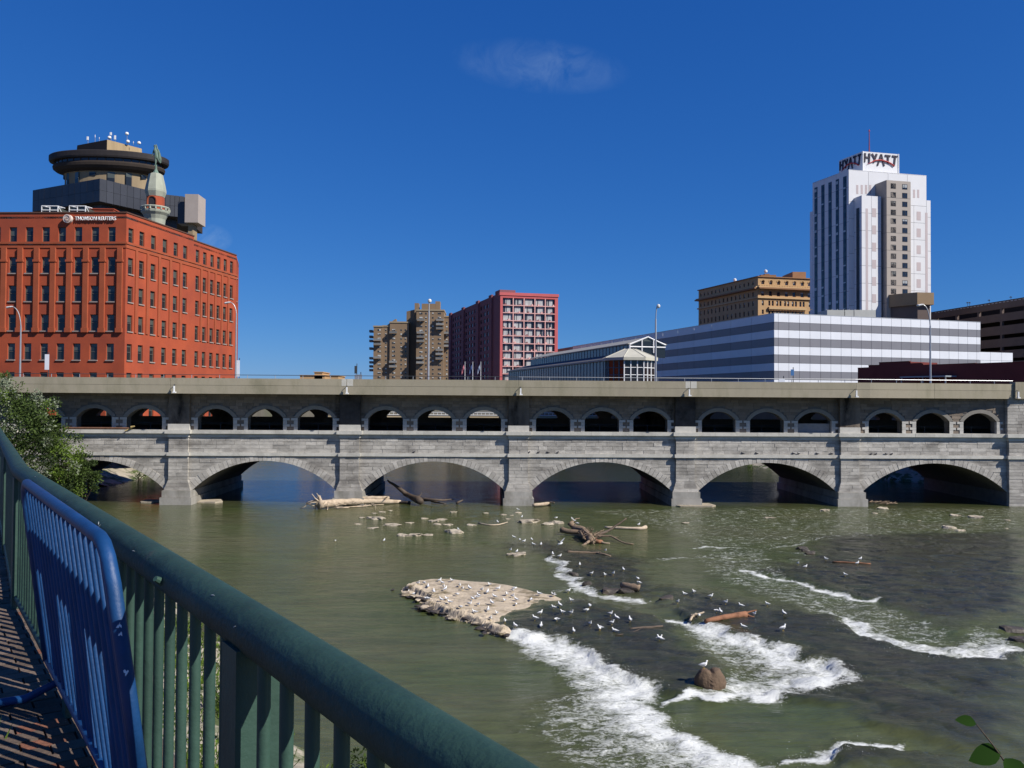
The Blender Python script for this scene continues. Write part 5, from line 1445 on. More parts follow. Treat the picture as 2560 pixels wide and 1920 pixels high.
# the two columns of windows in the taupe bay
wa = b2.at(*kt(819, 515)); wb = b2.at(*kt(861, 515)); wc = b2.at(*kt(914, 520)); wd = b2.at(*kt(956, 520))
wh = b2.at(*kt(819, 493))[1] - b2.at(*kt(819, 536))[1]
zw = b2.at(*kt(840, 536))[1]
for k in range(20):
    for (p_, q_) in ((wa, wb), (wc, wd)):
        w_, pn_, _ = win_meshes(q_[0] - p_[0], wh, 'four', tw_frame, tw_glass, None)
        o = inst('window', w_, tower2, b2.pt((p_[0] + q_[0]) / 2, zw - k * FLH, 0.06), b2.rz); sub('pane', pn_, o)
# lower wing at the right and a sliver at the left
rA = tf.B; u_r = tf.at(*kt(1150, 660))[0]; zr_ = tf.at(*kt(1120, 632))[1]
rwf = Face(rA, Vector(tf.pt(u_r, 0).xy), 10, zr_); clad(rwf, 0, rwf.L, 10, zr_, 1, DZ2)
rect_core(rA - rwf.n * 0.06, rwf.B - rwf.n * 0.06, dv * 0.8, 10, zr_ - 0.1, joint_m)
zl_ = tl_f.at(*kt(160, 726))[1]; lw = Face(TL_ - tl_f.u * 1.5, TL_, 10, zl_); clad(lw, 0, lw.L, 10, zl_, 1, DZ2)
roof(tower2, [TA, TB, TB + dv, TL_], ZT + 0.05, white_clad, 'roof', 0.25)
# sign box
bx0 = tf.at(*kt(585, 378)); bx1 = tf.at(*kt(885, 405))
SBn = -3.0
sA = Vector(tf.pt(bx0[0], 0, SBn).xy)
zsb = on_plane(*kt(585, 226), sA, sA + tf.u * 10)[1]; ur = on_plane(*kt(885, 260), sA, sA + tf.u * 10)[0]
uL = on_plane(*kt(585, 300), sA, sA + tf.u * 10)[0]
sA2 = sA + tf.u * uL; sB2 = sA + tf.u * ur
sf = Face(sA2, sB2, ZT - 0.3, zsb)
sl_L = hz_(*kt(390, 304), zsb); ss = Face(sl_L, sA2, ZT - 0.3, zsb)
mb = MB(); mb.prism([sA2, sB2, sB2 + (sl_L - sA2), sl_L], ZT - 0.3, zsb); part('sign_box', mb, white_clad, tower2)
for uu in (0.12, sf.L - 0.12):
    mb = MB(); sf.box(mb, uu - 0.14, uu + 0.14, ZT, zsb, 0.02, 0.2); part('corner_post', mb, white_paint, tower2)
mast = at_y(*kt(640, 62), TYY + 8)
t = thing('roof_mast', 'thin red roof mast above the white hotel tower', 'mast', (mast.x, TYY + 8, zsb))
mb = MB(); mb.tube([(mast.x, TYY + 8, zsb - 0.02), (mast.x, TYY + 8, mast.z)], [0.22, 0.12], 6); part('pole', mb, M('red_mast', (0.30, 0.05, 0.05), 0.6, 0.1), t)
mb = MB(); mb.tube([(mast.x, TYY + 8, mast.z), (mast.x, TYY + 8, mast.z + 0.6)], [0.25, 0.2], 8); part('beacon', mb, M('red_beacon', (0.5, 0.05, 0.05), 0.4, 0), t)
# letters: strokes as in the brush-like sign
ink = M('sign_black', (0.03, 0.022, 0.04), 0.5, 0.05); redink = M('sign_red', (0.42, 0.05, 0.05), 0.5, 0.05)
STROKES = {   # crop of the sign front, in fractions of the face (x right, y down)
    'H': [[(0.065, 0.08), (0.050, 0.49)], [(0.185, 0.075), (0.175, 0.50)], [(0.055, 0.27), (0.18, 0.27)]],
    'Y': [[(0.255, 0.08), (0.330, 0.30)], [(0.385, 0.08), (0.295, 0.49)]],
    'A': [[(0.515, 0.08), (0.405, 0.60)], [(0.505, 0.08), (0.590, 0.60)]],
    'T': [[(0.615, 0.12), (0.765, 0.12)], [(0.70, 0.12), (0.69, 0.47)]],
    'U': [[(0.815, 0.12), (0.955, 0.12)], [(0.895, 0.12), (0.865, 0.56)]]}
def hyatt(face, label, squash=1.0):
    t = thing('roof_sign', label, 'sign', face.pt(face.L / 2, ZT, 0.02)); H_ = zsb - ZT
    for k_, ss_ in STROKES.items():
        mb = MB()
        for st in ss_:
            (xa, ya), (xb, yb3) = st; A_ = Vector((xa * face.L, zsb - ya * H_)); B_ = Vector((xb * face.L, zsb - yb3 * H_)); d = (B_ - A_).normalized(); nrm = Vector((-d.y, d.x))
            w0, w1 = 0.34, 0.26
            q = [A_ + nrm * w0, A_ - nrm * w0, B_ - nrm * w1, B_ + nrm * w1]
            v = [face.pt(p.x, p.y, 0.25) for p in q] + [face.pt(p.x, p.y, 0.02) for p in q]
            mb.add(v, [(0, 1, 2, 3), (7, 6, 5, 4), (0, 4, 5, 1), (1, 5, 6, 2), (2, 6, 7, 3), (3, 7, 4, 0)])
        part('letter', mb, ink, t)
    mb = MB(); pts = [(0.12, 0.57), (0.23, 0.475), (0.32, 0.385), (0.46, 0.345), (0.575, 0.36), (0.68, 0.405), (0.77, 0.465), (0.86, 0.575)]
    mb.tube([face.pt(x * face.L, zsb - y * H_, 0.3) for x, y in pts], [0.06, 0.16, 0.22, 0.24, 0.24, 0.24, 0.24, 0.24], 6); part('red_arc', mb, redink, t)
hyatt(sf, 'black lettering with a red arc on the sunlit front of the tower sign box'); hyatt(ss, 'black lettering with a red arc on the shaded left side of the tower sign box')

# ---- tan ornate block ------------------------------------------------------------
OY = 330.0; KO = 6.9125
def ko(x, y): return (1740 + x / KO, 660 + y / KO)
tanb = M('tan_terracotta', (0.45, 0.285, 0.145), 0.85, 0.08, 0.3)
tan_trim = M('tan_trim', (0.50, 0.34, 0.18), 0.85, 0.08, 0.5)
tan_dark = M('brown_cornice', (0.28, 0.15, 0.08), 0.85, 0.1, 0.5)
oc = at_y(*ko(1072, 216), OY); ZO = oc.z; OA = Vector((oc.x, OY)); OB = hz_(*ko(1975, 257), ZO); OL = hz_(*ko(45, 457), ZO); OB2 = OA + (OB - OA) * 1.3
orn = thing('ornate_tan_block', 'tan terracotta block with arched top windows and a heavy cornice', 'building', (OA.x, OY, 10))
of = Face(OA, OB2, 10, ZO); ol = Face(OL, OA, 10, ZO)
def zo(y): return of.at(*ko(1075, y))[1]
def uo(x, y=500): return of.at(*ko(x, y))[0]
bays = [1155, 1292, 1428, 1566, 1700, 1838, 1960]
ops = []
for x in bays:
    ops.append((uo(x - 26), uo(x + 26), zo(345), zo(283)))
    ops.append((uo(x - 30), uo(x + 26), zo(545), zo(462)))
for x in (1155, 1268, 1327, 1405, 1460, 1540, 1594, 1673, 1727, 1805, 1860, 1965):
    ops.append((uo(x - 17), uo(x + 17), zo(712), zo(625)))
    ops.append((uo(x - 17), uo(x + 17), zo(860), zo(785)))
of.wall(orn, tanb, ops, 0.35); windows(of, orn, ops, 'sash', tan_dark, tw_glass, None, 0.35)
for x in bays:                                        # arched heads over the top windows
    u0_, u1_ = uo(x - 26), uo(x + 26); r_ = (u1_ - u0_) / 2; mb = MB(); zc2 = zo(300)
    pts = [(u0_ + r_ + (r_ + 0.18) * math.cos(t * math.pi / 8), zc2 + (r_ + 0.18) * math.sin(t * math.pi / 8)) for t in range(9)]
    mb.tube([of.pt(u, z, 0.05) for u, z in pts], 0.16, 5); part('arch_head', mb, tan_trim, orn)
    for sg in (-1, 1):
        mb = MB(); q = [(u0_ if sg < 0 else u1_, zo(283)), ((u0_ if sg < 0 else u1_) - sg * r_ * 0.55, zo(283)), (u0_ if sg < 0 else u1_, zc2)]
        mb.add([of.pt(u, z, 0.01) for u, z in q] + [of.pt(u, z, -0.3) for u, z in q], [(0, 1, 2), (5, 4, 3), (0, 3, 4, 1), (1, 4, 5, 2), (2, 5, 3, 0)]); part('arch_spandrel', mb, tanb, orn)
sops = []
nb = 14
for i in range(nb):
    u = ol.L * (0.03 + 0.95 * i / nb); w = ol.L * 0.022
    for y0, y1 in ((283, 345), (470, 545), (625, 712), (785, 870)): sops.append((u, u + w, zo(y1), zo(y0)))
ol.wall(orn, tanb, sops, 0.35); windows(ol, orn, sops, 'sash', tan_dark, tw_glass, None, 0.35)
for f, e in ((of, 1), (ol, 0)):
    for z0, z1, n1, m_ in ((zo(430), zo(405), 1.9, tan_dark), (zo(405), zo(385), 1.3, tan_trim), (zo(588), zo(566), 0.6, tan_trim), (zo(222), zo(208), 0.5, tan_dark)):
        mb = MB(); f.box(mb, -0.4, f.L + 0.4, z0, z1, -0.2, n1); part('cornice', mb, m_, orn)
for k in range(40):
    u = uo(1080) + k * (of.L - 1) / 40; mb = MB(); of.box(mb, u, u + 0.45, zo(386), zo(366), 0, 1.0); part('bracket', mb, tan_trim, orn)
mb = MB(); of.box(mb, uo(1245), uo(1890), zo(775), zo(735), -0.1, 0.9); part('balcony_ledge', mb, tan_trim, orn)
for k in range(24):
    u = uo(1250) + (uo(1885) - uo(1250)) * k / 24; mb = MB(); of.box(mb, u, u + 0.3, zo(800), zo(776), 0, 0.7); part('bracket', mb, tan_dark, orn)
bk_ = OL - OA
mb = MB(); mb.prism([OA - of.n * 0.5 - ol.n * 0.5, OB2 - of.n * 0.5, OB2 + bk_, OL - ol.n * 0.5], 10, ZO - 0.3); part('core', mb, tan_dark, orn)
p, q = at_y(*ko(1670, 135), OY + 12), at_y(*ko(1900, 245), OY + 12)
mb = MB(); mb.box(p.x, q.x, OY + 12, OY + 24, ZO - 0.5, p.z); part('penthouse', mb, M('penthouse_brick', (0.36, 0.19, 0.10), 0.9, 0.12, 0.3), orn)
p, q = at_y(*ko(1120, 185), OY + 8), at_y(*ko(1385, 210), OY + 8)
mb = MB(); mb.box(p.x, q.x, OY + 8, OY + 14, ZO - 0.5, p.z); mb2 = MB(); mb2.box(at_y(*ko(1195, 165), OY + 8).x, at_y(*ko(1280, 165), OY + 8).x, OY + 8.5, OY + 13, p.z, at_y(*ko(1200, 165), OY + 8).z)
part('roof_hut', mb, tan_dark, orn); part('roof_hut', mb2, tan_dark, orn)
for x, y, lab in ((672, 280, 'small white dish on the left parapet of the tan ornate block'), (1205, 130, 'white dish on the roof hut of the tan ornate block')):
    p = at_y(*ko(x, y), OY + 9 if x > 900 else OY + 22)
    mb = MB(); mb.lathe((p.x, p.y), [(0.1, p.z - 0.6), (0.7, p.z - 0.3), (0.7, p.z + 0.4), (0.15, p.z + 0.8)], 10); mb.tube([(p.x, p.y, ZO - 0.4), (p.x, p.y, p.z)], 0.1, 5)
    solo('roof_dish', mb, white_paint, lab, 'dish', (p.x, p.y, ZO - 0.4), 'dishes on the tan block')

# ---- parking garage at the right ---------------------------------------------------
KP = 6.38
def kp(x, y): return (2240 + x / KP, 700 + y / KP)
gar_c = M('brown_garage_concrete', (0.14, 0.105, 0.09), 0.9, 0.1, 0.3)
gar_d = M('garage_dark', (0.02, 0.018, 0.018), 0.9, 0.1)
gr = at_y(*kp(2042, 282), 262); ZG = gr.z; GRr = Vector((gr.x, 262)); GLl = hz_(*kp(600, 512), ZG)
gdv = (GRr - GLl).normalized(); GRR = GRr + gdv * 35; GLL = GLl - gdv * 20
garage = thing('parking_garage', 'dark brown multi storey parking garage at the right edge', 'garage', (GRr.x, 262, 10))
gf = Face(GLL, GRR, 10, ZG)
zrow = [(gf.at(*kp(1900, y1))[1], gf.at(*kp(1900, y0))[1]) for y0, y1 in ((425, 505), (632, 705), (850, 915), (1050, 1110), (1240, 1290))]
ucols = [gf.at(*kp(x, 600))[0] for x in (-60, 300, 640, 960, 1310, 1675, 2060)]; ucols = [u for u in ucols] + [ucols[-1] + 7.5 * k for k in (1, 2, 3, 4)]
gops = []
for z0, z1 in zrow:
    for i in range(len(ucols) - 1): gops.append((ucols[i] + 0.45, ucols[i + 1] - 0.45, z0, z1))
gops = [o for o in gops if o[0] > 0.5 and o[1] < gf.L - 0.5]
gf.wall(garage, gar_c, gops, 0.8)
mb = MB(); gf.box(mb, 0, gf.L, 10, ZG - 0.4, -30, -6); part('interior', mb, gar_d, garage)
for z0, z1 in zrow: 
    mb = MB(); gf.box(mb, 0, gf.L, z0 - 0.9, z0 - 0.6, -6, -0.85); part('floor_slab', mb, gar_c, garage)
mb = MB(); gf.box(mb, 0, gf.L, ZG - 0.02, ZG + 0.12, -0.5, 0.15); part('coping', mb, dark_steel, garage)
k = 0; u = gf.at(*kp(620, 500))[0]
while u < gf.L - 2:
    mb = MB(); gf.box(mb, u, u + 1.0, ZG - 0.42, ZG - 0.28, 0.0, 0.06); part('white_tab', mb, white_paint, garage); u += 1.75
for x, y, lab in ((1102, 365, 'left lamp of the pair on the garage roof'), (1135, 365, 'right lamp of the pair on the garage roof'), (1445, 325, 'single roof lamp in the middle of the garage parapet'), (1790, 275, 'single roof lamp towards the right end of the garage')):
    u, z = gf.at(*kp(x, y)); p = gf.pt(u, z, -1.0); mb = MB(); mb.tube([(p.x, p.y, ZG - 0.5), (p.x, p.y, z)], 0.07, 5); mb.tube([(p.x - 0.5, p.y, z), (p.x, p.y, z + 0.15), (p.x + 0.3, p.y, z)], [0.1, 0.22, 0.1], 6)
    solo('roof_lamp', mb, dark_steel, lab, 'lamp', (p.x, p.y, ZG - 0.5), 'lamps on the garage roof')
# concrete stair head beside the garage
hA, hB = at_y(*kp(340, 195), 268), at_y(*kp(605, 210), 268); zh1 = hA.z; zh0 = at_y(*kp(340, 390), 268).z
head = thing('stair_tower', 'tan concrete stair tower block in front of the white tower', 'stair tower', (hA.x, 268, 10))
mb = MB(); mb.prism([(hA.x, 268), (hB.x, 268), (hB.x + 2, 278), (hA.x - 6.5, 278)], zh0, [zh1, zh1 - 0.1, zh1 - 0.1, zh1 + 0.2]); part('head_block', mb, M('stair_tan', (0.30, 0.21, 0.125), 0.9, 0.08, 0.3), head)
mb = MB(); mb.prism([(hA.x + 0.6, 269), (hB.x - 0.8, 269), (hB.x, 277), (hA.x - 5, 277)], 10, zh0 - 0.01); part('shaft', mb, gar_c, head)
for (x, y, w, h) in ((120, 280, 36, 50), (100, 345, 50, 60), (95, 400, 60, 45)):
    p = at_y(*kp(x, y), 276); mb = MB(); mb.tube([(p.x + 5, 276, p.z), (p.x, 276, p.z)], h / KP * 276 / F / 2 * 1.0, 10); part('duct', mb, gar_c, head)

# ---- low dark brick building ----------------------------------------------------------
maroon = M('dark_maroon_brick', (0.15, 0.035, 0.03), 0.9, 0.12, 0.4, 0.3, 12)
lr = at_y(1700 + 2140 / K4, 620 + 738 / K4, 148); ll = at_y(1700 + 1143 / K4, 620 + 773 / K4, 178)
lowA = Vector((ll.x, ll.y)); lowB = lowA + (Vector((lr.x, 148)) - lowA) * 1.35
lf = Face(lowA, lowB, 9.5, lr.z)
low = thing('low_brick_building', 'low dark maroon brick building with a stepped parapet behind the railing', 'building', (lowA.x, lowA.y, 10))
def lat(x, y): return lf.at(1700 + x / K4, 620 + y / K4)
steps = [(1143, 773), (1212, 757), (1280, 738), (1475, 745), (1556, 755), (1900, 745), (2212, 735)]
for i in range(len(steps)):
    u0_, z_ = lat(*steps[i]); u1_ = lat(steps[i + 1][0], steps[i + 1][1])[0] if i + 1 < len(steps) else lf.L
    fc = Face(Vector(lf.pt(u0_, 0).xy), Vector(lf.pt(u1_, 0).xy), 9.5, z_)
    lop = []
    if i in (3, 5): lop = [(fc.L * 0.4, fc.L * 0.4 + 0.9, 13.2, 14.4)]
    fc.wall(low, maroon, lop, 0.3); windows(fc, low, lop, 'sash', win_frame, glass_dark, None, 0.3)
    mb = MB(); fc.box(mb, 0, fc.L, 9.5, z_ - 0.02, -9, -0.35); part('core', mb, maroon, low)
    mb = MB(); fc.box(mb, 0, fc.L, z_, z_ + 0.12, -0.5, 0.06); part('coping', mb, maroon, low)
# glazed canopy in front of it
cA, cB = lat(1485, 835), lat(1780, 830)
can = thing('glass_canopy', 'small grey glass canopy in front of the maroon building', 'canopy', lf.pt((cA[0] + cB[0]) / 2, 9.5, 2))
mb = MB(); zt3 = lat(1600, 826)[1]; lf.box(mb, cA[0], cB[0], zt3 - 0.25, zt3, 0.1, 3.5); part('canopy_roof', mb, M('pale_canopy_glass', (0.28, 0.32, 0.36), 0.3, 0.05), can)
for u in (cA[0] + 0.2, (cA[0] + cB[0]) / 2, cB[0] - 0.2):
    mb = MB(); lf.box(mb, u - 0.1, u + 0.1, 9.5, zt3 - 0.26, 3.1, 3.3); part('post', mb, galv, can)

# ---- street furniture on and beyond the bridge -------------------------------------------
def lamp(px_base, py_base, px_top, py_top, px_head, py_head, Y, label, lit_white=False, globe=False):
    b = at_y(px_base, py_base, Y); tp = at_y(px_top, py_top, Y); hd = at_y(px_head, py_head, Y)
    t = thing('street_lamp', label, 'street lamp', (b.x, Y, 12.85), 'street lamps along the bridge')
    mb = MB(); pts = [(b.x, Y, 12.85), (b.x, Y, tp.z - 1.2)]
    mb.tube(pts, [0.13, 0.09], 8); part('pole', mb, galv, t)
    mb = MB(); mb.tube([(b.x, Y, 12.85), (b.x, Y, 13.5)], [0.22, 0.2], 8); part('pole_base', mb, galv, t)
    mb = MB(); P0, P1, P2 = Vector((b.x, Y, tp.z - 1.25)), Vector((b.x + (hd.x - b.x) * 0.12, Y, hd.z + 0.1)), Vector((hd.x, Y, hd.z + 0.15))
    mb.tube([P0 * (1 - s_) ** 2 + P1 * 2 * s_ * (1 - s_) + P2 * s_ * s_ for s_ in [k / 8 for k in range(9)]], 0.06, 6); part('arm', mb, galv, t)
    mb = MB(); d = -1 if hd.x <= b.x else 1
    if globe: mb.lathe((hd.x, Y), [(0.08, hd.z - 0.25), (0.2, hd.z - 0.14), (0.23, hd.z + 0.03), (0.15, hd.z + 0.18), (0.05, hd.z + 0.22)], 12)
    else: mb.tube([(hd.x - d * 0.25, Y, hd.z + 0.14), (hd.x, Y, hd.z + 0.10), (hd.x + d * 0.45, Y, hd.z), (hd.x + d * 0.6, Y, hd.z - 0.02)], [0.1, 0.2, 0.24, 0.08], 8, flat=0.55)
    part('lamp_head', mb, M('lamp_head_grey', (0.62, 0.62, 0.6), 0.5, 0.05) if 'lamp_head_grey' not in MATS else MATS['lamp_head_grey'], t)
    return t
lamp(50, 940, 50, 790, 27, 769, 108, 'leftmost white street lamp in front of the red brick block')
lamp(589, 942, 589, 760, 572, 758, 108, 'street lamp at the right corner of the red brick block')
lamp(1071, 946, 1069, 752, 1074, 752, 96, 'tall lamp post in front of the brown apartment tower', globe=True)
lamp(1639, 950, 1640, 772, 1646, 765, 96, 'tall lamp post beside the glass pavilion', globe=True)
lamp(2326, 952, 2326, 790, 2304, 764, 96, 'curved lamp post in front of the striped hall')
# banner and small signs
banner_w = M('banner_white', (0.7, 0.72, 0.75), 0.7, 0.05); banner_b = M('banner_blue', (0.05, 0.16, 0.36), 0.7, 0.05)
def pole_sign(px, y_top, y_bot, Y, label, sign_h, sign_w, mat, name='sign_post', cat='sign'):
    b = at_y(px, y_bot, Y); tp = at_y(px, y_top, Y); t = thing(name, label, cat, (b.x, Y, 12.85))
    mb = MB(); mb.tube([(b.x, Y, 12.85), (b.x, Y, tp.z)], 0.05, 6); part('pole', mb, dark_steel, t)
    mb = MB(); mb.box(b.x - sign_w, b.x + sign_w * 0.2, Y - 0.1, Y - 0.06, tp.z - sign_h - 0.4, tp.z - 0.3); part('plate', mb, mat, t)
    return t
pole_sign(121, 880, 944, 109, 'slim post with a white banner in front of the red brick block', 1.9, 0.45, banner_w, 'banner_post', 'banner')
pole_sign(598, 895, 944, 108.6, 'white banner low on the lamp at the red brick corner', 2.0, 0.35, banner_w, 'banner_post', 'banner')
pole_sign(892, 909, 946, 108, 'small dark parking sign post near the middle of the bridge', 0.9, 0.3, dark_steel)
pole_sign(1983, 918, 950, 108, 'blue grey sign on a thin pole before the striped hall', 0.7, 0.35, banner_b)
pole_sign(1959, 940, 953, 96, 'small white notice board at the foot of the striped hall', 0.5, 0.6, banner_w)
pole_sign(902, 930, 947, 96, 'grey cabinet sign on the bridge left of the apartment tower', 0.9, 0.7, galv)
# flag poles
flag_m = [M('flag_red_white', (0.42, 0.14, 0.17), 0.8, 0.3, 2), M('flag_dark_blue', (0.05, 0.08, 0.2), 0.8, 0.2, 2), M('flag_grey_blue', (0.25, 0.30, 0.40), 0.8, 0.2, 2)]
for k, (px, lab) in enumerate(((1162.5, 'flagpole with a red and white flag in front of the pink hotel'), (1182, 'middle flagpole with a dark flag in front of the pink hotel'), (1202, 'right flagpole with a pale blue flag in front of the pink hotel'))):
    Y = 240.0; tp = at_y(px, 904, Y); t = thing('flagpole', lab, 'flagpole', (tp.x, Y, 10), 'flagpoles by the pink hotel')
    mb = MB(); mb.tube([(tp.x, Y, 10), (tp.x, Y, tp.z)], [0.14, 0.07], 6); part('pole', mb, white_paint, t)
    mb = MB(); v = []; 
    for i in range(7):
        for j in range(4): v.append((tp.x - 0.12 - i * 0.13, Y + 0.10 * math.sin(i * 1.3 + j), tp.z - 0.5 - j * 0.5 - i * 0.30))
    mb.add(v, [(i * 4 + j, (i + 1) * 4 + j, (i + 1) * 4 + j + 1, i * 4 + j + 1) for i in range(6) for j in range(3)]); part('flag', mb, flag_m[k], t)
# low roofs far up the river seen over the parapet
for a_, b_, yt, lab in ((750, 812, 939, 'low tan roof just above the parapet right of the red brick block'), (786, 806, 931, 'small tan roof hut above the parapet near the middle'), (826, 846, 940, 'rightmost of the low tan roofs above the parapet')):
    p, q = at_y(a_, yt, 330), at_y(b_, yt, 330); mb = MB(); mb.box(p.x, q.x, 330, 345, 9, p.z); mb.box(p.x - 0.3, q.x + 0.3, 329.7, 345.3, p.z, p.z + 0.3)
    solo('low_roof', mb, tanb, lab, 'building', ((p.x + q.x) / 2, 330, 9))
# far stone bridge closing the river
fb_m = M('far_bridge_stone', (0.42, 0.34, 0.22), 0.9, 0.1, 0.3)
far = thing('far_road_bridge', 'pale stone road bridge far up the river seen through the arcade', 'bridge', (0, 300, 0))
mb = MB(); xs0, xs1 = -62, 66
mb.box(xs0, xs1, 300, 314, 4.0, 6.0); part('deck', mb, fb_m, far)
n = 5; sp = (xs1 - xs0) / n
for i in range(n):
    a = xs0 + i * sp + 2; b = xs0 + (i + 1) * sp - 2; mb = MB(); N = 14
    mb.box(a - 4, a, 299, 314.5, -2, 4.0); part('pier', mb, fb_m, far)
    mb = MB()
    for k in range(N):
        x0 = a + (b - a) * k / N; x1 = a + (b - a) * (k + 1) / N
        z0 = 0.4 + 3.1 * math.sqrt(max(0, 1 - ((x0 - (a + b) / 2) / ((b - a) / 2)) ** 2)); z1 = 0.4 + 3.1 * math.sqrt(max(0, 1 - ((x1 - (a + b) / 2) / ((b - a) / 2)) ** 2))
        mb.quad((x0, 300.1, z0), (x1, 300.1, z1), (x1, 300.1, 4.0), (x0, 300.1, 4.0)); mb.quad((x0, 314, z0), (x1, 314, z1), (x1, 300.1, z1), (x0, 300.1, z0))
    part('arch', mb, fb_m, far)
mb = MB(); mb.box(xs0, xs1, 299.8, 300.0, 6.0, 6.2); mb.box(xs0, xs1, 299.8, 300.0, 7.0, 7.15); part('handrail', mb, white_paint, far)
bm = MB(); bm.box(-0.06, 0.06, -0.06, 0.06, 0, 0.85); bmm = bm.mesh('baluster', white_paint)
for k in range(90): inst('baluster', bmm, far, (xs0 + k * (xs1 - xs0) / 89, 299.9, 6.17))
# ------------------------------------------------------------------ west bank: walkway, railing, barrier
DV = Vector((math.sin(R(-36.1)), math.cos(R(-36.1)))); NV = Vector((DV.y, -DV.x))       # camera plan: along the rail, towards the river
NB = 0.637
ZRAIL = CAMZ - 0.52; ZFL = CAMZ - 1.42
PO = -0.02                                      # pickets stand almost under the rail
D2 = Vector((math.sin(R(-32.8)), math.cos(R(-32.8)))); N2 = Vector((D2.y, -D2.x))
TB_ = 6.62                                       # where the railing bends
def rl(t, off=0.0):
    """world place at distance t along the railing, off metres towards the river"""
    if t <= TB_: p = NV * (NB + off) + DV * t
    else: p = NV * NB + DV * TB_ + D2 * (t - TB_) + N2 * off
    return cw(p.x, p.y)
teal = M('teal_rail_paint', (0.022, 0.052, 0.040), 0.58, 0.3, 5, 0.2, 40, 0.28, stain=(0.07, 0.055, 0.045), stain_scale=5, stain_lo=0.63, stain_hi=0.72, stain_fac=0.6)
teal_bar = M('green_picket_paint', (0.032, 0.070, 0.052), 0.55, 0.2, 6, 0.1, 30, 0.4, obj=0.12)
blue_paint = M('blue_barrier_paint', (0.006, 0.046, 0.145), 0.5, 0.25, 7, 0.1, 40, 0.4, stain=(0.55, 0.58, 0.62), stain_scale=9, stain_lo=0.70, stain_hi=0.73, stain_fac=0.9)
chip = M('chipped_paint_white', (0.72, 0.74, 0.78), 0.6, 0.05)
guard = thing('guard_railing', 'dark green tubular railing with round pickets along the riverside walkway', 'railing', tuple(rl(3.0).xy) + (ZFL,))
ts = [-3.5, -1.5, 0, 2, 4, 5.6, 6.2, 6.5, 6.75, 7.1, 7.6, 8.5, 10.5, 13, 18, 26, 40, 60, 84]
mb = MB(); mb.tube([rl(t) + Vector((0, 0, ZRAIL)) for t in ts], 0.054, 20); part('top_rail', mb, teal, guard, True)
mb = MB(); mb.tube([rl(t, PO) + Vector((0, 0, ZFL + 0.07)) for t in ts], 0.025, 10); part('bottom_rail', mb, teal, guard, True)
ang = math.atan2(DV.y, DV.x) + R(YAW); ang2 = math.atan2(D2.y, D2.x) + R(YAW)
pb_ = MB(); pb_.box(-0.050, 0.050, -0.050, 0.050, 0, ZRAIL - ZFL - 0.03); post_me = pb_.mesh('post', teal_bar)
pk = MB(); pk.tube([(0, 0, 0), (0, 0, ZRAIL - ZFL - 0.06)], 0.0145, 12, False); pk_me = pk.mesh('picket', teal_bar, smooth=True)
PT0, PDS = 1.856, 2.322
posts = [PT0 + PDS * k for k in range(-2, 14)]
for t in posts:
    a = ang if t < TB_ + 0.1 else ang2
    p = rl(t, PO + 0.016); inst('post', post_me, guard, (p.x, p.y, ZFL), a)
t = PT0 - PDS * 2
while t < 36:
    if min(abs(t - q) for q in posts) > 0.07:
        p = rl(t, PO); inst('picket', pk_me, guard, (p.x, p.y, ZFL + 0.05))
    t += PDS / 18
lp = rl(2.47, -0.05)
mb = MB(); mb.tube([lp + Vector((0, 0, ZRAIL + 0.0)), lp + Vector((-0.012, -0.02, ZRAIL + 0.014))], [0.012, 0.008], 8); part('weld_lug', mb, teal_bar, guard)
scr = M('scratched_bare_paint', (0.42, 0.46, 0.46), 0.6, 0.1)
for t, h_, ln, tw in ((3.62, 0.30, 0.03, 0.6), (3.50, 0.75, 0.035, -0.3), (3.46, 0.62, 0.02, 0.9), (2.86, 0.55, 0.03, 0.1), (2.05, 0.9, 0.018, 0.2), (1.83, 0.35, 0.01, 0.5), (4.3, 0.8, 0.02, 0.4), (5.6, 1.1, 0.04, 0.1)):
    u3 = cw(DV.x, DV.y); n3 = cw(NV.x, NV.y); rd = -n3 * math.cos(h_) + Vector((0, 0, math.sin(h_))); c = rl(t) + Vector((0, 0, ZRAIL)) + rd * 0.0545
    tg = (u3 * math.cos(tw) + rd.cross(u3) * math.sin(tw)).normalized(); mb = MB(); mb.tube([c - tg * ln / 2, c, c + tg * ln / 2], [0.0004, 0.0013, 0.0005], 5); part('scratch', mb, scr, guard)
# blue crowd barrier leaning on the railing
bar = thing('crowd_barrier', 'blue steel crowd barrier with chipped paint leaning on the green railing', 'barrier', tuple(rl(4.3, -0.2).xy) + (ZFL,))
BL0, BL1 = 2.68, 4.85                        # along the railing
ZBT = CAMZ - 0.43
def bp(t, h):
    """place on the barrier: t along, h metres below its top; the foot stands nearer the pickets than the top"""
    o = -0.155 + 0.115 * h
    p = rl(t - 0.17 * h, o); return p + Vector((0, 0, ZBT - h))
BH = 0.88; rc = 0.12
loop = [bp(BL1, BH), bp(BL1, rc), bp(BL1 - rc * 0.3, rc * 0.3), bp(BL1 - rc, 0), bp((BL0 + BL1) / 2, 0), bp(BL0 + rc, 0), bp(BL0 + rc * 0.55, rc * 0.10), bp(BL0 + rc * 0.2, rc * 0.38), bp(BL0, rc), bp(BL0, 0.40), bp(BL0, 0.68)]
mb = MB(); mb.tube(loop, 0.0225, 14); part('frame_tube', mb, blue_paint, bar, True)
mb = MB(); mb.tube([bp(BL0, 0.68), bp(BL0, 0.70), bp(BL0, BH + 0.06)], [0.0225, 0.017, 0.017], 12); part('leg_stub', mb, blue_paint, bar, True)
mb = MB(); mb.tube([bp(BL0, BH), bp(BL1, BH)], 0.018, 10); part('lower_tube', mb, blue_paint, bar, True)
n = 19
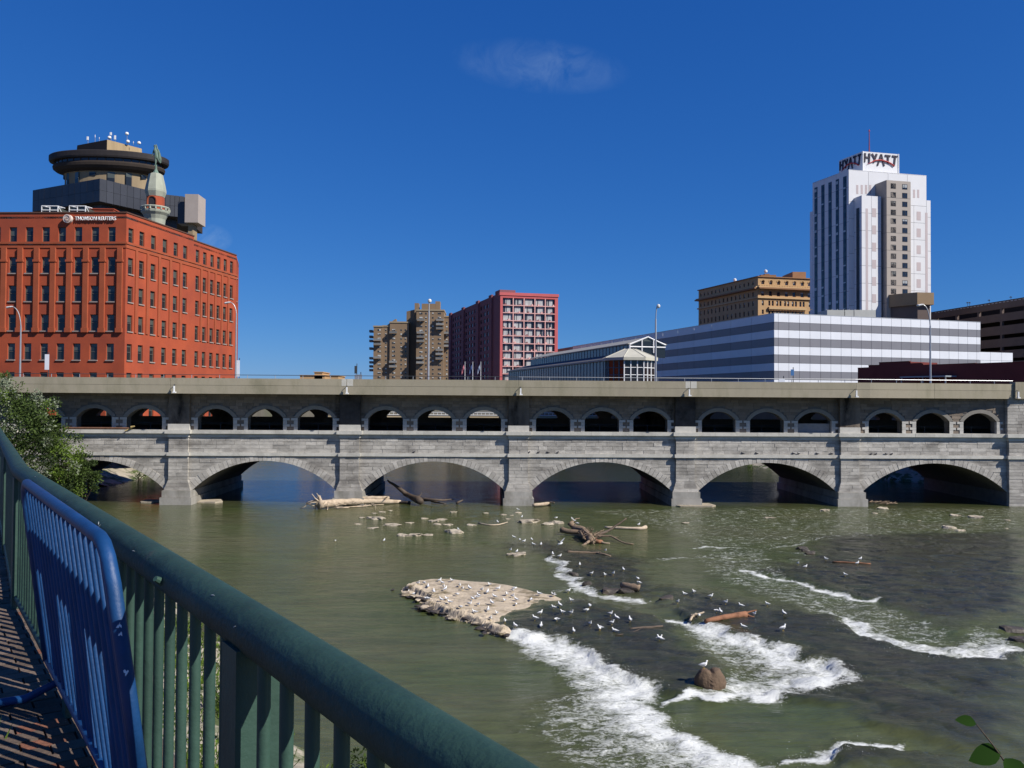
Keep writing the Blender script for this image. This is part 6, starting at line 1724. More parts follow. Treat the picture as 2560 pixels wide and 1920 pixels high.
for k in range(n):
    t = BL0 + 0.10 + (BL1 - BL0 - 0.2) * k / (n - 1)
    mb = MB(); mb.tube([bp(t, 0.02), bp(t, BH)], 0.0095 if k not in (0, n - 1) else 0.0125, 8, False); part('bar', mb, blue_paint, bar, True)
for t in (BL0 + 0.35, BL1 - 0.35):                # flat feet turned out over the paving
    p = bp(t, BH); q = rl(t - 0.02, -0.42); e = rl(t - 0.06, 0.03)
    mb = MB(); mb.tube([p, (p.x, p.y, ZFL + 0.10), (q.x * 0.35 + p.x * 0.65, q.y * 0.35 + p.y * 0.65, ZFL + 0.035), (q.x, q.y, ZFL + 0.016)], [0.018, 0.018, 0.02, 0.02], 8); part('foot', mb, blue_paint, bar, True)
# paint chips
for t, h, s_ in ((BL0 + 0.015, 0.17, 0.016), (BL0 + 0.003, 0.20, 0.013), (BL0 - 0.002, 0.235, 0.017), (BL0 - 0.002, 0.26, 0.013), (BL0 - 0.004, 0.37, 0.015), (BL0 + 0.10, 0.03, 0.010), (BL0 + 0.02, 0.60, 0.008)):
    c = bp(t, h); tocam = (CAM - c).normalized(); c = c + tocam * 0.0205
    u_ = tocam.cross(Vector((0, 0, 1))).normalized(); v_ = u_.cross(tocam)
    mb = MB(); k_ = 13; pts = []; ph = rnd.uniform(0, 6)
    for i in range(k_):
        a = 2 * math.pi * i / k_; r_ = s_ * (0.55 + 0.25 * math.sin(3 * a + ph) + rnd.uniform(-0.18, 0.18)); pts.append(c + u_ * (math.cos(a) * r_ * 0.62) + v_ * (math.sin(a) * r_))
    pts2 = [p - tocam * 0.004 for p in pts]
    mb.add(pts + pts2, [tuple(range(k_))] + [(i, (i + 1) % k_, k_ + (i + 1) % k_, k_ + i) for i in range(k_)]); part('paint_chip', mb, chip, bar)
# walkway: brick pavers, laid along the railing
walk_base = M('walkway_joint', (0.07, 0.06, 0.05), 0.95, 0.2, 5)
paver_m = M('brown_paver', (0.135, 0.10, 0.078), 0.92, 0.2, 9, 0.4, 30, 0.15, obj=0.28)
red_paver = M('red_paver', (0.17, 0.075, 0.048), 0.92, 0.2, 9, 0.4, 30, 0.15, obj=0.2)
mb = MB()
edge = [rl(t, 0.26) for t in ts]; inner = [rl(t, -9.0) for t in ts]
for i in range(len(ts) - 1):
    a, b, c, d = edge[i], edge[i + 1], inner[i + 1], inner[i]
    mb.add([(p.x, p.y, ZFL - 0.03) for p in (d, a, b, c)], [(0, 1, 2, 3)])
walk = struct('walkway', mb, walk_base)
pav = MB(); pav.box(-0.098, 0.098, -0.047, 0.047, -0.05, 0.0)
pme = [pav.mesh('paver', paver_m), pav.mesh('paver', red_paver)]
cnt = 0
for i in range(-4, 90):
    for j in range(0, 24):
        t = 1.6 + i * 0.10; o = 0.16 - j * 0.205 - (0.10 if i % 2 else 0)
        if t > TB_ - 0.02 or o < -1.6: continue
        p = rl(t, o); q = proj((p.x, p.y, ZFL))
        if -40 < q[0] < 420 and 1250 < q[1] < 1990 and cnt < 298:
            ob_ = inst('paver', pme[1 if rnd.random() < 0.16 else 0], walk, (p.x, p.y, ZFL + rnd.uniform(-0.003, 0.003)), ang + math.pi / 2 + rnd.uniform(-0.01, 0.01)); cnt += 1
# the rest of the paving, joined
mb = MB(); pav_rest = MB()
for i in range(-30, 330):
    for j in range(0, 18):
        t = 1.6 + i * 0.10; o = 0.16 - j * 0.205 - (0.10 if i % 2 else 0)
        p = rl(t, o); q = proj((p.x, p.y, ZFL)) if (p - Vector((0, 0, 0))).y > 0.4 else (9999, 0)
        if t <= TB_ - 0.02 and o >= -1.6 and -40 < q[0] < 420 and 1250 < q[1] < 1990: continue
        uu = (DV if t < TB_ else D2); u3 = cw(uu.x, uu.y); n3 = Vector((u3.y, -u3.x, 0)); z = ZFL + rnd.uniform(-0.003, 0.003)
        pav_rest.add([p + n3 * a_ * 0.098 + u3 * b_ * 0.047 + Vector((0, 0, z)) for a_, b_ in ((-1, -1), (1, -1), (1, 1), (-1, 1))], [(0, 1, 2, 3)])
part('paver_field', pav_rest, M('brown_paver_field', (0.135, 0.10, 0.078), 0.92, 0.2, 9, 0.4, 30, 0.15, island=0.28), walk, kind='stuff')
# retaining wall below the railing and the rocky toe of the bank
wall_m = M('bank_wall_stone', (0.24, 0.22, 0.19), 0.95, 0.2, 0.8, 0.8, 5, 0.1)
mb = MB()
for i in range(len(ts) - 1):
    a, b = rl(ts[i], 0.27), rl(ts[i + 1], 0.27); a2, b2 = rl(ts[i], -0.5), rl(ts[i + 1], -0.5)
    mb.add([(a.x, a.y, 1.0), (b.x, b.y, 1.0), (b.x, b.y, ZFL - 0.035), (a.x, a.y, ZFL - 0.035)], [(0, 1, 2, 3)])
    mb.add([(a.x, a.y, ZFL - 0.035), (b.x, b.y, ZFL - 0.035), (b2.x, b2.y, ZFL - 0.035), (a2.x, a2.y, ZFL - 0.035)], [(0, 1, 2, 3)])
solo('retaining_wall', mb, wall_m, 'rough stone retaining wall under the riverside walkway', 'wall', tuple(rl(5, 0.27).xy) + (1.0,))
def bank_f(t, s_):
    p = rl(t, s_); w = 9.6 + 1.4 * nz3(t, 3, 0.18)
    k = s_ / w
    z = 3.6 * max(0.0, 1 - k) ** 1.2 - 0.8 * max(0, k - 0.9) * 4 + 0.45 * nz3(p.x, p.y, 0.55) + 0.22 * nz3(p.x, p.y, 1.7)
    return (p.x, p.y, z if k < 1.25 else min(z, -0.5))
bank_grid('west_bank', bank_f, [-12 + k * 0.55 for k in range(190)], [0.2 + k * 0.45 for k in range(32)], shore_m)

# ------------------------------------------------------------------ foliage
def leaf_mat(name, col, trans=0.35, var=0.35):
    m, n, l, p = nt(name)
    g_ = n.new('ShaderNodeNewGeometry')
    c = mixmul(n, l, (*col, 1), rgbv(n, l, rampv(n, l, g_.outputs['Random Per Island'], 1 - var, 1 + var)))
    c = mixmul(n, l, c, rgbv(n, l, rampv(n, l, noise_node(n, l, 0.7, 3, 0.5), 0.6, 1.4)))
    l.new(c, p.inputs['Base Color']); p.inputs['Roughness'].default_value = 0.6; p.inputs['Specular IOR Level'].default_value = 0.15 if trans > 0.15 else 0.0
    tr = n.new('ShaderNodeBsdfTranslucent'); l.new(c, tr.inputs['Color'])
    ms = n.new('ShaderNodeMixShader'); ms.inputs[0].default_value = trans
    l.new(p.outputs[0], ms.inputs[1]); l.new(tr.outputs[0], ms.inputs[2]); l.new(ms.outputs[0], n['Material Output'].inputs['Surface'])
    return m
leaf_green = leaf_mat('bank_leaf_green', (0.075, 0.115, 0.028)); leaf_dark = leaf_mat('bank_leaf_dark', (0.045, 0.07, 0.022)); leaf_bright = leaf_mat('bank_leaf_bright', (0.13, 0.20, 0.03))
leaf_silver = leaf_mat('silver_leaf', (0.22, 0.25, 0.17), 0.2); bark = M('bark', (0.09, 0.07, 0.05), 0.95, 0.3, 4, 0.8, 14)
def add_leaf(mb, c, size, dirv, droop=0.3):
    d = Vector(dirv).normalized(); s_ = d.cross(Vector((rnd.uniform(-1, 1), rnd.uniform(-1, 1), rnd.uniform(-1, 1)))).normalized(); n_ = s_.cross(d)
    c = Vector(c); tip = c + d * size - Vector((0, 0, droop * size * 0.4)); mid = c + d * size * 0.5
    mb.add([c, mid + s_ * size * 0.26 + n_ * size * 0.06, tip, mid - s_ * size * 0.26 + n_ * size * 0.06], [(0, 1, 2), (0, 2, 3)])
def clump(mb, c, r, n, size, flat=1.0):
    for _ in range(n):
        while True:
            v = Vector((rnd.uniform(-1, 1), rnd.uniform(-1, 1), rnd.uniform(-1, 1)))
            if 0.15 < v.length < 1: break
        v = v * (0.55 + 0.45 * v.length)
        p = Vector(c) + Vector((v.x * r, v.y * r, v.z * r * flat))
        add_leaf(mb, p, size * rnd.uniform(0.6, 1.4), v + Vector((rnd.uniform(-.8, .8), rnd.uniform(-.8, .8), rnd.uniform(-.3, .9))))
def shrub(name, label, cat, base, blobs, mats, leaf, dens, group=None):
    t = thing(name, label, cat, base, group)
    mb = MB()
    for (c, r) in blobs:
        mid = Vector(base).lerp(Vector(c), 0.5) + Vector((rnd.uniform(-.4, .4), rnd.uniform(-.4, .4), 0.3))
        mb.tube([base, mid, c], [0.09, 0.06, 0.02], 6)
    part('trunk', mb, bark, t)
    cr = MB()
    for (c, r) in blobs:
        k = max(5, int(r * 7))
        for _ in range(k):
            v = Vector((rnd.gauss(0, 1), rnd.gauss(0, 1), rnd.gauss(0, 1))).normalized() * r * rnd.uniform(0.35, 1.0)
            cr.mi = rnd.choices(range(len(mats)), [m_[1] for m_ in mats])[0]
            clump(cr, Vector(c) + v, r * rnd.uniform(0.22, 0.42), int(dens * rnd.uniform(0.6, 1.4)), leaf)
    part('crown', cr, [m_[0] for m_ in mats], t)
    return t
def bw(px, py, Y): return at_y(px, py, Y)
b0 = bw(60, 1230, 86)
shrub('silver_shrub', 'tall silvery leaved shrub on the bank at the left end of the bridge', 'shrub', (b0.x - 2, 86, 1.2),
      [(bw(25, 1025, 86), 2.9), (bw(92, 1040, 86), 2.3), (bw(60, 1090, 85), 2.9), (bw(112, 1100, 85), 2.0), (bw(20, 1130, 84), 2.9), (bw(0, 985, 86), 1.9), (bw(122, 1065, 86), 1.7), (bw(70, 1010, 87), 1.6), (bw(85, 1130, 85), 2.2)],
      [(leaf_green, 4), (leaf_dark, 3), (leaf_silver, 2.4), (leaf_bright, 0.6)], 0.27, 95)
shrub('green_shrub', 'bright green feathery shrub below the silvery one by the first arch', 'shrub', (bw(150, 1230, 87).x, 87, 0.6),
      [(bw(152, 1115, 87), 1.9), (bw(172, 1150, 87), 1.9), (bw(125, 1150, 86), 2.2), (bw(190, 1195, 87), 1.9), (bw(150, 1200, 86), 2.2), (bw(140, 1090, 87), 1.4)],
      [(leaf_green, 4), (leaf_bright, 3.0), (leaf_dark, 1.6), (leaf_silver, 0.3)], 0.24, 95)
shrub('dark_shrub', 'olive green shrub leaning over the water at the first arch', 'shrub', (bw(205, 1238, 88).x, 88, 0.2),
      [(bw(215, 1180, 88), 1.45), (bw(225, 1208, 88), 1.25), (bw(205, 1155, 88), 1.2), (bw(238, 1192, 88), 0.8), (bw(190, 1222, 87), 1.5), (bw(222, 1150, 88), 0.8)],
      [(leaf_green, 4), (leaf_dark, 3), (leaf_silver, 1.0)], 0.22, 90)
# lower bushes along the bank, seen between the pickets
k = 0
for t, s_, r_, lab in ((30, 7.5, 0.9, 'low bush on the rocky bank seen between the pickets left of the big post'), (24.5, 9.6, 0.8, 'small dark bush at the water edge right of the big post'), (46, 7, 1.4, 'round bush on the bank behind the blue barrier'), (58, 8, 1.6, 'bush on the bank hidden low behind the far railing')):
    p = rl(t, s_); z = bank_f(t, s_)[2]
    shrub('bank_bush', lab, 'bush', (p.x, p.y, z - 0.1), [((p.x, p.y, z + r_ * 0.7), r_), ((p.x + r_ * 0.8, p.y + 0.4, z + r_ * 0.5), r_ * 0.7)], [(leaf_green, 3), (leaf_bright, 2), (leaf_dark, 2)], 0.16, 45)
wd = MB()
for _ in range(900):
    t = rnd.uniform(12, 44); s_ = rnd.uniform(2.5, 10.5); x, y, z = bank_f(t, s_)
    if z < 0.05: continue
    wd.mi = 0 if rnd.random() < 0.55 else 1
    for _k in range(rnd.randint(4, 9)):
        h = rnd.uniform(0.25, 0.8); dx, dy = rnd.uniform(-.3, .3), rnd.uniform(-.3, .3)
        wd.add([(x + dx - 0.02, y + dy, z), (x + dx + 0.02, y + dy, z), (x + dx * 2.0, y + dy * 2.0, z + h)], [(0, 1, 2)])
        add_leaf(wd, (x + dx * 1.5, y + dy * 1.5, z + h * 0.6), 0.16, (dx, dy, 0.3))
struct('bank_weeds', wd, [leaf_bright, leaf_green], False, 'stuff', 'weeds and tall grass on the rocky bank')
rk_st = MB()
# tufts and fallen leaves on the walkway
gt = MB()
for _ in range(46):
    t = rnd.uniform(1.5, 7.5); o = rnd.uniform(-1.5, -0.25); p = rl(t, o)
    for _k in range(rnd.randint(4, 10)):
        a = rnd.uniform(0, 6.28); r_ = rnd.uniform(0.01, 0.06); h = rnd.uniform(0.02, 0.09)
        x, y = p.x + r_ * math.cos(a), p.y + r_ * math.sin(a)
        gt.add([(x - 0.004, y, ZFL - 0.01), (x + 0.006, y, ZFL - 0.01), (x + 0.04 * math.cos(a), y + 0.04 * math.sin(a), ZFL + h)], [(0, 1, 2)])
struct('paving_weeds', gt, leaf_bright, False, 'stuff', 'small weeds growing in the paving joints')
# sapling whose top leaves reach into the lower right corner
sp_ = cw(1.72, 3.05); zt4 = CAMZ - 1.22
sap = thing('sapling', 'sapling with shaded leaves whose tip pokes into the lower right corner', 'plant', (sp_.x + 0.5, sp_.y + 0.1, 2.4))
st_pts = [(sp_.x + 0.5, sp_.y + 0.1, 2.4), (sp_.x + 0.35, sp_.y + 0.05, 5), (sp_.x + 0.30, sp_.y, 8.2), (sp_.x + 0.22, sp_.y, zt4 - 0.45), (sp_.x + 0.14, sp_.y, zt4 - 0.16), (sp_.x + 0.045, sp_.y, zt4 - 0.03), (sp_.x - 0.015, sp_.y, zt4 + 0.045)]
mb = MB(); mb.tube(st_pts, [0.03, 0.022, 0.014, 0.006, 0.004, 0.003, 0.002], 6); part('stem', mb, bark, sap)
sap_leaf = leaf_mat('shaded_sapling_leaf', (0.016, 0.038, 0.008), 0.12, 0.2)  # backlit shade is put into the dark leaf colour
def big_leaf(c, d, up_, L, W):
    d = Vector(d).normalized(); s_ = d.cross(Vector(up_)).normalized(); n_ = s_.cross(d); c = Vector(c); mb = MB(); v = []
    prof = [(0, 0.0), (0.12, 0.55), (0.3, 0.95), (0.5, 1.0), (0.7, 0.8), (0.87, 0.42), (1.0, 0.0)]
    for f, w in prof:
        q = c + d * L * f - Vector((0, 0, 1)) * (L * 0.22 * f * f)
        v += [q + s_ * W * w / 2 + n_ * W * 0.10 * w, q, q - s_ * W * w / 2 + n_ * W * 0.10 * w]
    fs = []
    for i in range(len(prof) - 1):
        fs += [(3 * i, 3 * i + 1, 3 * i + 4, 3 * i + 3), (3 * i + 1, 3 * i + 2, 3 * i + 5, 3 * i + 4)]
    mb.add(v, fs); part('leaf', mb, sap_leaf, sap, True)
fwd = cw(0, 1); rgt = cw(1, 0)
big_leaf((sp_.x - 0.015, sp_.y, zt4 + 0.045), rgt * -1 + Vector((0, 0, 0.42)), (0.15, -0.75, 0.6), 0.085, 0.042)
big_leaf((sp_.x + 0.075, sp_.y, zt4 - 0.06), rgt * -1 + Vector((0, 0, 0.02)) + fwd * -0.1, (0, -0.8, 0.55), 0.125, 0.075)
big_leaf((sp_.x + 0.09, sp_.y, zt4 - 0.08), rgt * 0.25 + fwd * -0.5 + Vector((0, 0, -0.35)), (0.1, -0.8, 0.6), 0.10, 0.085)
big_leaf((sp_.x + 0.16, sp_.y, zt4 - 0.16), rgt * 0.6 + fwd * -0.3 + Vector((0, 0, -0.3)), (0, -0.6, 0.8), 0.11, 0.075)
for k in range(14):
    z = zt4 - 0.3 - k * 0.28; a = k * 2.4; big_leaf((sp_.x + 0.2 + 0.008 * k, sp_.y, z), (math.cos(a), math.sin(a), -0.1), (0, 0, 1), 0.11, 0.07)
# street tree whose branch shows at the far left above the parapet
tb0 = at_y(-60, 940, 112.0)
shrub('street_tree', 'dark green tree top at the left edge above the parapet', 'tree', (tb0.x, 112.0, 12.85), [((tb0.x, 112, 15.2), 1.5), ((tb0.x + 2.2, 112, 14.6), 1.2), ((tb0.x + 3.6, 112, 14.3), 0.8), ((tb0.x - 2, 112, 15), 1.6)], [(leaf_dark, 3), (leaf_green, 1.5)], 0.2, 50)
# bushes under the right arches
for px, py, Y, r_, lab in ((1880, 1172, 146, 1.2, 'sunlit grass bush beyond the fifth arch'), (2215, 1205, 121, 1.5, 'bush in the shade beyond the rightmost arch'), (2185, 1215, 120, 0.9, 'smaller bush in the shade at the left of the rightmost arch'), (345, 1185, 121, 1.0, 'scrubby bush beyond the first arch')):
    p = at_y(px, py, Y); shrub('shore_bush', lab, 'bush', (p.x, Y, p.z - r_), [((p.x, Y, p.z), r_), ((p.x + r_ * 1.3, Y + 0.5, p.z - 0.2), r_ * 0.8)], [(leaf_bright, 2), (leaf_green, 2), (leaf_dark, 1)], 0.2, 45)
# ------------------------------------------------------------------ pale rock island crowded with gulls
ISL = wpoly([(40, 255), (110, 215), (200, 185), (340, 163), (560, 158), (800, 183), (1000, 193), (1200, 218), (1400, 263), (1550, 308), (1700, 323), (1830, 368), (1900, 392),
             (1780, 412), (1650, 425), (1500, 440), (1380, 470), (1330, 505), (1200, 525), (1140, 560), (1120, 610), (1180, 660), (1240, 745), (1130, 765), (1010, 735), (880, 650), (740, 595), (600, 565), (470, 525), (420, 480), (260, 440),
             (300, 405), (320, 370), (210, 320), (120, 290)], **CI)
front_edge = wpoly([(40, 260), (210, 325), (320, 375), (270, 440), (420, 480), (480, 530), (740, 595), (880, 650), (1010, 735), (1150, 765), (1240, 745)], **CI)
back_edge = wpoly([(1240, 640), (1130, 560), (1330, 500), (1500, 440), (1780, 412), (1900, 392)], **CI)
def isl_h(Pq):
    s = sdist(Pq, ISL); df = seg_dist(Pq, front_edge, False); db = seg_dist(Pq, back_edge, False)
    h = 0.38 * sstep(s, -0.12, 0.22) * (1 - 0.75 * sstep(-df, -7.0, 0) * 0) * (0.35 + 0.65 * np.exp(-df / 4.5)) * sstep(db, -0.3, 2.4) ** 0.7
    n1 = fbm(Pq[:, 0] * 1.2, Pq[:, 1] * 2.2, 4); 
    h = h + (n1 - 0.5) * 0.10 * sstep(s, 0, 0.5)
    h = h + (fbm(Pq[:, 0] * 5, Pq[:, 1] * 6, 3) - 0.5) * 0.05 * sstep(s, 0.1, 0.6)
    step = np.floor(h * 12 + n1 * 2.2) / 12
    k = np.exp(-(df / 1.3) ** 2)
    h = h * (1 - k) + (step * 0.95 + (fbm(Pq[:, 0] * 4, Pq[:, 1] * 4, 3) - 0.5) * 0.16) * k
    return np.where(s < -0.2, -0.4, h + 0.02)
x0, y0 = ISL.min(0) - 0.4; x1, y1 = ISL.max(0) + 0.4
ax = np.arange(x0, x1, 0.085); ay = np.arange(y0, y1, 0.085)
mx_, my_ = np.meshgrid(ax, ay); PI_ = np.stack([mx_.ravel(), my_.ravel()], 1)
hI = isl_h(PI_); sI = sdist(PI_, ISL)
keep = (sI > -0.3).reshape(mx_.shape)
vid = -np.ones(mx_.shape, int); vid[keep] = np.arange(keep.sum())
iv = [(PI_[i, 0], PI_[i, 1], hI[i]) for i in np.nonzero(keep.ravel())[0]]
ifc = []
for r in range(mx_.shape[0] - 1):
    for c in range(mx_.shape[1] - 1):
        q = (vid[r, c], vid[r, c + 1], vid[r + 1, c + 1], vid[r + 1, c])
        if min(q) >= 0: ifc.append(q)
mb = MB(); mb.add(iv, ifc)
isl_m = M('dry_pale_ledge', (0.44, 0.365, 0.27), 0.95, 0.16, 1.2, 1.0, 7, 0.15, stain=(0.12, 0.095, 0.045), stain_scale=0.8, stain_lo=0.52, stain_hi=0.64, stain_fac=0.85, stretch=(0.7, 1.6, 1))
pc_ = ISL.mean(0)
island = thing('rock_island', 'pale dry rock ledge island crowded with gulls in mid river', 'rock', (pc_[0], pc_[1], 0))
part('ledge_top', mb, isl_m, island, False)
def rock_mesh(name, mat, sx, sy, sz, seed, sub_=2, rough=0.28, flat=True):
    bm = bmesh.new(); bmesh.ops.create_icosphere(bm, subdivisions=sub_, radius=1)
    for v in bm.verts:
        n_ = noise.noise(v.co * 1.3 + Vector((seed * 3.1, seed * 1.7, 0))) + 0.5 * noise.noise(v.co * 3.1 + Vector((seed, 9, 2)))
        v.co = v.co * (1 + rough * n_)
        if flat:
            top = 0.42 + 0.16 * n_ + 0.18 * v.co.x * math.sin(seed * 2.3)
            v.co.z = max(-0.5, v.co.z if v.co.z < top else top + (v.co.z - top) * 0.12)
        v.co = Vector((v.co.x * sx, v.co.y * sy, v.co.z * sz))
    me_ = bpy.data.meshes.new(name); bm.to_mesh(me_); bm.free(); me_.materials.append(mat); return me_
er = [rock_mesh('edge_stone', [isl_m, dark_rock, dark_rock][k % 3], 0.36, 0.22, 0.11, k + 1, 2, 0.45) for k in range(9)]
for k in range(110):
    t = rnd.random() * (len(front_edge) - 1); i = int(t); p = front_edge[i] * (1 - t + i) + front_edge[i + 1] * (t - i)
    p = p + np.array([rnd.gauss(0.1, 0.35), rnd.gauss(0.2, 0.35)]); s_ = rnd.uniform(0.45, 1.25)
    o = inst('edge_stone', er[k % 9], island, (p[0], p[1], rnd.uniform(0.0, 0.2)), rnd.uniform(0, 6.3), None, (s_, s_, s_))
def river_z(x, y):
    i = int(np.clip(np.searchsorted(XS, x), 1, len(XS) - 1)); j = int(np.clip(np.searchsorted(YS, y), 1, len(YS) - 1))
    return float(hz[j * len(XS) + i])
def surf_z(x, y):
    q = np.array([[x, y]]); s = sdist(q, ISL)[0]
    return max(river_z(x, y), float(isl_h(q)[0])) if s > 0 else river_z(x, y)
def C(x, y, crop, z=0.0):
    return at_z(crop['ox'] + x / crop['k'], crop['oy'] + y / crop['k'], z)

# ------------------------------------------------------------------ loose stones
STONES = [  # crop, centre x, y, width px (photo), label
    (C5, 222, 210, 42, 'blocky pale stone, leftmost of the larger stones below the second pier', 1.0), (C5, 325, 254, 42, 'long flat pale stone below the second pier', 0.5), (C5, 410, 326, 30, 'left slab of the row of three pale slabs in open water', 1.1),
    (C5, 490, 324, 34, 'middle slab of the row of three pale slabs in open water', 1.0), (C5, 578, 322, 26, 'right slab of the row of three pale slabs in open water', 0.8), (C5, 765, 305, 44, 'rounded brownish rock right of the three slabs', 1.2),
    (C5, 620, 225, 24, 'dark stone in the cluster under the third arch', 1.2), (C5, 640, 245, 22, 'small pale stone at the front of the cluster under the third arch', 0.6), (C5, 722, 250, 22, 'right stone of the cluster under the third arch', 0.7), (C5, 670, 215, 26, 'upper stone of the cluster under the third arch', 0.6),
    (C5, 883, 252, 24, 'flat stone left of the curved stick', 0.7), (C5, 1278, 232, 50, 'wide pale stone below the fourth arch', 1.0), (C5, 1408, 246, 30, 'left wedge of the split pale stone near the root tangle', 1.0), (C5, 1478, 238, 34, 'right wedge of the split pale stone near the root tangle', 1.1),
    (C5, 1195, 463, 44, 'pale block with gulls where the rapids begin', 1.2), (C6, 1765, 165, 34, 'large pale rock of the group near the right abutment', 1.5), (C6, 1838, 182, 24, 'smaller pale rock beside the large one near the right abutment', 1.3),
    (C6, 1925, 100, 34, 'low pale rock farthest right below the last arch', 0.9), (C6, 1805, 88, 24, 'pale rock left of the farthest right one below the last arch', 1.0), (C6, 1020, 58, 26, 'brown driftwood covered rock below the fifth pier', 0.9), (C6, 1365, 45, 28, 'brown stone in the debris at the foot of the fifth pier', 1.0),
    (C5, 98, 245, 16, None, 0.6), (C5, 200, 272, 26, None, 0.3), (C5, 258, 160, 18, None, 0.4), (C5, 320, 150, 10, None, 0.6), (C5, 208, 170, 14, None, 0.4), (C5, 555, 205, 18, None, 0.6), (C5, 755, 162, 18, None, 0.8), (C5, 980, 168, 14, None, 0.6),
    (C5, 1103, 180, 16, None, 0.7), (C5, 1160, 184, 10, None, 0.8), (C5, 1200, 165, 18, None, 0.6), (C5, 455, 236, 20, None, 0.4), (C5, 120, 200, 16, None, 0.4), (C5, 1135, 208, 12, None, 0.4), (C6, 690, 102, 28, None, 0.3), (C6, 180, 132, 18, None, 0.5),
    (C6, 1320, 75, 14, None, 0.9), (C6, 1545, 212, 10, None, 0.7), (C6, 2115, 115, 14, None, 0.5), (C6, 1585, 118, 10, None, 0.5), (C6, 2110, 165, 8, None, 0.5)]
rms = [rock_mesh('stone_rock', rock_m, 0.52, 0.36, 0.26, k + 30, 3, 0.6) for k in range(8)]
STONE_P = {}
for k, (cr, x, y, w, lab, hf) in enumerate(STONES):
    p = C(x, y + 8, cr); ww = w * p.y / F
    t = bpy.data.objects.new('river_stone', rms[k % 8]); COL.objects.link(t)
    t.location = (p.x, p.y + ww * 0.2, 0.02); t.scale = (ww, ww * 0.85, ww * hf * 0.8 + 0.1); t.rotation_euler = (0, 0, rnd.uniform(-0.4, 0.4))
    tag(t, lab or 'small flat stone in the water below the bridge', 'stone', None if lab else 'small stones in the shallows'); STONE_P[k] = (p.x, p.y + ww * 0.2, 0.02 + 0.45 * (ww * hf * 0.8 + 0.1) * 0.4)
# flat slabs at the feet of the piers
for px0, px1, py, lab in ((486, 556, 1256, 'flat slab at the right foot of the leftmost pier'), (348, 398, 1256, 'flat slab at the left foot of the leftmost pier'), (1690, 1790, 1266, 'wide flat slab at the foot of the fourth pier')):
    a, b = at_z(px0, py, 0), at_z(px1, py, 0); mb = MB()
    mb.prism([(a.x, a.y + 0.2), (a.x + 0.4, a.y - 0.5), (b.x - 0.6, b.y - 0.7), (b.x, b.y + 0.1), (b.x - 0.5, b.y + 1.1), (a.x + 0.3, a.y + 1.2)], -0.6, [0.10, 0.12, 0.16, 0.13, 0.24, 0.2])
    solo('pier_slab', mb, rock_m, lab, 'slab', ((a.x + b.x) / 2, a.y, 0))
# brown boulder in the rapids
KB = 8.508
bc = at_z(1700 + 690 / KB, 1600 + 1060 / KB, 0.1); ppm = F / bc.y
bm = bmesh.new(); bmesh.ops.create_icosphere(bm, subdivisions=4, radius=1)
for v in bm.verts:
    d = v.co.copy(); n_ = noise.noise(d * 1.1 + Vector((4, 2, 7))) * 0.16 + noise.noise(d * 3.2) * 0.06
    r_ = 1 + n_
    x, y, z = d.x * r_, d.y * r_, d.z * r_
    notch = math.exp(-((x + 0.02) / 0.20) ** 2) * max(0, z) * 0.26
    z = z - notch
    if x < -0.1: z *= 1.12; y *= 0.9
    if z > 0.86: z = 0.86 + (z - 0.86) * 0.3
    v.co = Vector((x * 0.62, y * 0.52, z * 0.62))
me_ = bpy.data.meshes.new('boulder'); bm.to_mesh(me_); bm.free(); me_.materials.append(brown_rock)
o = bpy.data.objects.new('boulder', me_); COL.objects.link(o); o.location = (bc.x, bc.y + 0.35, 0.30)
tag(o, 'brown cleft boulder standing in the foam of the rapids', 'boulder')
# dark ledge rocks where the shelves break off
drm = [rock_mesh('ledge_rock', dark_rock, 0.6, 0.4, 0.26, k + 60, 2, 0.4) for k in range(6)]
dl = [(C6, 880, 290, 30, 'dark broken ledge rock at the top of the right hand rapids', 'a'), (C6, 925, 325, 26, 'dark ledge rock just below the top of the right hand rapids', 'b'), (C6, 900, 305, 22, 'small dark rock between the two ledge rocks at the right hand rapids', 'c'),
      (C5, 1590, 600, 26, 'dark mossy rock on the lip of the middle shelf', 'd'), (C5, 1680, 665, 24, 'second dark mossy rock on the lip of the middle shelf', 'e'), (C5, 1850, 715, 50, 'broad mossy rock below the short log', 'f'), (C5, 1960, 720, 44, 'mossy rock right under the short log', 'g'),
      (C6, 60, 600, 40, 'mossy brown rock at the head of the lower shelf', 'h'), (C6, 2150, 770, 70, 'dark rounded rock under the falls at the right edge', 'i'), (C6, 2195, 830, 60, 'dark rock below the falls at the right edge', 'j')]
for k, (cr, x, y, w, lab, _) in enumerate(dl):
    p = C(x, y + 6, cr, 0.1); ww = w * p.y / F; t = bpy.data.objects.new('ledge_rock', drm[k % 6]); COL.objects.link(t)
    t.location = (p.x, p.y, river_z(p.x, p.y) + 0.02); t.scale = (ww * 0.9, ww * 0.8, 0.9 + ww * 0.4); t.rotation_euler = (0, 0, rnd.uniform(-0.5, 0.5)); tag(t, lab, 'rock')
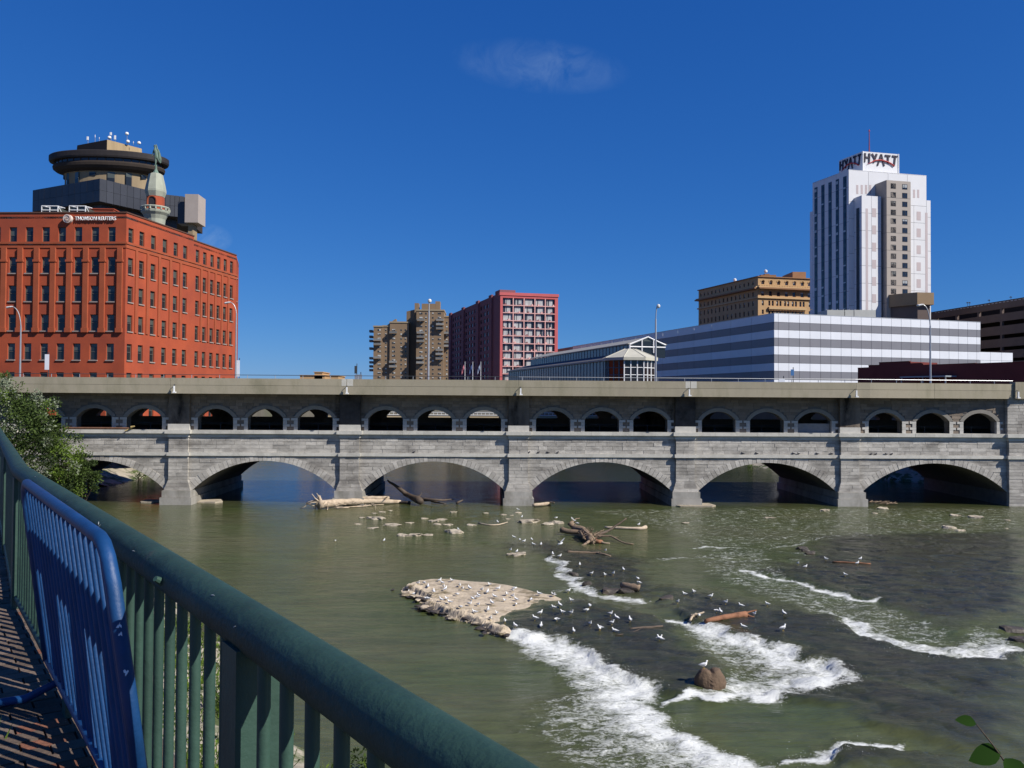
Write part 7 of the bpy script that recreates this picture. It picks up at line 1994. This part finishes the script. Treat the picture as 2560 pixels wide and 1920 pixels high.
# ------------------------------------------------------------------ driftwood
def wob_path(pts, n=10, amp=0.06):
    out = []
    P_ = [Vector(p) for p in pts]; L = len(P_) - 1
    for k in range(n + 1):
        t = k / n * L; i = min(int(t), L - 1); f = t - i
        p0, p1, p2, p3 = P_[max(i - 1, 0)], P_[i], P_[i + 1], P_[min(i + 2, L)]
        q = 0.5 * ((2 * p1) + (p2 - p0) * f + (2 * p0 - 5 * p1 + 4 * p2 - p3) * f * f + (3 * p1 - p0 - 3 * p2 + p3) * f ** 3)
        out.append(q + Vector((rnd.uniform(-amp, amp), rnd.uniform(-amp, amp), rnd.uniform(-amp, amp) * 0.6)))
    return out
def log(name, label, pts, r0, r1, mat, branches=(), n=10, amp=0.05, cat='log', group=None):
    t = thing(name, label, cat, tuple(pts[0]), group)
    path = wob_path(pts, n, amp); rad = [(r0 + (r1 - r0) * k / n) * rnd.uniform(0.85, 1.12) for k in range(n + 1)]
    mb = MB(); mb.tube(path, rad, 9); part('stem', mb, mat, t, True)
    for b in branches:
        mb = MB(); bp_ = wob_path(b[:-2], 6, amp * 0.7); mb.tube(bp_, [b[-2] + (b[-1] - b[-2]) * k / 6 for k in range(7)], 6); part('branch', mb, mat, t, True)
    return t
CP = dict(ox=740, oy=1180, k=7.3733)
def cz_(x, y, z=0.15, cr=CP):
    p = C(x, y, cr, z); return (p.x, p.y, z)
# log jam at the second pier
roots = []
for k in range(16):
    a = rnd.uniform(0.6, 5.6); c0 = Vector(cz_(470, 560, 0.7)); d = Vector((-abs(math.cos(a)) * 1.0 - 0.1, math.sin(a) * 0.5, math.sin(a * 1.7) * 1.0)); L = rnd.uniform(0.6, 1.5)
    roots.append([c0, c0 + d * L * 0.5 + Vector((0, 0, rnd.uniform(-.2, .3))), c0 + d * L + Vector((rnd.uniform(-.3, .1), 0, rnd.uniform(-.5, .2))), 0.14, 0.03])
for k in range(26):
    x_ = rnd.uniform(430, 1500); a_ = Vector(cz_(x_, 590 + rnd.uniform(-30, 30), 0.45)); roots.append([a_, a_ + Vector((rnd.uniform(-.4, .4), -0.3, rnd.uniform(-.2, .4))), a_ + Vector((rnd.uniform(-.9, .9), rnd.uniform(-.7, -.3), rnd.uniform(-.5, .3))), 0.035, 0.012])
roots.append([cz_(430, 640, 0.2), cz_(250, 600, 0.5), cz_(200, 560, 0.7), cz_(170, 650, 0.2), cz_(70, 665, 0.1), 0.11, 0.03])
log('fallen_tree', 'big bleached tree trunk with a root ball lying against the second pier', [cz_(420, 600, 0.5), cz_(800, 560, 0.5), cz_(1300, 540, 0.42), cz_(1920, 548, 0.16)], 0.52, 0.22, drift, roots, 14, 0.05)
log('drift_log', 'shorter bleached log lying on top against the second pier', [cz_(1120, 485, 0.75), cz_(1400, 478, 0.75), cz_(1710, 478, 0.62)], 0.20, 0.2, drift, [[cz_(1660, 475, 0.7), cz_(1690, 450, 0.95), 0.08, 0.05]], 8, 0.03)
for k, (a, b, lab) in enumerate((((700, 655), (1310, 632), 'pale split pole floating in front of the big trunk'), ((880, 650), (1620, 595), 'thin pale pole in front of the big trunk, upper one'), ((740, 668), (980, 655), 'short pale stick at the left front of the big trunk'), ((600, 560), (580, 700), 'thin twig hanging off the root end of the big trunk'))):
    log('drift_pole', lab, [cz_(*a, 0.06), cz_((a[0] + b[0]) / 2, (a[1] + b[1]) / 2, 0.09), cz_(*b, 0.06)], 0.06, 0.04, drift, (), 6, 0.03, 'stick')
# dark snag under the third arch
log('dark_snag', 'black waterlogged tree snag under the third arch', [cz_(2300, 540, 0.5), cz_(2050, 420, 0.9), cz_(1900, 300, 1.6), cz_(1680, 150, 2.4)], 0.42, 0.09, wetwood,
    [[cz_(2300, 500, 0.4), cz_(2600, 520, 0.5), cz_(2900, 505, 0.3), 0.25, 0.05], [cz_(2250, 500, 0.5), cz_(2320, 380, 1.2), 0.12, 0.03], [cz_(2100, 560, 0.2), cz_(1900, 560, 0.1), cz_(1750, 540, 0.2), 0.2, 0.05], [cz_(2500, 540, 0.2), cz_(2760, 590, 0.1), 0.15, 0.05]], 10, 0.06, 'tree snag')
log('dark_stump', 'small black stump right of the snag under the third arch', [cz_(2960, 580, 0.1), cz_(3020, 540, 0.35), cz_(3080, 515, 0.4)], 0.16, 0.06, wetwood, (), 5, 0.02, 'stump')
# piece beside pier three
log('pier_log', 'short pale broken log at the right foot of the third pier', [cz_(0, 0, 0.2, dict(ox=1333, oy=1263, k=1)), cz_(0, 0, 0.22, dict(ox=1352, oy=1261, k=1)), cz_(0, 0, 0.18, dict(ox=1371, oy=1259, k=1))], 0.18, 0.2, drift, (), 6, 0.02)
log('bent_branch', 'pale curled branch stub in the shade right of the third pier', [cz_(0, 0, 0.1, dict(ox=1374, oy=1256, k=1)), cz_(0, 0, 0.5, dict(ox=1383, oy=1256, k=1)), cz_(0, 0, 0.25, dict(ox=1384, oy=1258, k=1))], 0.1, 0.08, drift, (), 5, 0.01, 'branch')
# tangle of roots and poles in mid river
CT = dict(ox=1380, oy=1260, k=8.508)
def ct(x, y, z=0.15): return cz_(x, y, z, CT)
tw_ = []
for k in range(24):
    a_ = Vector(ct(rnd.uniform(640, 960), rnd.uniform(600, 800), 0.35)); tw_.append([a_, a_ + Vector((rnd.uniform(-.4, .5), rnd.uniform(-.3, .3), rnd.uniform(0, .45))), a_ + Vector((rnd.uniform(-.9, 1.0), rnd.uniform(-.5, .5), rnd.uniform(-.1, .8))), 0.04, 0.012])
log('root_tangle', 'brown tree with tangled roots stranded in mid river', [ct(400, 400, 0.95), ct(480, 500, 0.55), ct(640, 560, 0.45), ct(760, 660, 0.4), ct(840, 790, 0.25)], 0.28, 0.34, brownwood,
    [[ct(600, 590, 0.35), ct(400, 590, 0.32), ct(190, 545, 0.42), 0.2, 0.26], [ct(600, 590, 0.5), ct(680, 720, 0.4), ct(745, 800, 0.1), 0.12, 0.06], [ct(860, 700, 0.5), ct(700, 570, 0.9), ct(630, 520, 1.0), 0.1, 0.04], [ct(800, 640, 0.5), ct(860, 560, 0.9), ct(870, 530, 1.0), 0.07, 0.02],
     [ct(840, 700, 0.4), ct(1000, 600, 0.5), ct(1100, 545, 0.6), 0.07, 0.03], [ct(820, 760, 0.3), ct(700, 860, 0.1), ct(620, 880, 0.05), 0.14, 0.05], [ct(420, 400, 0.9), ct(500, 330, 1.1), ct(580, 300, 1.2), 0.07, 0.03], [ct(860, 760, 0.3), ct(880, 830, 0.2), ct(900, 880, 0.02), 0.05, 0.02]] + tw_, 12, 0.06, 'tree snag')
log('raised_pole', 'long dark pole slanting up out of the root tangle', [ct(960, 670, 0.35), ct(1260, 530, 0.75), ct(1580, 305, 1.6)], 0.15, 0.06, wetwood, (), 8, 0.02, 'pole')
log('trailing_branch', 'thin branch trailing right from the root tangle into the water', [ct(940, 680, 0.3), ct(1200, 680, 0.35), ct(1320, 715, 0.3), ct(1520, 820, 0.12), ct(1740, 855, 0.05)], 0.09, 0.05, brownwood, [[ct(1310, 712, 0.3), ct(1400, 705, 0.3), ct(1470, 690, 0.4), 0.05, 0.02]], 10, 0.03, 'branch')
log('orange_stump', 'orange brown splintered stump at the foot of the root tangle', [ct(880, 760, 0.2), ct(960, 790, 0.22), ct(1060, 800, 0.12)], 0.16, 0.15, redwood, (), 6, 0.03, 'stump')
log('pale_plank', 'pale pointed plank beside the orange stump', [ct(1050, 815, 0.1), ct(1130, 830, 0.08), ct(1230, 835, 0.05)], 0.13, 0.04, drift, (), 5, 0.01, 'plank')
log('floating_log', 'straight reddish log floating behind the root tangle', [ct(1120, 495, 0.1), ct(1500, 510, 0.12), ct(1900, 520, 0.12), ct(1990, 490, 0.1)], 0.10, 0.20, drift, (), 10, 0.02)
log('thin_log', 'long thin log with a forked end in front of the root tangle', [ct(320, 1025, 0.12), ct(700, 1040, 0.12), ct(1010, 1045, 0.16)], 0.13, 0.10, brownwood, [[ct(960, 1050, 0.15), ct(1120, 1070, 0.2), ct(1260, 1115, 0.1), 0.09, 0.05], [ct(980, 1045, 0.15), ct(1030, 1020, 0.3), 0.06, 0.03], [ct(900, 1050, 0.1), ct(860, 1070, 0.05), 0.05, 0.02]], 10, 0.03)
log('curved_stick', 'pale curved stick floating in the calm water below the third arch', [cz_(930, 243, 0.05, C5), cz_(1010, 256, 0.06, C5), cz_(1080, 250, 0.08, C5), cz_(1130, 236, 0.12, C5)], 0.08, 0.04, drift, (), 8, 0.02, 'stick')
log('short_log', 'short dark log resting on the mossy rock with gulls on it', [cz_(1920, 672, 0.42, C5), cz_(1980, 682, 0.45, C5), cz_(2045, 692, 0.42, C5)], 0.20, 0.22, brownwood, (), 6, 0.02)
log('orange_log', 'orange brown peeling log lying on the lower shelf', [cz_(300, 728, 0.35, C6), cz_(420, 702, 0.42, C6), cz_(538, 688, 0.40, C6)], 0.13, 0.19, redwood, [[cz_(530, 680, 0.45, C6), cz_(560, 672, 0.5, C6), cz_(605, 663, 0.55, C6), 0.07, 0.03], [cz_(540, 690, 0.35, C6), cz_(580, 705, 0.3, C6), cz_(610, 715, 0.26, C6), 0.09, 0.04]], 8, 0.03)
log('splayed_sticks', 'two pale sticks crossed at the left of the orange log', [cz_(205, 695, 0.32, C6), cz_(245, 688, 0.42, C6), cz_(290, 674, 0.5, C6)], 0.07, 0.04, drift, [[cz_(240, 685, 0.4, C6), cz_(215, 705, 0.3, C6), cz_(205, 722, 0.25, C6), 0.08, 0.06]], 6, 0.02, 'sticks')
log('right_stick', 'thin reddish stick on the upper right shelf with a gull beside it', [cz_(1060, 372, 0.22, C6), cz_(1180, 376, 0.25, C6), cz_(1290, 384, 0.22, C6)], 0.06, 0.05, redwood, (), 6, 0.02, 'stick')
log('island_stick', 'dark reddish branch on the wet shelf right of the gull island', [cz_(1975, 978, 0.25, C5), cz_(2080, 966, 0.26, C5), cz_(2200, 955, 0.24, C5)], 0.07, 0.06, wetwood, [[cz_(2080, 966, 0.26, C5), cz_(1990, 1000, 0.24, C5), cz_(1880, 1020, 0.22, C5), 0.06, 0.03]], 6, 0.03, 'branch')
for k in range(10):
    x, y = rnd.uniform(860, 1050), rnd.uniform(1160, 1195)
    a = C(x, y - 1150 + 40 if False else 20 + rnd.uniform(-8, 14), C6) if False else at_z(2170 + k * 6 + rnd.uniform(-3, 3), 1258 + rnd.uniform(-4, 5), 0.1)
    log('debris_stick', 'brown stick in the debris at the fifth pier', [(a.x, a.y, 0.12), (a.x + rnd.uniform(0.4, 1.2), a.y + rnd.uniform(-.4, .4), rnd.uniform(0.1, 0.4))], 0.07, 0.04, brownwood, (), 3, 0.02, 'stick', 'debris sticks at the fifth pier')

# ------------------------------------------------------------------ gulls
g_white = M('gull_white', (0.80, 0.80, 0.78), 0.8, 0.04, 8, coord='obj'); g_grey = M('gull_grey', (0.30, 0.31, 0.33), 0.8, 0.1, 8, coord='obj'); g_black = M('gull_black', (0.03, 0.03, 0.03), 0.8, 0); g_yellow = M('gull_leg', (0.45, 0.32, 0.08), 0.7, 0)
def gull_body():
    mb = MB(); path = [(-0.20, 0, 0.165), (-0.13, 0, 0.175), (-0.04, 0, 0.185), (0.05, 0, 0.20), (0.10, 0, 0.235), (0.125, 0, 0.285), (0.135, 0, 0.325), (0.15, 0, 0.352), (0.178, 0, 0.352), (0.195, 0, 0.347)]
    mb.tube(path, [0.012, 0.05, 0.082, 0.086, 0.066, 0.043, 0.036, 0.04, 0.028, 0.012], 10)
    return mb
def gull_wing(sg):
    mb = MB(); y = 0.066 * sg
    mb.tube([(0.085, y * 0.9, 0.235), (0.03, y * 1.12, 0.225), (-0.08, y * 1.0, 0.205), (-0.17, y * 0.55, 0.19), (-0.27, y * 0.2, 0.178)], [0.02, 0.05, 0.046, 0.03, 0.006], 7, True, 0.9)
    return mb
def gull_leg(sg):
    mb = MB(); mb.tube([(0.01, 0.03 * sg, 0.13), (0.015, 0.03 * sg, 0.06), (0.01, 0.03 * sg, 0.0)], 0.008, 5); mb.tube([(0.0, 0.03 * sg, 0.006), (0.05, 0.035 * sg, 0.004)], [0.012, 0.018], 5, True, 0.4); return mb
bk_ = MB(); bk_.tube([(0.19, 0, 0.347), (0.225, 0, 0.342), (0.24, 0, 0.333)], [0.011, 0.008, 0.002], 6)
G = dict(body=gull_body().mesh('gull', g_white, smooth=True), wl=gull_wing(1).mesh('wing', g_grey, smooth=True), wr=gull_wing(-1).mesh('wing', g_grey, smooth=True), ll=gull_leg(1).mesh('leg', g_yellow), lr=gull_leg(-1).mesh('leg', g_yellow), bk=bk_.mesh('beak', g_yellow, smooth=True))
# head lowered, for birds that feed or rest
def gull_low():
    mb = MB(); path = [(-0.20, 0, 0.165), (-0.13, 0, 0.175), (-0.04, 0, 0.185), (0.05, 0, 0.195), (0.11, 0, 0.205), (0.15, 0, 0.225), (0.175, 0, 0.24), (0.20, 0, 0.235), (0.222, 0, 0.225)]
    mb.tube(path, [0.012, 0.05, 0.082, 0.086, 0.066, 0.045, 0.04, 0.03, 0.01], 10); return mb
G['low'] = gull_low().mesh('gull', g_white, smooth=True)
bl = MB(); bl.tube([(0.215, 0, 0.228), (0.25, 0, 0.21), (0.262, 0, 0.20)], [0.011, 0.008, 0.002], 6); G['bl'] = bl.mesh('beak', g_yellow, smooth=True)
n_g = [0]
def gull(x, y, z, label, group, rz=None, s=1.0, low=None, brown=False):
    low = (rnd.random() < 0.22) if low is None else low
    o = bpy.data.objects.new('gull', G['low'] if low else G['body']); COL.objects.link(o)
    o.location = (x, y, z); o.rotation_euler = (0, 0, rnd.uniform(0, 6.28) if rz is None else rz); s = s * rnd.uniform(0.92, 1.08) * 0.76; o.scale = (s, s, s)
    tag(o, label, 'gull', group)
    for nm, me_ in (('wing', G['wl']), ('wing', G['wr']), ('leg', G['ll']), ('leg', G['lr']), ('beak', G['bl'] if low else G['bk'])): sub(nm, me_, o)
    n_g[0] += 1
    return o
def gulls(cr, pts, label, group, dy=0, lift=0.0):
    for x, y in pts:
        p = C(x, y + dy, cr, 0.15); z = surf_z(p.x, p.y); p = C(x, y + dy, cr, z)
        gull(p.x, p.y, surf_z(p.x, p.y) - 0.01 + lift, label, group)
gulls(CI, [(90, 235), (200, 195), (267, 175), (310, 215), (375, 280), (153, 300), (436, 150), (465, 178), (484, 225), (500, 253), (574, 150), (660, 203), (690, 245), (770, 235), (630, 312), (800, 358), (868, 312), (850, 335), (905, 250), (968, 280), (988, 192), (1045, 330), (1085, 245), (455, 360), (513, 355), (550, 392), (770, 408), (865, 415), (1015, 402), (670, 465), (825, 490), (975, 475), (1070, 510), (1000, 580), (1160, 595), (1155, 365), (1285, 360), (1283, 415), (1245, 310), (1247, 262), (1265, 240), (1450, 360), (1540, 295), (1700, 312), (1895, 378), (1180, 300), (300, 425)],
      'gull on the pale dry rock island', 'gulls on the pale rock island', 8)
gulls(CI, [(1700, 455), (1768, 425), (1797, 500), (1890, 520), (1550, 520), (1495, 575), (1275, 665), (1560, 655), (1735, 590), (2060, 480), (2097, 445), (2100, 625), (1920, 705), (2210, 700)], 'gull wading on the dark wet shelf beside the rock island', 'gulls on the wet shelf beside the island', 6)
gulls(C5, [(1840, 875), (1885, 905), (1978, 930), (1850, 942), (1770, 985), (1872, 992), (1550, 722), (2180, 1045), (1448, 745)], 'gull wading on the dark wet shelf right of the rock island', 'gulls right of the island', 4)
gulls(C5, [(1175, 345), (1215, 362), (1243, 375), (1298, 360), (1310, 395), (1362, 395), (1443, 462), (1490, 478), (1630, 535), (1710, 597), (1804, 610), (1860, 597), (1932, 570)], 'gull in the shallows between the island and root tangle', 'gulls in the middle shallows', 4)
gulls(C6, [(172, 572), (228, 556), (328, 590), (417, 622), (512, 644), (670, 638), (365, 668), (388, 680), (588, 695), (770, 700), (525, 770), (130, 620), (260, 705)], 'gull wading on the lower shelf around the orange log', 'gulls round the orange log', 4)
gulls(C6, [(852, 385), (897, 408), (1022, 362), (1210, 388), (1138, 455), (1228, 360)], 'gull wading on the upper right shelf', 'gulls on the upper right shelf', 4)
gulls(C5, [(277, 370), (-60, 372)], 'lone gull standing in calm water left of the rocks', 'gulls in the calm water', 2)
# single birds that can be told apart
def gone(cr, x, y, z, label, **k):
    p = C(x, y, cr, z); return gull(p.x, p.y, z, label, None, **k)
gone(C6, 763, 788, river_z(*C(763, 788, C6, 0.2)[:2]), 'largest gull, standing alone on the dark water right of the orange log', rz=0.4, low=False, s=1.15)
gone(C6, 25, 852, river_z(*C(25, 852, C6, 0.2)[:2]), 'gull standing alone on the dark shelf above the boulder', rz=2.6, low=False, s=1.1)
bgp = (bc.x - 0.28, bc.y + 0.30, 0.30 + 0.555); gull(bgp[0], bgp[1], bgp[2], 'gull perched on top of the brown boulder', None, rz=0.1, low=False, s=1.1)
for cr, x, y, z, lab in ((C5, 1150, 440, 0.36, 'left gull on the pale block where the rapids begin'), (C5, 1195, 450, 0.36, 'right gull on the pale block where the rapids begin'), (C5, 2030, 640, 0.62, 'upper gull on the short dark log'), (C5, 2040, 668, 0.62, 'lower gull on the short dark log'),
                         (C5, 1465, 215, 0.42, 'gull on the split pale stone near the root tangle'), (C5, 1230, 208, 0.38, 'gull on the wide pale stone below the fourth arch'), (C5, 1203, 158, 0.2, 'gull on a small stone at the foot of the third pier'), (C5, 790, 295, 0.4, 'gull on the rounded brownish rock'),
                         (CT, 430, 345, 1.15, 'topmost gull on the raised root of the tangle'), (CT, 470, 385, 0.98, 'middle gull on the raised root of the tangle'), (CT, 538, 440, 0.82, 'lowest gull on the raised root of the tangle'), (CT, 1845, 470, 0.3, 'gull on the straight floating log'), (CT, 1135, 1020, 0.3, 'gull on the forked end of the thin log'), (C5, 1062, 245, 0.14, 'gull on the pale curved stick')):
    gone(cr, x, y, z, lab)
# one bird taking off
p = C(1492, 392, C5, 0.7); fg = thing('flying_gull', 'gull with raised wings taking off below the root tangle', 'gull', (p.x, p.y, 0.75))
mb = MB(); mb.tube([(p.x - 0.2, p.y, 0.72), (p.x - 0.08, p.y, 0.75), (p.x + 0.08, p.y, 0.79), (p.x + 0.18, p.y, 0.84), (p.x + 0.24, p.y, 0.85)], [0.01, 0.07, 0.085, 0.045, 0.012], 8); part('body', mb, g_white, fg, True)
for sg in (-1, 1):
    mb = MB(); mb.add([(p.x + 0.10, p.y + 0.03 * sg, 0.82), (p.x - 0.06, p.y + 0.03 * sg, 0.80), (p.x + 0.12 + 0.18 * sg, p.y + 0.22 * sg, 1.02), (p.x - 0.02 + 0.18 * sg, p.y + 0.22 * sg, 1.0), (p.x + 0.02 + 0.42 * sg, p.y + 0.42 * sg, 1.20)], [(0, 1, 3, 2), (2, 3, 4)])
    part('wing', mb, g_grey, fg)
# pigeons on the lower ledge of the bridge
def pig_mesh():
    mb = MB(); mb.tube([(-0.16, 0, 0.09), (-0.06, 0, 0.10), (0.04, 0, 0.12), (0.08, 0, 0.17), (0.10, 0, 0.20), (0.13, 0, 0.20)], [0.015, 0.055, 0.065, 0.04, 0.03, 0.008], 8); mb.tube([(0, 0.02, 0.07), (0, 0.02, 0)], 0.01, 5); mb.tube([(0, -0.02, 0.07), (0, -0.02, 0)], 0.01, 5); return mb.mesh('pigeon', M('pigeon_slate', (0.05, 0.05, 0.06), 0.8, 0.2, 5, coord='obj'), smooth=True)
pgm = pig_mesh()
for px in (1035, 1296, 1322, 1346, 1370, 1394, 1857, 1892, 1984, 1996, 2043, 2079, 2125, 2178, 2190, 2215, 2229):
    x = at_y(px, 1130, YB - 0.08).x; o = bpy.data.objects.new('pigeon', pgm); COL.objects.link(o); o.location = (x, YB - 0.10, ZL1 + 0.004); o.rotation_euler = (0, 0, rnd.choice((0.2, 2.9)) + rnd.uniform(-.3, .3)); o.scale = (1.3, 1.3, 1.3)
    tag(o, 'small dark pigeon perched on the lower ledge of the bridge', 'pigeon', 'pigeons on the lower ledge')
# ------------------------------------------------------------------ spray thrown up along the falls
sp = MB()
lips = [(FOAM[0][1], 1500), (FOAM[1][1], 1100), (FOAM[2][1], 700), (FLINE[4][0], 300), (FLINE[0][0], 150), (FLINE[7][0], 150)]
for line, cnt_ in lips:
    seg = np.linalg.norm(np.diff(line, axis=0), axis=1); cum = np.concatenate([[0], np.cumsum(seg)])
    for _ in range(cnt_):
        d = rnd.uniform(0, cum[-1]); i = min(int(np.searchsorted(cum, d) - 1), len(seg) - 1); i = max(i, 0); f = (d - cum[i]) / seg[i]; q = line[i] * (1 - f) + line[i + 1] * f
        x = q[0] + rnd.gauss(-0.35, 0.4); y = q[1] + rnd.gauss(-0.25, 0.35); z = river_z(x, y) + abs(rnd.gauss(0, 0.09)); r_ = rnd.uniform(0.004, 0.013)
        c = Vector((x, y, z)); v = [c + Vector((r_, 0, -r_ * .5)), c + Vector((-r_ * .6, r_ * .8, -r_ * .5)), c + Vector((-r_ * .6, -r_ * .8, -r_ * .5)), c + Vector((0, 0, r_))]
        sp.add(v, [(0, 1, 2), (0, 3, 1), (1, 3, 2), (2, 3, 0)])
struct('spray', sp, M('spray_white', (0.8, 0.82, 0.82), 0.6, 0), False, 'stuff', 'white spray drops thrown up along the falls')

# ------------------------------------------------------------------ tell look-alikes apart by their place
def ordinal(n):
    ones = ['', 'first', 'second', 'third', 'fourth', 'fifth', 'sixth', 'seventh', 'eighth', 'ninth', 'tenth', 'eleventh', 'twelfth', 'thirteenth', 'fourteenth', 'fifteenth', 'sixteenth', 'seventeenth', 'eighteenth', 'nineteenth']
    if n < 20: return ones[n]
    t = n // 10; tens = ['', '', 'twent', 'thirt', 'fort', 'fift']
    return tens[t] + 'ieth' if n % 10 == 0 else tens[t] + 'y-' + ones[n % 10]
lab = {}
for o in COL.objects:
    if o.parent is None and o.get('group') and o.get('label'): lab.setdefault((o['group'], o['label']), []).append(o)
for (g_, l_), os_ in lab.items():
    if len(os_) < 2: continue
    os_.sort(key=lambda o: proj(o.location)[0])
    for i, o in enumerate(os_):
        k = ('leftmost' if i == 0 else 'rightmost' if i == len(os_) - 1 else ordinal(i + 1) + ' from the left')
        o['label'] = l_ + ', ' + k
